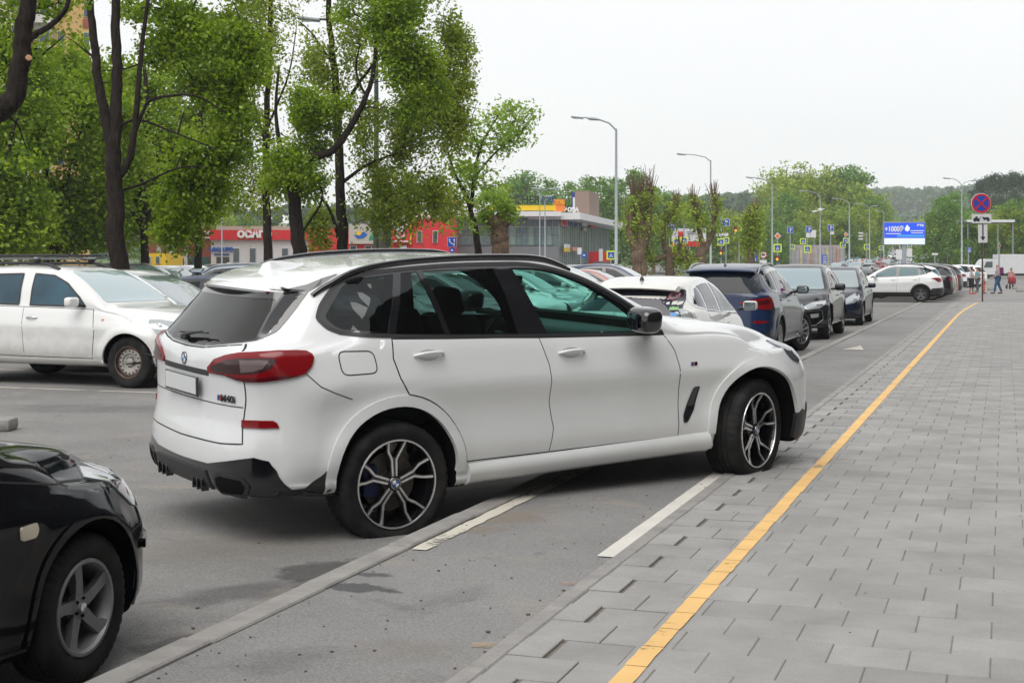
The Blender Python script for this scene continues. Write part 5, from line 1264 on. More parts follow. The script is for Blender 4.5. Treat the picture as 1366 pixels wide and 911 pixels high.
crossover, CB = car('parked_crossover', 'charcoal black crossover facing the camera with chrome ringed intakes, behind the navy SUV', csp, M_char, 2.75, cdlo,
    [[(-.2, 1.14), (-.33, 1.18), (-.08, 1.39), (.12, 1.44), (.05, 1.12)], [(.15, 1.11), (.22, 1.45), (.84, 1.475), (.9, 1.08)], [(1.0, 1.07), (.96, 1.475), (1.28, 1.41), (1.66, 1.21), (1.95, 1.05)]],
    [[(.06, 1.09), (.06, .85), (.4, .7), (.52, .42), (1.02, .42), (.96, 1.06)], [(.96, 1.06), (1.02, .42), (2.15, .41), (2.2, .8), (2.12, 1.0)]],
    ws=rounded([(-.74, 1.07), (-.55, 1.53), (.55, 1.53), (.74, 1.07)], .06), rw=rounded([(-.6, 1.15), (-.5, 1.45), (.5, 1.45), (.6, 1.15)], .04),
    lamps=[('headlight', rounded([(.42, .70), (.62, .80), (.84, .84), (.86, .77), (.78, .68), (.55, .65)], .02), M_lens, 'x', 1, 1, .012),
           ('air_intake', rounded([(.50, .60), (.80, .63), (.82, .45), (.68, .34), (.52, .36)], .03), M_inner, 'x', 1, 1, .008),
           ('fog_lamp', rounded([(.60, .56), (.76, .58), (.76, .50), (.62, .48)], .02), M_lens, 'x', 1, 1, .014),
           ('grille', rounded([(-.42, .58), (.42, .58), (.46, .40), (.36, .30), (-.36, .30), (-.46, .40)], .05), M_inner, 'x', 1, 0, .01), ('grille', rounded([(-.30, .76), (.30, .76), (.25, .66), (-.25, .66)], .03), M_inner, 'x', 1, 0, .01),
           ('taillight', [(.6, 1.05), (.8, 1.02), (.85, .85), (.7, .88)], M_red, 'x', -1, 1, .01)],
    wheels='5', rr=.245, tw=.235, mirror=(1.92, 1.05, 1.12, .23), mirmat=M_char, handles=[(.22, .95), (1.15, .92)], nx=90, steer=0, wsmat=mat('sky_windscreen', (.16, .25, .28), .04, ior=2.4, coat=1), wkw=dict(face=M_alloyd))  # windscreen colour carries the reflected sky
q = MB(); 
for s_ in (-1, 1): CB.ribbon(q, rounded([(s_*.49, .615), (s_*.81, .645), (s_*.84, .45), (s_*.69, .325), (s_*.51, .345)], .03), .014, 'x', 1, off=.014, closed=True)
q.build('intake_trim', M_chrome, crossover)
place(crossover, 31.5+2.75, -3.60-.92, 180)

# --- dark blue hatchback facing the camera
M_ink = paint_mat('ink_blue_paint', (.006, .010, .028), .2, coat=.3)
htop = [(-.62, 1.30), (-.35, 1.45), (0, 1.52), (.6, 1.555), (1.0, 1.545), (1.35, 1.46), (1.9, 1.19), (2.3, 1.0), (2.45, .955), (2.8, .90), (3.1, .82), (3.35, .68)]
hsp = mk(htop, [(-.75, 1.05), (0, 1.02), (1.2, .98), (2.1, .92), (2.8, .82), (3.3, .62)], .80, .80, 2.55, .86, .80, .56,
         XR=[(.2, -.75), (.5, -.82), (.9, -.78), (1.1, -.72), (1.4, -.5)], XF=[(.2, 3.30), (.40, 3.39), (.58, 3.36), (.75, 3.2), (.9, 3.0)], R=.31, bot=.17, Aw=(2.4, 1.1), flare=.012)
hdlo = curve([(-.3, 1.06), (-.4, 1.12), (-.1, 1.36), (.4, 1.45), (1.0, 1.46), (1.3, 1.38), (1.7, 1.19), (2.2, .95)], 4)+[Vector((1.2, .99)), Vector((.3, 1.03))]
hw_ = [[(.12, 1.06), (.15, 1.37), (.80, 1.41), (.86, 1.02)], [(.96, 1.01), (.92, 1.41), (1.28, 1.34), (1.66, 1.15), (1.98, .99)]]
hdoor = [[(.05, 1.03), (.06, .75), (.36, .6), (.45, .32), (.95, .32), (.91, 1.0)], [(.91, 1.0), (.95, .32), (2.05, .31), (2.1, .6), (2.05, .94)]]
hlamps = [('headlight', rounded([(.30, .60), (.46, .72), (.62, .85), (.70, .84), (.76, .70), (.66, .60), (.45, .56)], .03), M_lens, 'x', 1, 1, .010),
          ('grille', rounded([(-.50, .42), (.50, .42), (.46, .28), (-.46, .28)], .03), M_inner, 'x', 1, 0, .008),
          ('taillight', [(-.76, -.62, .98), (-.66, -.74, 1.0), (-.58, -.78, .96), (-.62, -.80, .76), (-.72, -.74, .74), (-.78, -.60, .80)], M_red, 180+50, 0, 1, .012)]
hatch, HB2 = car('parked_hatchback', 'dark ink blue hatchback facing the camera, farthest of the kerbside line', hsp, M_ink, 2.55, hdlo, hw_, hdoor,
    ws=rounded([(-.70, 1.0), (-.52, 1.45), (.52, 1.45), (.70, 1.0)], .06), rw=rounded([(-.58, 1.05), (-.48, 1.36), (.48, 1.36), (.58, 1.05)], .04),
    lamps=hlamps, wheels='10', rr=.2, tw=.195, mirror=(1.85, 1.0, 1.05, .20), handles=[(.2, .88), (1.08, .86)], nx=80, wsmat=mat('sky_grey_windscreen', (.20, .26, .27), .04, ior=2.2, coat=1))  # reflected sky put into the windscreen colour
place(hatch, 38.8+2.55, -3.55-.85, 180)

# --- two tone small SUV side on, rear to the pavement
M_pw = paint_mat('plain_white_paint', (.76, .77, .78), .3, dirt=.2)
stop = [(-.75, 1.33), (-.4, 1.50), (0, 1.57), (.6, 1.60), (1.1, 1.59), (1.45, 1.50), (1.9, 1.28), (2.2, 1.10), (2.35, 1.06), (2.8, 1.02), (3.2, .94), (3.4, .82)]
ssp = mk(stop, [(-.85, 1.08), (0, 1.10), (1.2, 1.04), (2.1, 1.0), (2.9, .92), (3.4, .78)], .88, .83, 2.61, .90, .84, .58,
         XR=[(.25, -.84), (.5, -.90), (.85, -.86), (1.05, -.80), (1.3, -.66), (1.5, -.5)], XF=[(.25, 3.38), (.5, 3.45), (.8, 3.40), (1.0, 3.2)], R=.34, bot=.24, Aw=(2.25, 1.25), flare=.015)
sdlo = [(-.10, 1.16), (-.50, 1.33), (-.25, 1.43), (.3, 1.495), (1.1, 1.505), (1.4, 1.43), (1.75, 1.25), (2.08, 1.03), (1.2, 1.07), (.3, 1.11)]
sw = [[(-.02, 1.17), (-.32, 1.32), (.0, 1.42), (.02, 1.16)], [(.12, 1.15), (.12, 1.44), (.85, 1.465), (.90, 1.10)], [(1.02, 1.09), (1.0, 1.465), (1.36, 1.40), (1.70, 1.22), (1.9, 1.07)]]
seltos, SB = car('parked_suv', 'white small SUV with black lower cladding seen side on, rear towards the pavement', ssp, M_pw, 2.61, sdlo, sw,
    [[(.06, 1.11), (.06, .85), (.4, .66), (.5, .42), (1.0, .42), (.95, 1.06)], [(.95, 1.06), (1.0, .42), (2.05, .41), (2.1, .8), (2.05, 1.02)]],
    ws=rounded([(-.70, 1.1), (-.55, 1.5), (.55, 1.5), (.70, 1.1)], .05), rw=rounded([(-.56, 1.12), (-.48, 1.38), (.48, 1.38), (.56, 1.12)], .04),
    lamps=[('taillight', [(-.82, -.45, 1.0), (-.74, -.70, 1.03), (-.50, -.84, 1.03), (-.40, -.85, 1.01), (-.58, -.83, .95), (-.70, -.80, .86), (-.80, -.62, .86), (-.84, -.45, .95)], M_red, 180+52, 0, 1, .012),
           ('bumper_cladding', [(-.44, .58), (-.90, .62), (-.95, .22), (-.40, .22), (-.38, .40)], M_dark, 'y', 0, 1, .012), ('bumper_cladding', [(-.85, .60), (.85, .60), (.85, .22), (-.85, .22)], M_dark, 'x', -1, 0, .014),
           ('headlight', [(.5, .86), (.8, .88), (.82, .74), (.55, .74)], M_lens, 'x', 1, 1, .01)],
    wheels='5', rr=.215, tw=.215, mirror=(1.86, 1.0, 1.10, .20), handles=[(.22, .96), (1.12, .94)], nx=80, arch=(.06, M_dark), sill=(.42, .24, M_dark), rail=(-.4, 1.25, .04, .018, M_dark),
    glass=mat('teal_window', (.03, .11, .13), .03, ior=1.5), wkw=dict(face=M_alloyd))
place(seltos, 63.0, -3.35, 90)
# --- plain saloon
atop = [(-1.05, .98), (-.8, 1.06), (-.45, 1.10), (-.1, 1.30), (.35, 1.43), (.9, 1.46), (1.25, 1.43), (1.7, 1.24), (2.1, 1.0), (2.3, .93), (2.8, .88), (3.2, .80), (3.45, .68)]
asp = mk(atop, [(-1.05, .93), (0, .97), (1.2, .94), (2.1, .90), (2.8, .82), (3.4, .62)], 1.05, .85, 2.6, .87, .81, .56,
         XR=[(.2, -.98), (.5, -1.05), (.8, -1.03), (1.0, -.98), (1.2, -.95)], XF=[(.2, 3.38), (.42, 3.46), (.6, 3.42), (.8, 3.2)], R=.315, bot=.17, Aw=(2.2, 1.2), flare=.012, DR=.8)
adlo = curve([(-.25, 1.0), (-.30, 1.07), (.0, 1.27), (.4, 1.36), (1.1, 1.375), (1.35, 1.31), (1.7, 1.13), (2.0, .94)], 4)+[Vector((1.2, .96)), Vector((.3, .985))]
saloon, AB = car('parked_saloon', 'white saloon with dark side windows, parked before the low white shop', asp, M_pw, 2.6, adlo,
    [[(-.12, 1.03), (.02, 1.22), (.4, 1.31), (.82, 1.335), (.86, 1.0)], [(.94, .995), (.92, 1.335), (1.3, 1.27), (1.66, 1.10), (1.82, .97)]], [hdoor[0], hdoor[1]],
    ws=rounded([(-.66, .98), (-.5, 1.38), (.5, 1.38), (.66, .98)], .05), rw=rounded([(-.6, 1.10), (-.48, 1.36), (.48, 1.36), (.6, 1.10)], .04),
    lamps=[('headlight', rounded([(.45, .70), (.75, .74), (.78, .60), (.5, .58)], .03), M_lens, 'x', 1, 1, .010), ('grille', rounded([(-.38, .62), (.38, .62), (.34, .46), (-.34, .46)], .03), M_inner, 'x', 1, 0, .008),
           ('taillight', [(-1.0, -.45, .90), (-.9, -.70, .92), (-.75, -.80, .92), (-.78, -.82, .78), (-.9, -.74, .76), (-1.02, -.48, .76)], M_red, 180+50, 0, 1, .012)],
    wheels='10', rr=.2, tw=.2, mirror=(1.80, .99, 1.02, .19), handles=[(.2, .86), (1.06, .84)], nx=70)
# ------------------------------------------------------------------ trees
def leaf_mat(name, c0, c1, trans=.4):
    m, t, b = nodes(name); N, L = t.nodes, t.links
    at = N.new('ShaderNodeAttribute'); at.attribute_name = 'tone'
    cr = N.new('ShaderNodeValToRGB'); cr.color_ramp.elements[0].color = tuple(c0)+(1,); cr.color_ramp.elements[1].color = tuple(c1)+(1,)
    L.new(at.outputs['Fac'], cr.inputs['Fac'])
    df = N.new('ShaderNodeBsdfDiffuse'); tl = N.new('ShaderNodeBsdfTranslucent'); mx = N.new('ShaderNodeMixShader'); mx.inputs[0].default_value = trans
    L.new(cr.outputs['Color'], df.inputs['Color']); L.new(cr.outputs['Color'], tl.inputs['Color']); L.new(df.outputs[0], mx.inputs[1]); L.new(tl.outputs[0], mx.inputs[2])
    gl = N.new('ShaderNodeBsdfGlossy'); gl.inputs['Roughness'].default_value = .4; gl.inputs['Color'].default_value = (.6, .7, .6, 1); m2 = N.new('ShaderNodeMixShader'); m2.inputs[0].default_value = .04
    L.new(mx.outputs[0], m2.inputs[1]); L.new(gl.outputs[0], m2.inputs[2]); N.remove(b); L.new(m2.outputs[0], N['Material Output'].inputs['Surface']); return m
def bark_mat(name, c0, c1, sc=(6, 6, 1.2)):
    m, t, b = nodes(name); N, L = t.nodes, t.links
    tcn = N.new('ShaderNodeTexCoord'); mpn = N.new('ShaderNodeMapping'); mpn.inputs['Scale'].default_value = sc; L.new(tcn.outputs['Object'], mpn.inputs['Vector'])
    n = N.new('ShaderNodeTexNoise'); n.inputs['Scale'].default_value = 3; n.inputs['Detail'].default_value = 8; n.inputs['Roughness'].default_value = .7; n.inputs['Distortion'].default_value = .8; L.new(mpn.outputs[0], n.inputs['Vector'])
    cr = N.new('ShaderNodeValToRGB'); cr.color_ramp.elements[0].color = tuple(c0)+(1,); cr.color_ramp.elements[1].color = tuple(c1)+(1,); cr.color_ramp.elements[0].position = .35; cr.color_ramp.elements[1].position = .7
    L.new(n.outputs['Fac'], cr.inputs['Fac']); L.new(cr.outputs['Color'], b.inputs['Base Color']); b.inputs['Roughness'].default_value = .95; b.inputs['Specular IOR Level'].default_value = .1
    bp = N.new('ShaderNodeBump'); bp.inputs['Strength'].default_value = .8; bp.inputs['Distance'].default_value = .05; L.new(n.outputs['Fac'], bp.inputs['Height']); L.new(bp.outputs[0], b.inputs['Normal']); return m
M_bark = bark_mat('bark_dark', (.012, .010, .009), (.055, .045, .038))
M_bark2 = bark_mat('bark_brown', (.085, .06, .042), (.30, .215, .15))
M_bark3 = bark_mat('bark_pale', (.05, .045, .04), (.30, .28, .26), sc=(4, 4, 5))
M_lf1 = leaf_mat('leaves_maple', (.045, .13, .006), (.44, .60, .03), .55)  # near leaves: bright end raised to imitate backlit foliage
M_lf2 = leaf_mat('leaves_birch', (.10, .17, .014), (.48, .58, .06), .55)
M_lf3 = leaf_mat('leaves_young', (.15, .28, .02), (.45, .62, .08), .55)
M_lf4 = leaf_mat('leaves_far', (.06, .15, .03), (.26, .44, .08), .4)
M_lf5 = leaf_mat('leaves_spring', (.14, .22, .02), (.46, .58, .07), .4)
M_lf6 = leaf_mat('needles_pine', (.018, .045, .02), (.045, .09, .04), .15)
def PX(px, py, d): return np.array([(px-683)/1900*d, d, EYE-(py-351)/1900*d])
def leaves_mesh(name, C, RD_, n, size, m, parent, seed=1, droop=0.0, tone=None, flat=.0):
    """leaf faces scattered round clump centres C (k,3) of radius RD_ (k,); n leaves each; one mesh"""
    rg = np.random.default_rng(seed); k = len(C)
    if not hasattr(n, '__len__'): n = np.full(k, n)
    n = np.asarray(n, int); idx = np.repeat(np.arange(k), n); T = len(idx)
    d = rg.normal(size=(T, 3)); d /= np.linalg.norm(d, axis=1)[:, None]; r = rg.random(T)**.45
    P = C[idx]+d*(r*RD_[idx])[:, None]*np.array([1, 1, .8])
    if droop: P[:, 2] -= droop*np.abs(rg.normal(size=T))*RD_[idx]
    nn = rg.normal(size=(T, 3))+np.array([0, 0, .8])+d*.5; nn /= np.linalg.norm(nn, axis=1)[:, None]
    a = np.cross(nn, rg.normal(size=(T, 3))); a /= np.linalg.norm(a, axis=1)[:, None]; b = np.cross(nn, a)
    s = size*(.6+.8*rg.random(T))[:, None]
    V = np.empty((T, 4, 3)); V[:, 0] = P-a*s*.55; V[:, 1] = P+b*s*.36; V[:, 2] = P+a*s*.55+nn*s*.1; V[:, 3] = P-b*s*.36
    me = bpy.data.meshes.new(name); me.vertices.add(T*4); me.vertices.foreach_set('co', V.reshape(-1)); me.loops.add(T*4); me.loops.foreach_set('vertex_index', np.arange(T*4, dtype=np.int32))
    me.polygons.add(T); me.polygons.foreach_set('loop_start', np.arange(0, T*4, 4, dtype=np.int32)); me.update()
    ct = rg.random(k) if tone is None else tone
    at = me.attributes.new('tone', 'FLOAT', 'FACE'); at.data.foreach_set('value', np.clip(.05+.60*ct[idx]+.35*rg.random(T), 0, 1).astype(np.float32))  # wide random clump tones also imitate lit and shaded masses
    me.materials.append(m); o = bpy.data.objects.new(name, me); link(o, parent); return o
def smooth_path(P, n=5):
    P = [Vector(p) for p in P]; out = []
    for i in range(len(P)-1):
        a, b, c, d = P[max(0, i-1)], P[i], P[i+1], P[min(len(P)-1, i+2)]
        for k in range(n):
            t = k/n; out.append(.5*((2*b)+(c-a)*t+(2*a-5*b+4*c-d)*t*t+(3*b-a-3*c+d)*t**3))
    return out+[P[-1]]
def tree(name, label, base, limbs, crown, leaf, size, per, seed=1, group=None, bark=None, twig=.018, droop=0.0, clr=.55, cat='tree', gap=.0, shell=.5, tones=None, cy=0.0):
    """limbs: [(points, r0, r1)] in world space; crown: [(centre, radii, clumps)]"""
    t = thing(name, label, cat, base, 0, group); b0 = Vector(base); b = MB(); sk = []; rg = np.random.default_rng(seed)
    for P, r0, r1 in limbs:
        Q = smooth_path([Vector(p)-b0 for p in P]); n = len(Q); rad = [r0+(r1-r0)*(i/(n-1))**.8 for i in range(n)]
        if P is limbs[0][0]: rad[0] *= 1.35; rad[1] *= 1.12
        Q = [q+Vector(rg.normal(size=3)*r*.12) if 0 < i < n-1 else q for i, (q, r) in enumerate(zip(Q, rad))]
        b.tube(Q, rad, 10 if r0 > .08 else 6, cap=True); sk += [(q, r) for q, r in zip(Q, rad)][1:]
    SK = np.array([list(q) for q, _ in sk]); C = []; RR = []
    for c, rr, n in crown:
        c = np.array(c)-np.array(b0)+np.array([0, cy, 0]); rr = np.array(rr); k = 0; tries = 0
        while k < n and tries < n*20:
            tries += 1; d = rg.normal(size=3); d /= np.linalg.norm(d); p = c+d*rr*(shell+(1-shell)*rg.random())**.6
            if gap and noise.noise(Vector(p+np.array(b0))*.55) < gap-.5+.0: continue
            C.append(p); RR.append(clr*(.6+.8*rg.random())); k += 1
    C = np.array(C); RR = np.array(RR)
    pool = [Vector(q) for q in SK[len(SK)//5:]] or [Vector(q) for q in SK]
    for p in C[np.argsort(np.linalg.norm(C-SK.mean(0), axis=1))]:
        v = Vector(p); q = min(pool, key=lambda s_: (s_-v).length+.35*max(0, s_.z-v.z)); mid = (q+v)/2+Vector((0, 0, .10*(v-q).length))+Vector(rg.normal(size=3))*.06*(v-q).length
        L = (v-q).length; r = twig*(.5+L*.35)
        b.tube([q, (q+mid)/2+Vector((0, 0, .03*L)), mid, (mid+v)/2, v], [r*1.4, r*1.1, r, r*.7, r*.35], 4, cap=False); pool += [mid, v] if L < 4 else [(q+mid)/2, mid, v]
    b.build('trunk', bark or M_bark, t, smooth=60, fix=False)
    leaves_mesh('crown', C, RR, per, size, leaf, t, seed, droop, tones(C) if tones else None)
    return t
GZ = RD
def g3(px, d, z=GZ): return ((px-683)/1900*d, d, z)
def E_(px, py, d, rx, ry, n, rd=None):
    k = d/1900; return (PX(px, py, d), (rx*k, (rd if rd else .8*rx*k), ry*k), n)
def L_(d, pts, r0, r1, dz=0): return ([PX(x, y, d+(q if len(p) > 2 else 0)) for p in pts for x, y, q in [(p[0], p[1], p[2] if len(p) > 2 else 0)]], r0, r1)
# the limb reaching in at the top left, with a sawn stub
d = 21
t = tree('maple_tree', 'dark trunk leaning in at the left edge with a pale sawn branch stub', g3(-60, d), [
    ([g3(-60, d)]+[PX(-50, 200, d), PX(-12, 158, d), PX(14, 138, d), PX(27, 98, d), PX(30, 50, d), PX(38, 5, d), PX(44, -60, d), PX(40, -140, d)], .20, .10),
    ([PX(30, 62, d), PX(45, 48, d), PX(70, 32, d), PX(88, 12, d), PX(95, -20, d)], .06, .03), ([PX(0, 152, d), PX(-20, 110, d), PX(-45, 60, d)], .08, .03)],
    [E_(30, -60, d, 90, 70, 30), E_(20, 20, d, 70, 55, 16), E_(-20, 70, d, 50, 60, 14), E_(8, 215, d, 22, 20, 4)], M_lf1, .07, 60, 3, clr=.32, cy=.8)
q = MB(); c = Vector(PX(38, 78, d-.12))-t.location; q.tube([c+Vector((-.06, .1, -.05)), c], [.06, .052], 14); q.build('sawn_stub', M_bark, t); c2 = c+Vector((.006, -.012, .004))
q = MB(); q.tube([c, c+Vector((.012, -.02, .008))], [.046, .046], 14); q.build('cut_face', mat('cut_wood', (.45, .26, .13), .8, var=.2, vscale=20), t)
# the large three stemmed maple behind the dusty SUV
d = 31
tree('maple_tree', 'tall maple with three dark stems rising behind the dusty white SUV', g3(160, d), [
    ([g3(161, d)]+[PX(160, 370, d), PX(155, 300, d), PX(152, 235, d), PX(150, 195, d)], .225, .16),
    ([PX(150, 200, d), PX(141, 160, d), PX(131, 110, d), PX(124, 40, d), PX(119, -10, d), PX(112, -120, d)], .13, .06),
    ([PX(151, 200, d), PX(155, 150, d), PX(156, 90, d), PX(154, 20, d), PX(158, -60, d), PX(160, -150, d)], .15, .07),
    ([PX(156, 240, d), PX(171, 215, d), PX(179, 180, d), PX(184, 120, d), PX(188, 70, d), PX(200, -20, d)], .10, .04),
    ([PX(176, 190, d), PX(195, 140, d), PX(215, 130, d), PX(260, 128, d), PX(300, 150, d)], .05, .02), ([PX(158, 170, d), PX(185, 160, d), PX(240, 180, d), PX(290, 200, d)], .04, .015),
    ([PX(157, 255, d), PX(190, 245, d), PX(235, 225, d), PX(270, 222, d)], .04, .015), ([PX(128, 80, d), PX(110, 65, d), PX(90, 50, d)], .03, .012)],
    [E_(245, 60, d, 85, 80, 110), E_(235, 170, d, 80, 80, 105), E_(228, 258, d, 52, 38, 48), E_(200, -40, d, 110, 60, 56), E_(95, 60, d, 40, 60, 12), E_(300, 120, d, 40, 90, 34), E_(205, 308, d, 30, 22, 20)],
    M_lf1, .095, 92, 11, clr=.42, gap=.49, cy=2.0)
# dense maples filling the left background
for i, (px, d, cx, tz, ell, lb) in enumerate([
    (70, 52, 60, 0, [E_(60, 190, 52, 110, 130, 230), E_(50, 290, 52, 100, 50, 80)], 'broad dense maple filling the left background under the yellow apartment block'),
    (-30, 47, -30, 0, [E_(-30, 180, 47, 80, 150, 150), E_(-10, 300, 47, 60, 45, 50)], 'dense dark maple at the left edge of the view, behind the dusty SUV'),
    (190, 56, 190, 0, [E_(170, 185, 56, 72, 100, 160), E_(150, 285, 56, 60, 45, 60)], 'bushy green maple standing behind the three stemmed tree'),
    (262, 60, 262, 0, [E_(262, 110, 60, 60, 90, 110)], 'slim maple whose crown fills the gap right of the three stemmed tree')]):
    tree('maple_tree', lb, g3(px, d), [([g3(px, d), PX(px+3, 330, d), PX(cx, 250, d), PX(cx+6, 150, d), PX(cx, 60, d)], .2, .06), ([PX(px+2, 300, d), PX(cx+35, 220, d), PX(cx+55, 150, d)], .09, .03), ([PX(px+2, 310, d), PX(cx-35, 240, d), PX(cx-55, 170, d)], .09, .03)],
         ell, M_lf1, .15, 165, 21+i, clr=.85, gap=.26, cy=1.5)
# line of dark trunks in the middle
d = 47
tree('birch_tree', 'slender upright dark birch with a thin pale green crown, left of the bent tree', g3(357, d), [
    ([g3(358, d), PX(358, 330, d), PX(355, 250, d), PX(356, 150, d), PX(360, 60, d), PX(362, -60, d)], .18, .06), ([PX(356, 200, d), PX(335, 120, d), PX(322, 60, d)], .05, .015), ([PX(357, 170, d), PX(385, 100, d), PX(395, 40, d)], .05, .015)],
    [E_(350, 60, d, 62, 90, 70), E_(335, 180, d, 55, 70, 60), E_(330, 255, d, 46, 28, 28), E_(365, -40, d, 70, 60, 30)], M_lf2, .10, 70, 31, clr=.55, gap=.43, droop=.5, cy=.5)
d = 40
tree('elm_tree', 'thick trunked tree bending right into a heavy low crown, between the two upright birches', g3(400, d), [
    ([g3(402, d), PX(399, 345, d), PX(394, 290, d), PX(392, 232, d)], .235, .17), ([PX(392, 240, d), PX(410, 214, d), PX(445, 200, d), PX(470, 165, d), PX(488, 130, d), PX(498, 95, d), PX(505, 20, d), PX(512, -60, d)], .145, .035),
    ([PX(392, 245, d), PX(375, 200, d), PX(368, 150, d), PX(372, 90, d)], .10, .03), ([PX(396, 320, d), PX(430, 265, d), PX(418, 235, d)], .05, .02), ([PX(488, 130, d), PX(475, 95, d), PX(480, 60, d)], .05, .02)],
    [E_(400, 215, d, 62, 48, 80), E_(520, 60, d, 65, 75, 95), E_(375, 150, d, 40, 50, 40), E_(545, 120, d, 50, 60, 60), E_(500, 0, d, 90, 50, 60), E_(440, 170, d, 45, 40, 34)], M_lf1, .095, 88, 41, clr=.46, gap=.46, cy=.3)
d = 43
tree('birch_tree', 'tall drooping birch with a straight dark trunk and long hanging twigs on its right', g3(457, d), [
    ([g3(457, d), PX(458, 345, d), PX(455, 270, d), PX(451, 180, d), PX(447, 100, d), PX(440, 40, d), PX(436, -60, d)], .21, .07),
    ([PX(455, 245, d), PX(490, 220, d), PX(530, 205, d), PX(570, 190, d)], .07, .02), ([PX(450, 160, d), PX(480, 110, d), PX(520, 60, d), PX(560, 30, d)], .08, .02), ([PX(453, 320, d), PX(440, 280, d), PX(425, 262, d)], .08, .03), ([PX(446, 90, d), PX(420, 50, d), PX(400, 30, d)], .05, .02)],
    [E_(575, 60, d, 52, 60, 90), E_(570, 160, d, 48, 60, 90), E_(545, 245, d, 50, 40, 60), E_(450, 60, d, 50, 70, 60), E_(600, 90, d, 26, 80, 40), E_(510, 170, d, 45, 55, 50), E_(500, 265, d, 50, 24, 26), E_(432, 296, d, 26, 26, 22), E_(560, -20, d, 70, 40, 50)], M_lf2, .095, 84, 51, clr=.44, gap=.46, droop=.9, cy=.4)
d = 46
tree('birch_tree', 'stocky pale barked tree with a low crooked branch in front of the red shop', g3(512, d), [
    ([g3(514, d), PX(514, 340, d), PX(515, 310, d), PX(517, 290, d), PX(530, 272, d), PX(548, 255, d)], .26, .10), ([PX(515, 298, d), PX(500, 292, d), PX(485, 293, d), PX(470, 300, d)], .07, .03), ([PX(520, 285, d), PX(512, 262, d), PX(520, 235, d)], .08, .03)],
    [E_(545, 262, d, 38, 22, 34), E_(590, 270, d, 26, 22, 20), E_(520, 245, d, 34, 22, 24)], M_lf2, .10, 60, 61, clr=.45, bark=M_bark3)
d = 52
tree('ash_tree', 'slim leaning young tree with a sparse airy crown against the white sky', g3(640, d), [
    ([g3(643, d), PX(638, 332, d), PX(630, 290, d), PX(621, 260, d), PX(606, 230, d), PX(597, 200, d)], .17, .04), ([PX(628, 285, d), PX(632, 240, d), PX(640, 200, d), PX(655, 170, d), PX(668, 150, d)], .09, .02),
    ([PX(634, 235, d), PX(660, 205, d), PX(690, 180, d), PX(705, 165, d)], .05, .015), ([PX(622, 262, d), PX(612, 280, d), PX(605, 290, d)], .03, .01), ([PX(640, 200, d), PX(628, 170, d), PX(635, 140, d)], .04, .01)],
    [E_(655, 165, d, 55, 42, 60), E_(690, 160, d, 32, 34, 30), E_(615, 215, d, 34, 40, 34), E_(650, 225, d, 44, 40, 36), E_(610, 275, d, 26, 34, 26)], M_lf3, .13, 20, 71, clr=.50, gap=.3, twig=.02)
d = 50
tree('pollard_tree', 'short sawn off trunk sprouting a mop of yellow green shoots beside the leaning young tree', g3(668, d), [
    ([g3(667, d), PX(667, 335, d), PX(667, 315, d), PX(664, 300, d), PX(660, 292, d)], .33, .30), ([PX(666, 305, d), PX(675, 294, d), PX(676, 285, d)], .26, .12)],
    [E_(660, 276, d, 24, 20, 28), E_(645, 300, d, 12, 20, 8), E_(684, 284, d, 12, 10, 7)], M_lf3, .11, 50, 81, clr=.35, bark=M_bark2)
def pollard(px, d, hpx, w, seed, label, arms, leafy):
    rg = np.random.default_rng(seed); k = d/1900; b = g3(px, d); w *= .60; limbs = [([b]+[PX(px, 350, d), PX(px+arms[0][0][0]*.3, 330, d)], w*k/2, w*k*.42)]
    tips = []
    for A in arms:
        pts = [PX(px, 340, d)]+[PX(px+x, y, d) for x, y in A]; limbs.append((pts, w*k*.34, w*k*.16)); tips.append(pts[-1]); tips.append(pts[-2])
    cr = []
    for tp in tips:
        for _ in range(26):      # upright bare shoots from each head
            h = hpx*k*(.5+.6*rg.random()); o = rg.normal(size=3)*np.array([.28, .28, .05])*hpx*k*.5; limbs.append(([tp, tp+o*.5+np.array([0, 0, h*.5]), tp+o+np.array([0, 0, h])], .034, .012))
        cr.append((tp+np.array([0, 0, .1]), (11*k, 11*k, 13*k), leafy*2)); cr.append((tp+np.array([0, 0, -12*k]), (8*k, 8*k, 12*k), leafy//2))
    return tree('pollard_tree', label, b, limbs, cr, M_lf5, .15, 16, seed, group='pollarded trees along the street', bark=M_bark2, clr=.5, twig=.012)
pollard(853, 78, 44, 36, 5, 'broadest pollarded tree with many upright bare shoots, right of the tall grey lamp post', [[(-12, 310), (-8, 275)], [(2, 300), (4, 270)], [(12, 300), (14, 268)]], 8)
pollard(893, 80, 26, 22, 6, 'pollarded tree leaning right with one knobbly head, left of the red and white billboard', [[(-8, 322), (-4, 300), (8, 280)], [(14, 340), (24, 352)], [(-30, 345), (-52, 300)]], 10)
pollard(935, 82, 34, 24, 7, 'pollarded tree forked in a wide V in front of the red and white billboard', [[(2, 325), (-4, 300), (-10, 282)], [(10, 325), (18, 300), (18, 275)]], 9)
pollard(1002, 92, 26, 18, 8, 'leafier pollarded tree beside the hanging traffic light', [[(-4, 320), (-2, 300)], [(4, 315), (5, 290)]], 26)
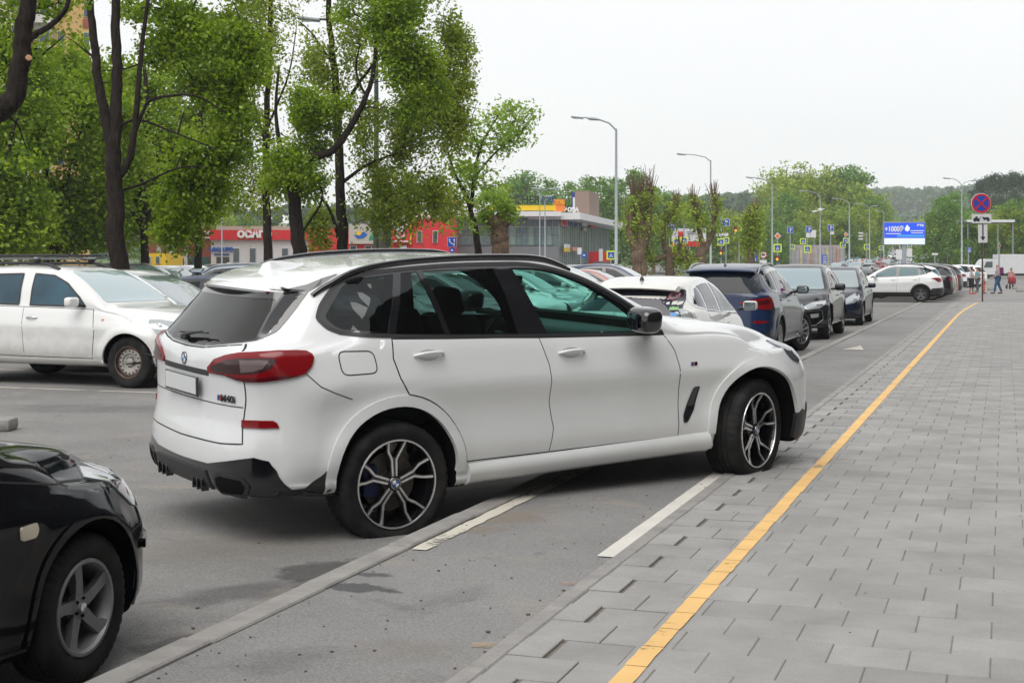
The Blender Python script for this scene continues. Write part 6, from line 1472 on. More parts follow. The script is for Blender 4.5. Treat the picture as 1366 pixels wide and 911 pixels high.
# --- far trees: four kinds built once, copied along the avenue
def far_tree(name, label, h, w, leaf, seed, ell, size=.34, per=44, group=None, clr=1.2, bark=M_bark2):
    return tree(name, label, (0, 0, 0), [([(0, 0, 0), (0, 0, h*.3), (w*.05, 0, h*.6), (0, w*.03, h*.9)], .3, .06), ([(0, 0, h*.3), (w*.2, .5, h*.55), (w*.3, 0, h*.7)], .12, .04), ([(0, 0, h*.35), (-w*.2, -.5, h*.55), (-w*.28, 0, h*.72)], .12, .04)],
                [((x*w, y*w, z*h), (a*w, a*w, c_*h), n) for x, y, z, a, c_, n in ell], leaf, size, per, seed, group=group, clr=clr, bark=bark, gap=.15, shell=.3)
rows = []
K0 = far_tree('broadleaf_tree', 'x', 14, 10, M_lf4, 101, [(0, 0, .58, .42, .34, 70), (.2, 0, .32, .34, .24, 34), (-.2, 0, .35, .34, .24, 34), (.05, 0, .83, .25, .14, 20)])
K1 = far_tree('broadleaf_tree', 'x', 15, 11, M_lf5, 102, [(0, 0, .58, .45, .32, 80), (.25, 0, .72, .28, .18, 30), (-.25, 0, .62, .28, .2, 30), (0, 0, .25, .42, .22, 44)])
K2 = far_tree('birch_tree', 'x', 16, 6, M_lf4, 103, [(0, 0, .6, .42, .36, 60), (0, 0, .88, .22, .12, 16)], per=40, clr=.9)
K3 = far_tree('pine_tree', 'x', 18, 6, M_lf6, 104, [(0, 0, .72, .42, .2, 40), (0, 0, .88, .28, .1, 18)], per=44, clr=.9)
ORD = ['first', 'second', 'third', 'fourth', 'fifth', 'sixth', 'seventh', 'eighth', 'ninth', 'tenth', 'eleventh', 'twelfth', 'thirteenth', 'fourteenth', 'fifteenth', 'sixteenth', 'seventeenth', 'eighteenth', 'nineteenth', 'twentieth']
_first = {}
def row(spec, where, group, kinds):
    """spec: (px, d, top py, kind); one tree each, labelled by its order from the left"""
    spec = sorted(spec, key=lambda s_: s_[0]); ch = {}
    for c in bpy.data.objects:
        if c.parent and c.parent in (K0, K1, K2, K3): ch.setdefault(c.parent.name, []).append(c)
    for i, (px, d, top, k) in enumerate(spec):
        src = (K0, K1, K2, K3)[k]; H = (13.4, 13.9, 16.0, 17.8)[k]; x = (px-683)/1900*d; z0 = hgt(x, d)
        hz = EYE-(top-351)/1900*d-z0; s_ = max(.3, hz/H); lab = '%s tree from the left, %s, %s' % (ORD[i], ('rounded green', 'yellowish green', 'narrow tall', 'dark pine')[k], where)
        rg = random.Random(px*7+d); ws = s_ if s_ < 1.5 else 1.5+(s_-1.5)*.5
        if k not in _first: _first[k] = src; src['label'] = lab; src['group'] = group; o = src; o.location = (x, d, z0); o.rotation_euler = (0, 0, rg.uniform(0, 6.28)); o.scale = (ws, ws, s_)
        else: copy_tree(src, (x, d, z0), rg.uniform(0, 6.28), lab, group, scale=(ws*rg.uniform(.9, 1.15), ws*rg.uniform(.9, 1.15), s_), _ch=ch)
row([(705, 205, 232, 0), (735, 215, 238, 2), (758, 200, 246, 0), (782, 212, 234, 2), (800, 190, 240, 0), (822, 205, 236, 2), (846, 200, 224, 2), (856, 196, 230, 2), (872, 190, 252, 0), (690, 225, 240, 0), (655, 210, 250, 0), (895, 195, 258, 1), (918, 200, 262, 0)],
    'behind the glass showroom', 'trees behind the glass showroom', 0)
row([(940, 190, 284, 0), (964, 195, 278, 1), (988, 190, 280, 1), (1012, 200, 288, 0), (1034, 205, 294, 0)], 'behind the pollarded trees', 'trees behind the pollarded trees', 0)
row([(1052, 265, 222, 1), (1068, 255, 240, 1), (1080, 262, 216, 1), (1104, 260, 222, 1), (1122, 258, 226, 0), (1134, 262, 224, 0), (1152, 255, 244, 1), (1047, 240, 258, 0), (1090, 235, 270, 1), (1118, 238, 275, 0), (1142, 240, 268, 1), (1062, 225, 296, 0), (1160, 250, 262, 0)], 'in the big clump over the avenue', 'big clump of trees over the avenue', 1)
row([(1182, 380, 286, 1), (1199, 390, 290, 0), (1217, 385, 293, 1)], 'behind the blue screen', 'trees behind the blue screen', 0)
row([(1243, 175, 282, 1), (1258, 168, 264, 0), (1276, 172, 258, 0), (1294, 185, 284, 1), (1310, 188, 292, 0), (1326, 184, 288, 1), (1340, 186, 280, 1), (1352, 180, 268, 0), (1368, 178, 262, 1), (1385, 175, 258, 0), (1405, 172, 250, 1)], 'behind the parked lorry', 'trees behind the lorry', 1)
row([(1306, 330, 236, 3), (1318, 340, 232, 3), (1330, 320, 228, 3), (1343, 335, 230, 3), (1356, 325, 226, 3), (1368, 330, 230, 3), (1380, 335, 228, 3)], 'on the pine covered rise at the right', 'pines on the right hand rise', 0)
row([(232, 190, 268, 0), (256, 195, 272, 0), (282, 192, 278, 1), (300, 200, 282, 0), (210, 185, 280, 0), (330, 200, 290, 0)], 'behind the low red and white shops', 'trees behind the red and white shops', 0)
# --- wooded hills on the horizon: one mass
M_hill = leaf_mat('hill_foliage', (.05, .10, .05), (.13, .22, .10), .25)
def hills():
    rg = np.random.default_rng(9); C = []; R_ = []
    for px, d, top, n in [(880, 560, 262, 60), (930, 600, 262, 60), (980, 620, 262, 70), (1030, 640, 260, 70), (1060, 900, 256, 50), (1100, 1100, 256, 60), (1180, 1200, 254, 90), (1215, 1150, 252, 90), (1250, 1200, 251, 90), (1290, 1150, 252, 90), (1330, 1000, 250, 90), (1380, 900, 244, 90), (800, 520, 268, 60), (700, 480, 272, 60), (600, 460, 275, 60), (450, 430, 278, 60), (300, 420, 280, 80), (150, 420, 280, 60), (0, 420, 280, 60),
                          (1180, 800, 290, 80), (1215, 760, 294, 80), (1250, 780, 286, 80)]:
        for _ in range(n*3):
            x_ = px+rg.normal()*30; dd = d*(1+rg.normal()*.06); x = (x_-683)/1900*dd; z0 = hgt(x, dd); zt = EYE-(top+abs(rg.normal())*3-351)/1900*dd
            z = z0+(zt-z0)*rg.random()**.6; C.append((x, dd+(zt-z)*.8, z)); R_.append(dd/1900*6*(.7+.6*rg.random()))
    o = leaves_mesh('wooded_hills', np.array(C), np.array(R_), 60, 2.1, M_hill, None, 77); o['kind'] = 'stuff'
hills()
# ------------------------------------------------------------------ rows of parked cars (copies of the models above, each repainted)
def pm(name, col, **k): return paint_mat(name, col, .28, **k)
SILV = pm('silver_paint', (.36, .38, .40), metal=.4); SBLUE = pm('silver_blue_paint', (.38, .44, .50), metal=.3); DBLUE = pm('deep_blue_paint', (.02, .035, .09)); PINK = pm('coral_paint', (.50, .20, .17)); RED = pm('red_paint', (.42, .015, .015))
BLK2 = pm('jet_paint', (.006, .006, .007)); GRY = pm('grey_paint', (.10, .105, .11)); WH2 = pm('cool_white_paint', (.76, .78, .80)); BEI = pm('beige_paint', (.42, .38, .30)); TEAL = pm('blue_paint', (.03, .12, .28))
_CH = {}
for c in bpy.data.objects:
    if c.parent: _CH.setdefault(c.parent.name, []).append(c)
MOD = {'hatch': (hatch, 'ink_blue_paint', 3.35), 'saloon': (saloon, 'plain_white_paint', 3.45), 'suv': (navy, 'navy_paint', 3.69), 'cross': (crossover, 'charcoal_paint', 3.7), 'small': (seltos, 'plain_white_paint', 3.44), 'prius': (prius, 'pearl_paint', 3.5)}
def cc(model, paint, label, group, u=None, v=None, toward=0, px=None, d=None, z=None, s=1.0):
    src, pn, ln = MOD[model]
    if px is not None: x = (px-683)/1900*d; y = d; z = hgt(x, y) if z is None else z; loc = (x, y, z)
    else: loc = S(u, v, RD if z is None else z)
    r = copy_tree(src, loc, math.pi/2-TH+math.radians(toward), label, group, swap={pn: paint} if paint else None, scale=s if s != 1 else None, _ch=_CH)
    for c in bpy.data.objects:
        if c.parent == r and c.name.startswith('sticker'): pass
    return r
g = 'cars parked side by side under the trees'
def rowcar(u, model, paint, label, j=0.0): cc(model, paint, label, g, u=u, v=-10.2+j-MOD[model][2], toward=-90+2)
rowcar(18.95, 'hatch', WH2, 'white hatchback between the dusty SUV and the dark saloon', -.2)
rowcar(21.7, 'saloon', DBLUE, 'dark blue saloon, only its roof showing behind the white hatchback', -.1)
rowcar(24.6, 'suv', SBLUE, 'silver blue estate with roof rails, its roof showing left of the roof fin', -.4)
rowcar(27.4, 'hatch', WH2, 'white hatchback seen through the tinted rear door glass', 0)
rowcar(30.1, 'saloon', WH2, 'white saloon seen through the green front door glass', .3)
rowcar(32.9, 'prius', WH2, 'white car with a sloping nose seen over the front seat', .1)
rowcar(35.7, 'saloon', SILV, 'silver saloon just above the windscreen pillar', .2)
rowcar(38.4, 'hatch', WH2, 'white hatchback with bright windscreen, left of the pearl hatchback roof', .2)
rowcar(41.2, 'small', BEI, 'cream small SUV above the pearl hatchback', -.2)
rowcar(43.9, 'saloon', PINK, 'coral red saloon, its roof between the cream and dark blue cars', 0)
rowcar(47.0, 'cross', DBLUE, 'dark blue crossover, last and tallest of the row under the trees', .2)
g2 = 'cars in the far left of the car park'
for px, d, m, p_, lb, tw in [(176, 57, 'saloon', GRY, 'grey saloon half hidden by the three stemmed tree', -95), (196, 55, 'hatch', WH2, 'white hatchback right of the three stemmed tree trunk', -100), (216, 60, 'hatch', BLK2, 'black hatchback between two white ones, far left of the car park', -100), (238, 64, 'hatch', WH2, 'white hatchback in front of the yellow kiosk columns', -100), (268, 66, 'saloon', WH2, 'white saloon side on before the brick shop front', -75), (284, 74, 'cross', BLK2, 'black crossover behind the white side on saloon', -90), (150, 52, 'suv', GRY, 'grey SUV behind the dusty SUV windscreen', -95), (120, 58, 'hatch', RED, 'dark red hatchback deep under the trees', -95),
                         (320, 78, 'hatch', SILV, 'silver hatchback before the white shop wall', -80), (352, 80, 'saloon', BLK2, 'black saloon before the white shop wall', -80), (752, 95, 'hatch', SILV, 'silver hatchback before the glass showroom', -60), (800, 98, 'small', WH2, 'white small SUV under the red frame by the showroom', -60)]:
    cc(m, p_, lb, g2, px=px, d=d, toward=tw)
_CH.setdefault(saloon.name, [])
saloon.location = g3(408, 84); saloon.rotation_euler = (0, 0, math.radians(-12)); saloon['group'] = g2; saloon['label'] = 'white saloon before the red shop, behind the tree trunks'
g4 = 'cars parked nose in beyond the white small SUV'
for u, v, m, p_, lb in [(66.2, -2.1, 'cross', BLK2, 'black crossover with red lamps, next beyond the white small SUV'), (69.2, -2.0, 'hatch', SILV, 'silver hatchback behind the black crossover'), (72.2, -2.0, 'hatch', RED, 'red hatchback, only its roof showing over the silver one'), (75.4, -2.0, 'cross', BLK2, 'black crossover beside the woman in the black skirt'), (78.8, -2.2, 'saloon', WH2, 'white saloon beyond the second black crossover'), (82, -2.2, 'hatch', WH2, 'white hatchback at the end of the nose in line'), (86, -2.0, 'small', WH2, 'white small SUV behind the woman in the black skirt')]:
    cc(m, p_, lb, g4, u=u, v=v-.95, toward=90)
for px, d, m, p_, lb, tw in [(1246, 108, 'suv', GRY, 'dark grey SUV among the far cars below the slim lamp posts', 60), (1262, 112, 'cross', GRY, 'charcoal SUV right of the dark grey one below the lamp posts', 60), (1298, 96, 'hatch', WH2, 'white hatchback between the bus stop sign and the sign pole', 70), (1313, 150, 'saloon', SILV, 'silver saloon on the grass bank above the lorry cab', 80)]:
    cc(m, p_, lb, 'far cars on the right', px=px, d=d, toward=tw)
# traffic climbing the avenue
rg = random.Random(4); spots = [(1131, 196), (1139, 214), (1146, 188), (1152, 226), (1158, 178), (1163, 212), (1168, 240), (1173, 194), (1178, 226), (1183, 258), (1187, 208), (1191, 290), (1195, 240), (1199, 320), (1203, 268), (1207, 222), (1211, 300), (1215, 250), (1219, 325), (1223, 276), (1228, 236), (1233, 300), (1121, 176), (1143, 236), (1236, 262)]
pal = [('white', WH2), ('silver', SILV), ('black', BLK2), ('red', RED), ('blue', TEAL), ('grey', GRY)]
for i, (px, d) in enumerate(sorted(spots)):
    cn, p_ = pal[rg.choice([0, 0, 1, 1, 2, 3, 4, 5, 0])]
    m = rg.choice(['hatch', 'saloon', 'cross', 'small']); kind = {'hatch': 'hatchback', 'saloon': 'saloon', 'cross': 'crossover', 'small': 'small SUV'}[m]
    cc(m, p_, 'tiny %s %s in the distant traffic, number %d of 25 from the left' % (cn, kind, i+1), 'cars in the distant traffic', px=px, d=d, toward=rg.choice([165, 170, -12]))

M_galv = mat('galvanised_pole', (.33, .37, .40), .5, metal=.3)
# ------------------------------------------------------------------ buildings
GLS = mat('facade_glass', (.20, .29, .30), .08, ior=1.7, var=.35, vscale=.35); GLS2 = mat('facade_glass_dark', (.04, .06, .07), .08, ior=1.7)
M_redw = mat('red_cladding', (.60, .018, .03), .55, var=.06); M_whw = mat('white_render', (.62, .62, .63), .8, var=.05); M_brk = mat('red_brick', (.30, .09, .07), .85, var=.15, vscale=2)
M_gryc = mat('grey_cladding', (.22, .25, .28), .6); M_fasc = mat('white_fascia', (.70, .71, .72), .5); M_yell = mat('yellow_sign', (.75, .50, .01), .5); M_yelw = mat('yellow_render', (.58, .38, .15), .8, var=.05)
M_wt = mat('white_lettering', (.75, .75, .75), .5); M_rt = mat('red_lettering', (.62, .03, .04), .5); M_bt = mat('dark_lettering', (.015, .02, .03), .5); M_nb = mat('navy_lettering', (.02, .04, .20), .5); M_or = mat('orange_sign', (.75, .20, .03), .5); M_grn = mat('green_sign', (.02, .30, .13), .5); M_blu = mat('blue_sign', (.01, .10, .45), .45); M_beige = mat('beige_board', (.45, .43, .38), .6); M_brown = mat('brown_box', (.24, .17, .14), .7)
class Fac:
    """helper for a facade standing square to the view at distance d: boxes given by photo columns and rows, at true size"""
    def __init__(s, name, label, px0, px1, d, depth, top, group=None, rz=0.0, cat='building'):
        s.d = d; s.k = d/1900; s.x0 = (px0-683)*s.k; s.z0 = RD; s.t = thing(name, label, cat, (s.x0, d, RD), rz, group); s.W = (px1-px0)*s.k; s.px0 = px0; s.dep = depth
    def X(s, px): return (px-s.px0)*s.k
    def Z(s, py): return EYE-(py-351)*s.k-RD
    def box(s, name, px0, px1, py0, py1, m, y0=-.1, y1=.1, parent=None, smooth=0):
        b = MB(); x0, x1 = s.X(px0), s.X(px1); z1, z0 = s.Z(py0), (s.Z(py1) if py1 is not None else 0); b.box(((x0+x1)/2, (y0+y1)/2, (z0+z1)/2), (x1-x0, y1-y0, z1-z0)); return b.build(name, m, parent or s.t, smooth=smooth)
    def win(s, px0, px1, py0, py1, fr=None, y=-.06, bars=1):
        f = s.box('window', px0, px1, py0, py1, fr or M_fasc, y-.05, y+.05); k = .6
        s.box('pane', px0+k, px1-k, py0+k, py1-k, GLS2, y-.08, y-.055, parent=None).parent = f
        c = kids(f)[0]; return f
    def txt(s, st, px, py, hpx, m, y=-.3, sx=1.0, ext=.05, bold=.0): return text('lettering', st, hpx*s.k*1.38, m, s.t, (s.X(px), y, s.Z(py)), ext=ext, sx=sx, bold=bold)
# low red, white and brick shops
f = Fac('brick_shop', 'low brick red shop with a white АВТОЗВУК sign and teal glass front', 192, 281, 114, 12, 306)
f.box('wall', 192, 281.3, 306, None, M_brk, 0, 12); f.box('sign_band', 247, 281, 305, 317, mat('maroon_band', (.35, .02, .04), .5), -.25, 0)
f.txt('АВТОЗВУК', 264, 311, 5, M_wt, sx=1.0, bold=.02); f.box('sign_line', 255, 281, 316.6, 318, M_wt, -.3, -.25)
f.box('shop_window', 254, 280, 343, 357, mat('teal_glass', (.04, .14, .13), .1), -.08, 0); f.box('canopy', 192, 254, 341, 345, M_whw, -1.0, 0); f.box('shop_window', 200, 240, 346, 357, GLS2, -.08, 0)
for q_ in (214, 231, 250): f.box('column', q_, q_+4, 328, None, M_whw, -1.2, -.8)
f.box('sign_board', 224, 232, 308, 320, M_gryc, -.6, -.2); s_ = f.box('roof_sign', 238, 246, 315, 325, M_yell, -.6, -.3); s_ = f.box('roof_sign', 249, 257, 318, 325, M_yell, -.6, -.3); f.box('sign_hole', 251, 255, 320, 323, M_brk, -.63, -.6)
f = Fac('white_shop', 'low white shop with a red band reading ОСАГО and a blue LOCAUTO sign', 281, 430, 112, 12, 307)
f.box('wall', 281.5, 430, 318, None, M_whw, 0, 12); f.box('sign_band', 281, 430, 307, 320, M_redw, -.35, .6); f.box('parapet', 283, 430, 301, 307.2, mat('roof_trim', (.42, .40, .33), .8), 1.5, 2)
f.txt('ОСАГО', 341, 313.3, 8.2, M_wt, y=-.45, sx=1.15, bold=.05)
f.txt('LOCAUTO', 296, 333, 4.6, M_blu, y=-.12, bold=.03); f.box('sign_stripe', 286, 306, 338.6, 340.4, M_nb, -.1, 0); f.box('door', 289, 306, 343, None, GLS2, -.1, 0)
for a in (311, 333, 355, 376, 398): f.win(a, a+9, 331, 350)
f = Fac('red_shop', 'low bright red shop with a beige mountain billboard and narrow windows', 430, 606, 110, 14, 296)
f.box('wall', 430, 522, 306, None, M_redw, 0, 14); f.box('wall', 522, 606, 292.5, None, M_redw, -.3, 13)
f.box('wall', 407, 430, 302, None, M_redw, 1.8, 12)
bb = f.box('billboard', 466, 523, 299, 325.5, M_beige, -.35, -.05)
q = MB(); q.add([(f.X(p_), -.40, f.Z(r_)) for p_, r_ in [(492, 320), (503, 300), (512, 312), (519, 303), (523, 320)]], [(0, 1, 2, 3, 4)]); q.build('board_print', M_grn, f.t, smooth=0)
q = MB(); q.add([(f.X(p_), -.40, f.Z(r_)) for p_, r_ in [(473, 314), (478, 318.5), (485, 318), (491, 313), (486, 309.5), (478, 312)]], [(0, 1, 2, 3, 4, 5)]); q.build('board_print', M_blu, f.t, smooth=0)
q = MB(); q.add([(f.X(p_), -.42, f.Z(r_)) for p_, r_ in [(475, 313), (481, 314.5), (484, 310), (477, 308)]], [(0, 1, 2, 3)]); q.build('board_print', M_yell, f.t, smooth=0)
for a in (467, 487, 504): f.win(a, a+9, 328, 343, y=-.1)
for a, b_ in ((556.5, 308), (577.5, 308)): f.win(a, a+7, b_, b_+16, y=-.36)
f.box('sign_panel', 524, 547, 291, 325, M_redw, -.75, -.3); q = MB(); q.lathe([(0, -.03), (5.6*f.k, -.03), (5.8*f.k, 0)], 32, c=(f.X(535), -.80, f.Z(313))); q.build('sign_disc', M_wt, f.t)
q = MB(); q.lathe([(1.8*f.k, -.05), (3.4*f.k, -.05)], 24, c=(f.X(535), -.83, f.Z(313))); q.box((f.X(534), -.87, f.Z(313)), (5*f.k, .02, .9*f.k)); q.build('sign_disc_mark', M_redw, f.t, fix=False)
f.txt('Планета Авто', 535, 322.4, 2.3, M_wt, y=-.82, bold=.01); f.box('sign_small', 534, 543, 328, 331.5, M_fasc, -.5, -.3); f.box('sign_edge', 547.6, 549.4, 301, 326, M_yell, -.8, -.3)
q = MB(); q.lathe([(.26, -.02), (.62, -.02)], 20, c=(f.X(535), -.82, f.Z(299))); q.build('sign_mark', M_wt, f.t, fix=False)
f.win(532, 543, 332, 343, y=-.36)
# the glass showroom
f = Fac('glass_showroom', 'two storey glass showroom with KÄRCHER roof letters and a white overhanging roof edge', 590, 745, 118, 30, 288)
f.box('wall', 590, 745, 288, None, M_gryc, .1, 28)
for i in range(17): a = 607+i*8.15; f.box('window', a, a+7.4, 303, 327, GLS if i % 3 else mat('pale_glass', (.30, .40, .36), .1), -.0, .1)
for i in range(17): a = 607+i*8.15; f.box('spandrel', a, a+7.4, 291, 302, mat('blue_spandrel', (.16, .20, .25), .25), -.0, .1)
for i in range(18): a = 606.2+i*8.15; f.box('mullion', a, a+.5, 290, 328, M_alloy, -.12, .0)
f.box('transom', 606, 745, 302.2, 303, M_alloy, -.1, 0); f.box('transom', 606, 745, 312.4, 313, M_alloy, -.1, 0)
f.box('plinth', 592, 745, 329, None, mat('plinth_grey', (.20, .21, .22), .7), -.15, .1); f.box('roof', 600, 748, 283, 289.5, M_fasc, -1.6, 30); f.box('roof_box', 560, 655, 266, 284, M_fasc, 4, 12)
f.txt('АТЕ', 598, 268, 7, M_rt, y=3.8, bold=.04, sx=1.3); f.txt('70', 630, 269, 5.5, M_rt, y=3.8, bold=.03, sx=1.2); f.win(568, 577, 280, 288, y=3.9)
f.box('sign_beam', 652, 741, 274.6, 281.5, M_yell, -.9, -.5); f.txt('KÄRCHER', 690, 267.5, 10, M_bt, y=-.7, sx=.98, bold=.02); f.txt('BORK', 731, 267.5, 8.5, M_nb, y=-.7, sx=.60, bold=.01)
for i in range(14): a = 655+i*6.5; f.box('sign_post', a, a+.5, 281.5, 284, M_dark, -.8, -.6)
# angled wing: glass wall running away to the right
A = Vector(((745-683)*118/1900, 118)); Bp = Vector(((813-683)*150/1900, 150)); dv = (Bp-A); Lw = dv.length; an = math.atan2(dv.y, dv.x)
w = thing('showroom_wing', 'angled glass wing of the showroom with coloured shop signs, receding to the right', 'building', (A.x, A.y, RD), an)
H2 = 5.2
b = MB(); b.box((Lw/2, 6, H2/2), (Lw, 11.8, H2)); b.build('wall', GLS, w, smooth=0)
n = 30
for i in range(n):
    x = Lw*(i+.5)/n; b = MB(); b.box((x, .04, 3.2), (Lw/n-.18, .1, 3.7)); b.build('window', GLS if i % 4 else MATS['pale_glass'], w, smooth=0)
b = MB()
for i in range(n+1): b.box((Lw*i/n, -.03, 3.2), (.10, .07, 3.8))
b.build('mullion', M_alloy, w, smooth=0)
b = MB(); b.box((Lw/2, -.02, .65), (Lw, .12, 1.3)); b.build('plinth', MATS['plinth_grey'], w, smooth=0)
b = MB(); b.box((Lw/2+.6, 5.2, H2+.32), (Lw+2.2, 14.2, .55)); b.build('roof', M_fasc, w, smooth=0)
def wb_(name, x0, x1, z0, z1, m, y=-.2): b = MB(); b.box(((x0+x1)/2, y, (z0+z1)/2), (x1-x0, .12, z1-z0)); return b.build(name, m, w, smooth=0)
def wt(s_, x, z, h, m, y=-.3, sx=1.0, bold=.0): return text('lettering', s_, h*1.38, m, w, (x, y, z), ext=.03, sx=sx, bold=bold)
pxl = lambda px: Lw*((lambda a: ((a-683)/1900*A.y-A.x)/((Bp.x-A.x)-(a-683)/1900*(Bp.y-A.y)))(px))
zpx = lambda px, py: EYE-(py-351)/1900*(A.y+dv.y*pxl(px)/Lw)-RD
x0, x1, x2 = pxl(745.5), pxl(753), pxl(768); wb_('sign_board', x0, x1, zpx(750, 302), zpx(750, 294), mat('pink_board', (.62, .30, .32), .5)); wt('FREE', (x0+x1)/2, zpx(750, 298), .42, M_rt, sx=2.2); wb_('sign_board', x1+.05, x2, zpx(760, 302), zpx(760, 294.5), mat('pale_blue_board', (.45, .55, .72), .5)); wt('STORE', (x1+x2)/2, zpx(760, 298.4), .5, M_nb, sx=2.8, bold=.02)
wb_('sign_board', pxl(773.5), pxl(780), zpx(777, 302), zpx(777, 294), M_fasc); wb_('sign_board', pxl(785), pxl(792), zpx(788, 304), zpx(788, 300), M_rt)
wb_('sign_board', pxl(775), pxl(779), zpx(777, 308), zpx(777, 304), M_beige)
wb_('sign_board', pxl(745.5), pxl(752), zpx(750, 331), zpx(750, 326), M_fasc, -.5); wb_('sign_board', pxl(745.5), pxl(752), zpx(750, 336), zpx(750, 331.2), M_yell, -.5); wb_('sign_board', pxl(755), pxl(768), zpx(762, 335), zpx(762, 330), mat('salmon_board', (.60, .30, .20), .5), -.5)
b = MB(); z_ = H2+.6
for i, (a, m_) in enumerate([(739.5, 0)]): pass
f.box('roof_sign', 739.5, 755, 264, 281, M_or, 3, 3.3); f.txt('SOL', 747, 268, 5, M_yell, y=2.9, sx=1.3)
f.txt('ФОРА', 765, 277, 5.6, M_fasc, y=5.2, bold=.03, sx=.95)
b = MB(); b.box((18.5, 1.45, H2+1.9), (1.2, .55, 2.6)); b.build('roof_box', M_nb, w, smooth=0); b = MB(); b.box((17.8, 1.4, H2+1.9), (.1, .35, 1.6)); b.build('roof_poster', M_fasc, w, smooth=0)
b = MB(); b.box((20, .5, H2+1.9), (7, 1.35, 2.7)); b.build('roof_box', M_brown, w, smooth=0)
# entrance frames before the wing
for px, d, nm, lab, cols in [(799, 126, 'portal', 'red portal frame with a white stripe before the glass wing', M_redw)]:
    t = thing(nm, lab, 'frame', g3(px, d)); b = MB(); b.box((0, 0, 2.2), (1.8*1.0, .4, .9)); b.box((-.75, 0, .9), (.35, .4, 1.8)); b.build('frame', cols, t, smooth=0); b = MB(); b.box((.15, -.25, 2.35), (.35, .1, 1.1)); b.build('stripe', M_fasc, t, smooth=0)
# yellow flats top left, kiosk, mural wall, canopy behind the sign
f = Fac('apartment_block', 'tall yellow and cream apartment block above the trees at top left', -60, 112, 92, 16, -160, rz=.29)
f.box('wall', 34, 112, -160, None, M_yelw, 0, 16); f.box('wall', -60, 34, -160, None, mat('cream_render', (.55, .50, .43), .8, var=.05), -1.2, 16); f.box('wall_strip', 40, 64, -160, 50, mat('pale_render', (.60, .58, .55), .8), -.15, 0)
for py in (-150, -112, -74, -36, 2, 44, 84, 124, 164, 204):
    for a, w_, y_ in ((47, 13, -.2), (70, 9, -.06), (104, 8, -.06), (12, 12, -1.26), (-30, 14, -1.26)): f.win(a, a+w_, py-8, py+13, y=y_)
    f.box('balcony', 40, 64, py+15, py+26, MATS['pale_render'], -.9, -.15)
    f.box('brick_panel', 103, 112, py+16, py+28, M_brk, -.08, 0)
f = Fac('kiosk', 'small yellow walled kiosk seen under the tree branches at left', 190, 222, 100, 5, 338); f.box('wall', 190, 222, 338, None, M_yell, 0, 5); f.win(196, 202, 342, 352, y=-.06); f.win(208, 214, 342, 352, y=-.06)
f = Fac('mural_wall', 'long low wall painted in faded pink, yellow and violet, far down the avenue', 1056, 1126, 216, 1, 327, cat='wall')
ca = [(.34, .29, .28), (.30, .30, .33), (.42, .40, .22), (.32, .27, .33), (.36, .31, .28), (.40, .24, .21), (.34, .34, .33)]
f.box('wall', 1056, 1126, 327, None, mat('mural_base', (.38, .33, .33), .8), 0, .6)
for i in range(14): f.box('painted_panel', 1057+i*4.9, 1057+i*4.9+4.2, 328+(i*7 % 5), None, mat('mural_%d' % (i % 7), ca[i % 7], .8, var=.3, vscale=.8), -.12, 0)
f = Fac('canopy', 'long white roofed canopy on thin posts, half hidden by trees behind the tow away sign', 1288, 1352, 168, 8, 293, cat='canopy'); f.box('roof', 1288, 1352, 293.5, 296.6, M_fasc, -.5, 8)
for a in (1290, 1310, 1330, 1350): f.box('post', a, a+1, 298, None, M_galv, -.2, 0)
# ------------------------------------------------------------------ street furniture
M_galv = mat('galvanised_pole', (.33, .37, .40), .5, metal=.3); M_dgr = mat('dark_green_pole', (.04, .06, .055), .6); M_rust = mat('rusty_brown_pole', (.07, .045, .035), .7, var=.3, vscale=6)
M_fy = mat('fluorescent_yellow', (.62, .80, .02), .5); M_sgb = mat('sign_blue', (.01, .07, .42), .4); M_sgr = mat('sign_red', (.60, .01, .02), .4); M_sgw = mat('sign_white', (.66, .67, .68), .45)
def lamp_post(label, px, d, top, arms, pole=None, r=.09, head='single'):
    """arms: [(px, py) of each lantern]"""
    x, y, _ = g3(px, d); z0 = hgt(x, y); t = thing('street_lamp', label, 'street lamp', (x, y, z0), 0, 'street lamps along the avenue'); k = d/1900; H = EYE-(top-351)*k-z0
    b = MB(); b.tube([(0, 0, 0), (0, 0, 1.2), (0, 0, 1.25), (0, 0, H)], [r*1.5, r*1.45, r, r*.6], 10); b.build('pole', pole or M_galv, t, smooth=50)
    for ax, ay in arms:
        dx = (ax-px)*k; dz = EYE-(ay-351)*k-z0; b = MB(); b.tube([(0, 0, H-.6), (0, 0, H-.1), (dx*.18, 0, H+(dz-H)*.5), (dx*.55, 0, dz-.04), (dx*.85, 0, dz)], [r*.5, r*.5, r*.45, r*.4, r*.35], 8); b.build('arm', pole or M_galv, t, smooth=60)
        for q in ((0,) if head == 'single' else (0, .42)):
            b = MB(); sg = 1 if dx > 0 else -1; c = (dx*(1-q), 0, dz-(dz-H)*q*.35); b.rbox(c, (.75, .28, .11), r=.045, seg=2, R=Matrix.Rotation(-sg*.12, 3, 'Y')); lo = b.build('lantern', M_galv, t, smooth=60)
            b = MB(); b.rbox((c[0], 0, c[2]-.06), (.5, .2, .03), r=.01, seg=1); b.build('lens', M_sgw, lo)
    return t
lamp_post('tallest grey street lamp with two lanterns on one arm, by the glass showroom', 822, 84, 172, [(770, 157)], r=.11, head='double')
lamp_post('street lamp with one curved arm over the pollarded trees', 948, 111, 214, [(909, 206)])
lamp_post('street lamp with paired lanterns left of the big tree clump', 1030, 142, 246, [(1000, 237)], head='double')
lamp_post('street lamp with a camera cluster half way up its pole', 1094, 170, 262, [(1070, 255)])
lamp_post('street lamp over the distant mural wall, fifth of the receding line', 1133, 192, 272, [(1113, 265)], r=.12)
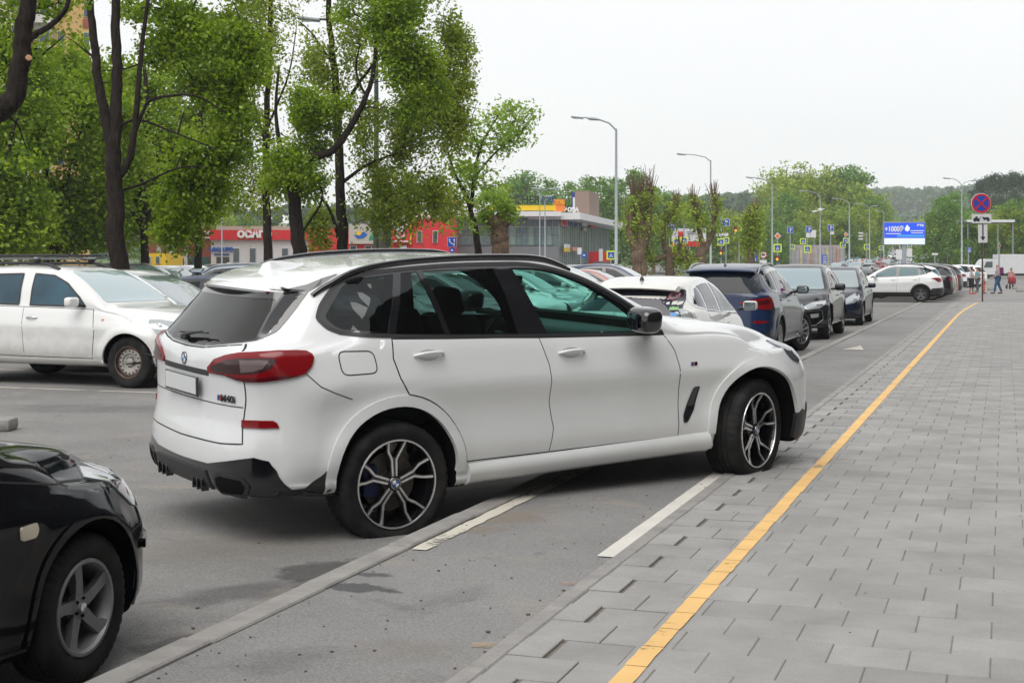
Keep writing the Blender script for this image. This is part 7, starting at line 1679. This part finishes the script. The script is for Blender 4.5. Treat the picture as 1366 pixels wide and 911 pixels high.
lamp_post('street lamp with arms both sides before the blue screen', 1160, 208, 278, [(1142, 272), (1168, 275)])
lamp_post('slim street lamp left of the blue screen', 1179, 230, 284, [(1170, 281)])
lamp_post('tall double armed street lamp with a top camera, right of the blue screen', 1283, 140, 247, [(1263, 238), (1301, 241)])
lamp_post('street lamp with two short arms, right one of the low pair', 1264, 168, 274, [(1257, 270), (1272, 268)])
lamp_post('street lamp with two short arms, left one of the low pair', 1248, 190, 277, [(1240, 273), (1252, 271)])
lamp_post('dark green street lamp standing among the birch trees', 502, 47, 60, [(412, 26)], pole=M_dgr, r=.11)
lamp_post('thin pole lamp with two lanterns before the glass showroom', 720, 108, 258, [(715, 252), (739, 252)], r=.06)
lamp_post('thin street lamp by the corner of the glass showroom', 727, 112, 268, [(732, 262)], r=.07)
lamp_post('very thin lamp post in front of the white shop', 296, 90, 262, [(289, 258)], r=.05)
for i, (px, d, top) in enumerate([(1200, 300, 288), (1214, 330, 291), (1226, 360, 290), (1191, 270, 286)]): lamp_post('far street lamp, %s of four behind the blue screen' % ORD[i], px, d, top, [(px-7, top-3), (px+6, top-3)], r=.1)
b = MB(); x, y, _ = g3(1094, 169.4); b.rbox((0, 0, 0), (.5, .4, .35), r=.08); b.rbox((-.7, 0, -.2), (.5, .2, .2), r=.05); b.tube([(-.9, 0, -.3), (0, 0, 0), (.5, 0, .1)], .05, 6); o = b.build('camera_cluster', M_sgw, None); o.location = (x, y, EYE-(280-351)*169.4/1900); tag(o, 'white traffic camera cluster mounted on a lamp post', 'camera')
def pole_sign(label, px, d, base_r, items, pole=None, group=None, cat='road sign', name='road_sign', top=None):
    """items: (kind, px, py, w px, h px)"""
    x, y, _ = g3(px, d); z0 = hgt(x, y); t = thing(name, label, cat, (x, y, z0), 0, group); k = d/1900; Z = lambda py: EYE-(py-351)*k-z0
    tp = min([it[2]-it[4]/2 for it in items]) if top is None else top
    b = MB(); b.tube([(0, 0, 0), (0, 0, Z(tp))], base_r, 8); b.build('pole', pole or M_galv, t, smooth=60)
    for kind, sx_, py, w_, h_ in items:
        cx, cz, w2, h2 = (sx_-px)*k, Z(py), w_*k, h_*k; y0 = -base_r-.02
        def B(nm, c, dd, m, par=None): q = MB(); q.box(c, dd); return q.build(nm, m, par or t, smooth=0)
        def PL(nm, pts, m, yy, par=None): q = MB(); q.prism([(cx+a*w2/2, cz+c_*h2/2) for a, c_ in pts], 'y', yy-.006, yy+.006); return q.build(nm, m, par or t, smooth=0)
        if kind == 'cross':
            o = B('sign_plate', (cx, y0, cz), (w2, .03, h2), M_fy); B('blue_field', (cx, y0-.02, cz), (w2*.68, .012, h2*.68), M_sgb, o)
            PL('triangle', [(-.42, -.42), (.42, -.42), (0, .48)], M_sgw, y0-.034, o); PL('walking_figure', [(-.14, -.38), (-.04, -.1), (-.1, .12), (.0, .28), (.09, .12), (.05, -.1), (.17, -.38), (.06, -.38), (0, -.16), (-.06, -.38)], M_bt, y0-.048, o)
        elif kind == 'blue':
            o = B('sign_plate', (cx, y0, cz), (w2, .03, h2), M_sgw); B('blue_field', (cx, y0-.02, cz), (w2*.9, .012, h2*.9), M_sgb, o); PL('arrow_stem', [(-.12, -.7), (.12, -.7), (.12, .1), (.6, .1), (.6, .4), (.12, .4), (.12, .7), (-.12, .7)], M_sgw, y0-.034, o)
        elif kind == 'lanes':
            o = B('sign_plate', (cx, y0, cz), (w2, .03, h2), M_sgw); B('blue_field', (cx, y0-.02, cz), (w2*.94, .012, h2*.94), M_sgb, o)
            PL('arrow_stem', [(.42, -.8), (.56, -.8), (.56, .3), (.72, .3), (.5, .75), (.28, .3), (.42, .3)], M_sgw, y0-.034, o); PL('arrow_stem', [(.42, -.7), (.42, -.5), (-.42, .1), (-.42, .3), (-.26, .3), (-.5, .75), (-.72, .3), (-.58, .3), (-.58, .0)], M_sgw, y0-.036, o)
        elif kind == 'round':
            q = MB(); q.lathe([(0, -.015), (w2/2, -.015), (w2/2, .015), (0, .015)], 28, c=(cx, y0, cz)); o = q.build('sign_plate', M_sgb, t); PL('sign_mark', [(-.5, -.15), (0, .5), (.5, -.15), (.25, -.4), (0, .0), (-.25, -.4)], M_sgw, y0-.024, o)
        elif kind == 'diamond':
            o = PL('sign_plate', [(0, 1), (1, 0), (0, -1), (-1, 0)], M_sgw, y0); PL('yellow_field', [(0, .72), (.72, 0), (0, -.72), (-.72, 0)], M_or, y0-.014, o)
        elif kind == 'white': B('sign_plate', (cx, y0, cz), (w2, .03, h2), M_sgw)
        elif kind == 'ban':
            q = MB(); q.lathe([(0, -.015), (w2/2, -.015), (w2/2, .015), (0, .015)], 28, c=(cx, y0, cz)); o = q.build('sign_plate', M_sgw, t); q = MB(); q.lathe([(w2*.42, -.02), (w2*.5, -.02)], 28, c=(cx, y0, cz)); q.build('red_ring', M_sgr, o, fix=False); B('lorry_mark', (cx, y0-.026, cz), (w2*.5, .01, h2*.24), M_bt, o)
        elif kind == 'lights':
            o = B('signal_housing', (cx, y0-.08, cz), (w2, .2, h2), M_dark)
            for i, m_ in enumerate((mat('signal_red', (.25, .02, .02), .4), mat('signal_amber', (.75, .30, .02), .4, emit=.9), mat('signal_green', (.02, .15, .08), .4))):
                q = MB(); q.lathe([(0, -.03), (w2*.34, -.02), (w2*.36, 0)], 16, c=(cx, y0-.19, cz+h2*(.32-.32*i))); q.build('signal_lens', m_, o)
        elif kind == 'panel': o = B('sign_plate', (cx, y0, cz), (w2, .04, h2), M_sgb); [B('text_line', (cx, y0-.03, cz+h2*q_), (w2*.7, .01, h2*.09), M_sgw, o) for q_ in (.3, .05, -.2, -.38)]
    return t
G_ = 'pedestrian crossing signs along the avenue'
pole_sign('yellow edged crossing sign low on a pole left of the red and white billboard', 893, 150, .06, [('cross', 893, 332, 9, 9), ('blue', 896, 302, 9, 9)], group=G_)
pole_sign('large yellow edged crossing sign over the left of the red and white billboard', 903, 146, .06, [('cross', 903, 323, 11, 11), ('lights', 901, 338, 4.5, 11)], group=G_)
pole_sign('yellow edged crossing sign beside a larger one over the red and white billboard', 912.5, 150, .06, [('cross', 912.5, 321, 9.5, 9.5)], group=G_, top=300)
pole_sign('crossing sign below a blue lane sign, with an amber traffic light', 962, 150, .07, [('cross', 961.5, 323, 9.5, 9.5), ('blue', 968, 297, 10, 10), ('lights', 961, 338, 4.5, 11)], group=G_, top=290)
pole_sign('crossing sign just right of the one with a traffic light', 968.5, 156, .06, [('cross', 968.5, 321, 8.5, 8.5), ('white', 963, 313, 17, 4)], group=G_)
pole_sign('crossing sign and hanging traffic light before the leafy pollarded tree', 986, 140, .06, [('cross', 993, 307.5, 10.5, 10.5), ('lights', 981, 308, 5, 12)], group=G_)
pole_sign('small crossing sign right of the leafy pollarded tree', 1013, 160, .05, [('cross', 1013, 324, 7, 7)], group=G_)
pole_sign('orange diamond priority sign above a large crossing sign', 1037, 140, .07, [('diamond', 1037, 315, 9.5, 9.5), ('cross', 1037, 331, 11, 11), ('lights', 1036, 346, 5, 10)], group=G_)
pole_sign('small crossing sign left of the mural wall', 1057, 175, .06, [('cross', 1057, 329.5, 6.5, 6.5)], group=G_)
pole_sign('crossing sign at the top of a bent arm over the mural wall', 1071, 172, .06, [('cross', 1071, 322, 8, 8)], group=G_)
pole_sign('crossing sign with a traffic light before the mural wall', 1077, 168, .06, [('cross', 1077, 332.5, 9.5, 9.5), ('blue', 1079, 306, 8, 8), ('white', 1078, 314, 6, 6)], group=G_)
pole_sign('pair of stacked crossing signs under a small yellow diamond', 1127, 180, .06, [('cross', 1128, 321, 7, 7), ('cross', 1124, 327, 7.5, 7.5), ('diamond', 1128.5, 313, 6.5, 6.5)], group=G_)
pole_sign('crossing sign below a white bracket of detectors', 1156, 185, .07, [('cross', 1156, 329.5, 7.5, 7.5), ('white', 1148, 311, 6, 2), ('white', 1148, 315, 6, 2), ('white', 1148, 319, 6, 2)], group=G_)
pole_sign('small crossing sign left of the blue screen', 1175, 190, .05, [('cross', 1175, 331, 6, 6)], group=G_)
pole_sign('crossing sign tucked under the right end of the blue screen', 1213, 148, .05, [('cross', 1213, 328, 6, 5), ('white', 1213, 337, 7, 11)], group=G_)
pole_sign('blue turning sign on a pole over the avenue, left one', 1054, 165, .06, [('blue', 1054, 307, 8, 8)]); pole_sign('blue one way sign on a pole over the avenue, right one', 1108, 172, .06, [('blue', 1108, 304, 8, 8), ('white', 1110, 311, 5, 4)])
pole_sign('white rectangular board sign over the mural wall', 1086, 178, .05, [('white', 1085, 312, 7, 10)]); pole_sign('blue cycle sign at the far crossing', 1100, 160, .05, [('panel', 1100, 346, 7, 12)])
pole_sign('blue information board between the pollarded trees', 1005, 140, .07, [('panel', 1005, 342, 10, 14)]); pole_sign('round lorry ban sign over a white plate', 1018, 130, .06, [('ban', 1018, 340, 9, 9), ('white', 1018, 349, 9, 4)])
pole_sign('blue two lane sign above a round blue sign, behind the big SUV roof', 603, 62, .05, [('lanes', 603, 323, 12.5, 13), ('round', 603, 334, 8, 8)])
pole_sign('narrow yellow edged sign with a round blue sign beside the showroom', 775, 110, .05, [('white', 773, 335, 5.5, 9), ('round', 779, 340.5, 7.5, 7.5)]); pole_sign('crossing sign at the right end of the glass showroom', 815, 100, .05, [('cross', 815, 340.5, 12, 12)], group=G_)
pole_sign('blue bus stop sign on a pale pole behind the nose in cars', 1292, 110, .05, [('panel', 1292.5, 333.5, 6, 7)], cat='bus stop sign'); pole_sign('narrow oval sign on a thin pole by the lorry', 1333, 100, .04, [('ban', 1333, 328, 4, 10)])
pole_sign('small white plate sign on a pole left of the slim lamp posts', 1247, 130, .04, [('white', 1247, 339, 8, 2.5)])
pole_sign('red and white poster stand in the distant traffic', 1199, 140, .05, [('white', 1199, 339.5, 8, 13)], cat='poster')
# the no stopping sign at the end of the yellow line
d = 57.5; x, y, _ = g3(1310.5, d); t = thing('road_sign', 'round blue and red no stopping sign over a tow away plate and arrow', 'road sign', (x, y, 0)); k = d/1900
b = MB(); b.tube([(0, 0, -.05), (0, 0, (351-258)*k+EYE)], .032, 12); b.build('pole', M_rust, t, smooth=60)
Zs = lambda py: EYE-(py-351)*k
cz = Zs(271.5); R_ = 13.2*k; y0 = -.05
b = MB(); b.lathe([(0, -.012), (R_, -.012), (R_*1.02, 0), (R_, .012), (0, .012)], 48, c=(-.07, y0, cz)); o = b.build('sign_disc', M_sgw, t)
b = MB(); b.lathe([(0, -.006), (R_*.80, -.006), (R_*.80, .0)], 48, c=(-.07, y0-.014, cz)); b.build('blue_field', M_sgb, o)
b = MB(); b.lathe([(R_*.78, -.006), (R_*.97, -.006)], 48, c=(-.07, y0-.018, cz)); b.build('red_ring', M_sgr, o, fix=False)
for a in (45, -45): b = MB(); b.box((-.07, y0-.028-.003*(a > 0), cz), (R_*1.62, .004, R_*.15), R=Matrix.Rotation(math.radians(a), 3, 'Y')); b.build('red_bar', M_sgr, o, smooth=0)
c0 = Zs(292); b = MB(); b.rbox((-.05, y0, c0), (26*k, .015, 12.5*k), r=.006, seg=1); o = b.build('sign_plate', M_sgw, t)
q = MB()   # tow truck and towed car
yy = y0-.012; f_ = lambda P, sx=k: q.add([(-.05+a*k, yy, c0-b_*k) for a, b_ in P], [tuple(range(len(P)))])
f_([(-11, 3), (-11, -.5), (-9, -1), (-8, -3), (-5.5, -3), (-5, -.5), (-2.5, -.5), (-2.5, 3)]); f_([(1, -2.5), (6, -1.5), (7, -2.5), (9.5, -1.5), (10.5, 0), (11, 2), (9.5, 2.5), (3, .5), (1, -.5)]); f_([(-2.5, -.5), (-.5, -3.2), (-.1, -2.8), (-2.0, 0)])
for a, b_ in ((-9, 3), (-4.5, 3), (8.5, 2.6), (3.5, 1)): f_([(a+1.2*math.cos(t_), b_+1.2*math.sin(t_)) for t_ in np.linspace(0, 6.28, 13)[:-1]])
q.build('tow_truck_mark', M_bt, o, smooth=0)
c1 = Zs(312); b = MB(); b.rbox((.0, y0, c1), (12.5*k, .015, 24*k), r=.006, seg=1); o = b.build('sign_plate', M_sgw, t)
q = MB(); q.add([(a*k, y0-.012, c1-b_*k) for a, b_ in [(-.9, -12), (.9, -12), (.9, 4), (3.4, 4), (0, 9.5), (-3.4, 4), (-.9, 4)]], [tuple(range(7))]); q.build('arrow', M_bt, o, smooth=0)
# blue screen and red billboard
d = 152; x, y, _ = g3(1206.5, d); z0 = hgt(x, y); k = d/1900; t = thing('led_billboard', 'large blue and white LED advertising screen showing +1000₽', 'billboard', (x, y, z0)); Zs = lambda py: EYE-(py-351)*k-z0
M_scr = mat('screen_blue', (.005, .06, .60), .5, emit=.55); M_scw = mat('screen_white', (.72, .78, .88), .5, emit=.25); M_scl = mat('screen_cyan', (.04, .25, .62), .5, emit=.4)
b = MB(); b.rbox((0, .2, Zs(311.5)), (56*k, .5, 31*k), r=.05, seg=1); b.build('frame', M_gryc, t); b = MB(); b.box((0, -.06, Zs(307.5)), (54*k, .02, 20*k)); s0 = b.build('screen', M_scr, t, smooth=0)
b = MB(); b.box((0, -.06, Zs(322)), (54*k, .02, 8.2*k)); b.build('screen_footer', M_scw, s0, smooth=0); b = MB(); b.box((8*k, -.075, Zs(314.8)), (36*k, .01, 3*k)); b.build('screen_band', M_scl, s0, smooth=0)
text('lettering', '+1000₽', 7.0*k*1.38, M_wt, s0, (-14.0*k, -.09, Zs(306.0)), ext=.01, bold=.03, sx=.80); text('lettering', 'ВТБ', 2.6*k*1.38, M_wt, s0, (21*k, -.09, Zs(301)), ext=.01, bold=.02, sx=1.3)
q = MB(); 
for a, w_, r_ in ((16.5, 18, 308), (16.5, 16, 310.8), (-15, 20, 312)): q.box((a*k, -.085, Zs(r_)), (w_*k, .01, 1.2*k))
q.build('text_lines', M_wt, s0, smooth=0)
q = MB(); q.add([(a*k, -.085, Zs(r_)) for a, r_ in [(0, 305), (2, 302), (3.5, 299.5), (5, 302), (7, 303.5), (6.5, 307), (4, 309), (1, 308)]], [tuple(range(8))]); q.build('picture', M_scw, s0, smooth=0)
b = MB(); b.tube([(0, .3, 0), (0, .3, Zs(326))], .28, 12); b.build('post', M_galv, t)
d = 150; x, y, _ = g3(919, d); z0 = hgt(x, y); k = d/1900; t = thing('billboard', 'red and white roadside billboard with a red emblem, behind the pollarded trees', 'billboard', (x, y, z0)); Zs = lambda py: EYE-(py-351)*k-z0
b = MB(); b.box((0, .1, Zs(313.5)), (46*k, .2, 17*k)); s0 = b.build('board', mat('billboard_white', (.58, .58, .60), .6, var=.15, vscale=.6), t, smooth=0); b = MB(); b.box((0, .1, Zs(325.3)), (46*k, .21, 6.6*k)); b.build('red_band', M_sgr, s0, smooth=0); b = MB(); b.prism([(-14*k, Zs(315)), (-14.8*k, Zs(309)), (-7.5*k, Zs(309)), (-8*k, Zs(315)), (-11*k, Zs(316.2))], 'y', -.03, 0); b.build('emblem', M_sgr, s0, smooth=0)
q = MB(); [q.box((3*k, -.02, Zs(r_)), (w_*k, .02, .9*k)) for r_, w_ in ((310, 12), (312.4, 9))]; q.build('text_lines', M_bt, s0, smooth=0); b = MB(); b.tube([(0, .2, 0), (0, .2, Zs(328))], .2, 10); b.build('post', M_galv, t)
# lorry, kerb stones
M_lor = mat('lorry_white', (.60, .61, .62), .5, var=.05)
d = 148; x, y, _ = g3(1312, d); t = thing('box_lorry', 'white box lorry with its cab to the left, parked at the right edge', 'lorry', (x, y, RD))
b = MB(); b.rbox((5.0, 1.1, 1.55), (6.6, 2.3, 2.0), r=.03, seg=1); b.build('cargo_box', M_lor, t); b = MB(); b.prism([(-.6, .45), (-.6, 1.05), (-.35, 1.25), (.1, 1.95), (.35, 2.08), (1.55, 2.08), (1.6, .45)], 'y', .05, 2.1); b.build('cab', M_lor, t, smooth=0)
b = MB(); b.prism([(.05, 1.2), (.32, 1.8), (.95, 1.8), (.95, 1.2)], 'y', .02, .05); b.build('window', GLS2, t, smooth=0); b = MB(); b.box((3.8, 1.1, .45), (8.8, 1.6, .25)); b.build('chassis', M_dark, t, smooth=0)
for x_ in (.4, 5.4, 6.4): b = MB(); b.lathe([(0, -.12), (.2, -.12), (.36, -.1), (.38, 0), (.38, .15), (0, .15)], 24, c=(x_, .25, .38)); b.build('wheel', M_tyre, t)
for i, (px, d) in enumerate([(1323, 84), (1357, 88), (1362, 80), (1148, 58)]):
    x, y, _ = g3(px, d); b = MB(); b.lathe([(0, .30), (.12, .28), (.22, .20), (.27, .08), (.27, 0), (0, 0)], 20, ax='z'); o = b.build('concrete_bollard', M_kerb, None, smooth=60); o.location = (x, y, -.12); tag(o, ('pale half round concrete bollard left of the walking man', 'pale half round concrete bollard right of the pushchair', 'nearest concrete bollard at the right edge', 'concrete bollard beside the ink blue hatchback')[i], 'bollard', 'half round concrete bollards')
# ------------------------------------------------------------------ people
M_skin = mat('skin', (.42, .24, .17), .6); M_hair = mat('hair_dark', (.03, .018, .012), .8)
def skinned(name, V, Ed, Rr, m, parent, sub=2):
    me = bpy.data.meshes.new(name); me.from_pydata(V, Ed, []); o = bpy.data.objects.new(name, me); COL.objects.link(o)
    md = o.modifiers.new('s', 'SKIN'); md.use_smooth_shade = True
    for i, sv in enumerate(me.skin_vertices[0].data): sv.radius = (Rr[i], Rr[i]) if not hasattr(Rr[i], '__len__') else Rr[i]; sv.use_root = (i == 0)
    sb = o.modifiers.new('u', 'SUBSURF'); sb.levels = sub; sb.render_levels = sub; bpy.context.view_layer.update()
    m2 = bpy.data.meshes.new_from_object(o.evaluated_get(bpy.context.evaluated_depsgraph_get())); o.modifiers.clear(); o.data = m2; m2.materials.clear(); m2.materials.append(m); m2.shade_smooth(); o.name = name; o.parent = parent; return o
def person(label, px, d, h, face, top, bottom, hair=M_hair, skirt=False, stride=.12, arms=((.12, .10), (.12, .10)), bald=False, short=True, z=-.12):
    x, y, _ = g3(px, d); t = thing('person', label, 'person', (x, y, z), face); s = h/1.75
    P = lambda a, b_, c: (a*s, b_*s, c*s)     # x forward, y left
    V = [P(0, 0, .95), P(0, 0, 1.15), P(.01, 0, 1.38), P(.01, 0, 1.50), P(.03, 0, 1.60), P(.03, 0, 1.70)]; Ed = [(0, 1), (1, 2), (2, 3), (3, 4), (4, 5)]; Rr = [(.12*s, .15*s), (.11*s, .14*s), (.11*s, .17*s), .055*s, .085*s, .075*s]
    leg = {}
    for sg, st in ((1, stride), (-1, -stride)):
        i = len(V); V += [P(0, sg*.09, .90), P(st*.5+.03, sg*.095, .50), P(st-.02, sg*.10, .09), P(st+.13, sg*.11, .035)]; Ed += [(0, i), (i, i+1), (i+1, i+2), (i+2, i+3)]; Rr += [.085*s, .058*s, .04*s, .032*s]; leg[sg] = i
    for sg, (fa, up) in zip((1, -1), arms):
        i = len(V); el = (-.03+fa*.3, sg*.23, 1.14); ha = (fa+.12, sg*.22, .90+up); V += [P(0, sg*.17, 1.42), P(*el), P(*ha), P(ha[0]+.07, ha[1], ha[2]-.05)]; Ed += [(2, i), (i, i+1), (i+1, i+2), (i+2, i+3)]; Rr += [.052*s, .04*s, .028*s, .03*s]
    skinned('body', V, Ed, Rr, M_skin, t)
    def sub(idx, grow, m, nm, extra=None):
        mp_ = {v: i for i, v in enumerate(idx)}; V2 = [V[v] for v in idx]; E2 = [(mp_[a], mp_[b_]) for a, b_ in Ed if a in mp_ and b_ in mp_]; R2 = [tuple(q+grow*s for q in (Rr[v] if hasattr(Rr[v], '__len__') else (Rr[v],)*2)) for v in idx]
        return skinned(nm, V2, E2, R2, m, t)
    a1, a2 = len(V)-8, len(V)-4
    sub([1, 0, 2, a1, a1+1, a2, a2+1] if not short else [1, 0, 2, a1, a2], .028, top, 'shirt')
    if skirt:
        q = MB(); n = 16; rr = [(.15, .17, 1.02), (.17, .20, .88), (.17, .21, .62), (.16, .20, .42)]; VV = [(a*math.cos(2*math.pi*k_/n)*s, b_*math.sin(2*math.pi*k_/n)*s, c*s) for a, b_, c in rr for k_ in range(n)]
        q.add(VV, [(i*n+k_, i*n+(k_+1) % n, (i+1)*n+(k_+1) % n, (i+1)*n+k_) for i in range(3) for k_ in range(n)]); q.build('skirt', bottom, t, smooth=60)
    else: sub([0, leg[1], leg[1]+1, leg[1]+2, leg[-1], leg[-1]+1, leg[-1]+2], .022, bottom, 'trousers')
    for sg in (1, -1): i = leg[sg]; q = MB(); c = V[i+3]; q.rbox((c[0]-.05*s, c[1], .04*s), (.26*s, .09*s, .08*s), r=.03*s); q.build('shoe', M_dark if not skirt else M_rt, t, smooth=60)
    q = MB(); bm = bmesh.new(); bmesh.ops.create_icosphere(bm, subdivisions=3, radius=1)
    for v in bm.verts:
        c = v.co; f_ = 1.0
        if c.x > .35 and c.z < .45: f_ = .55
        v.co = Vector((c.x*.098*f_, c.y*.092, c.z*.115 if (c.z > 0 or bald) else c.z*.115*(1.9 if not short or skirt else 1.0)))*s
    bm.verts.index_update(); q.add([v.co+Vector(P(.02, 0, 1.66 if not bald else 1.64)) for v in bm.verts], [[v.index for v in f2.verts] for f2 in bm.faces]); bm.free()
    if not bald: q.build('hair', hair, t, smooth=80)
    else: pass
    return t
C = lambda n, c: mat(n, c, .8)
pm_ = person('man in a lilac shirt and blue jeans walking left with a purple backpack', 1331, 76, 1.60, math.radians(176), C('shirt_lilac', (.30, .30, .42)), C('jeans_blue', (.02, .09, .20)), bald=True, stride=.24, arms=((.15, .12), (.02, .06)))
q = MB(); q.rbox((-.20, 0, 1.20), (.18, .30, .42), r=.07, seg=3); o = q.build('backpack', C('backpack_purple', (.14, .02, .12)), None, smooth=60); o.location = pm_.location; o.rotation_euler = pm_.rotation_euler; tag(o, 'purple backpack on the walking man in the lilac shirt', 'backpack')
person('woman in a white blouse and black skirt standing by the nose in cars', 1296, 75, 1.44, math.radians(-20), C('blouse_white', (.55, .54, .60)), C('skirt_black', (.012, .012, .014)), hair=C('hair_auburn', (.12, .035, .02)), skirt=True, stride=.10, arms=((.25, .22), (.25, .22)))
person('child in a pale top and orange trousers beside the woman', 1312, 76, 1.06, math.radians(-10), C('top_mauve', (.38, .32, .44)), C('trousers_orange', (.65, .16, .06)), stride=.08, hair=C('hair_fair', (.30, .18, .09)), short=True)
person('child in a turquoise shirt standing behind the woman in the black skirt', 1304, 80, 1.38, math.radians(200), C('shirt_turquoise', (.08, .35, .42)), C('trousers_grey', (.10, .10, .12)), stride=.05)
person('person in a pink jacket pushing a pushchair', 1349, 91, 1.30, math.radians(-95), C('jacket_pink', (.55, .28, .26)), C('trousers_dark', (.05, .05, .06)), stride=.08, arms=((.25, .10), (.25, .10)), short=False)
x, y, _ = g3(1350, 89.6); t = thing('pushchair', 'dark pushchair with a red seat being pushed towards the camera', 'pushchair', (x, y, -.12))
q = MB(); q.rbox((0, 0, .55), (.42, .45, .45), r=.12, seg=3); q.build('seat', C('pushchair_red', (.30, .03, .04)), t, smooth=60); q = MB(); q.tube([(-.24, .2, 0.1), (-.22, 0, .5), (-.2, .4, 1.0)], .02, 6); q.tube([(.24, .2, .1), (.22, 0, .5), (.2, .4, 1.0)], .02, 6); q.tube([(-.2, .4, 1.0), (.2, .4, 1.0)], .02, 6); q.build('frame', M_dark, t)
for sx in (-.24, .24):
    for yy_ in (-.3, .3): q = MB(); q.lathe([(0, -.03), (.11, -.03), (.12, 0), (.11, .03), (0, .03)], 16, c=(sx, yy_, .12), ax='x'); q.build('wheel', M_tyre, t)
for i, (px, d, cn, c) in enumerate([(1150, 210, 'orange', (.65, .14, .05)), (1139, 205, 'red', (.50, .04, .05)), (1153, 222, 'orange', (.65, .18, .06))]):
    x = (px-683)/1900*d; person('tiny %s road worker figure at the far crossing, %s from the left' % (cn, ['second', 'first', 'third'][i]), px, d, 1.75, 1.2, C('coat_%s' % cn, c), C('trousers_dark', (.05, .05, .06)), z=hgt(x, d))
# ------------------------------------------------------------------ the air: pale haze out to the hills
b = MB(); b.box((100, 690, 62), (2600, 1420, 134)); m, t_, p_ = nodes('haze_air'); t_.nodes.remove(p_)
pv = t_.nodes.new('ShaderNodeVolumePrincipled'); pv.inputs['Color'].default_value = (.93, .97, 1.0, 1); pv.inputs['Density'].default_value = .00032; pv.inputs['Anisotropy'].default_value = 0.0
t_.links.new(pv.outputs[0], t_.nodes['Material Output'].inputs['Volume']); hz = b.build('haze', m, smooth=0); hz['kind'] = 'stuff'
SC.cycles.volume_bounces = 1
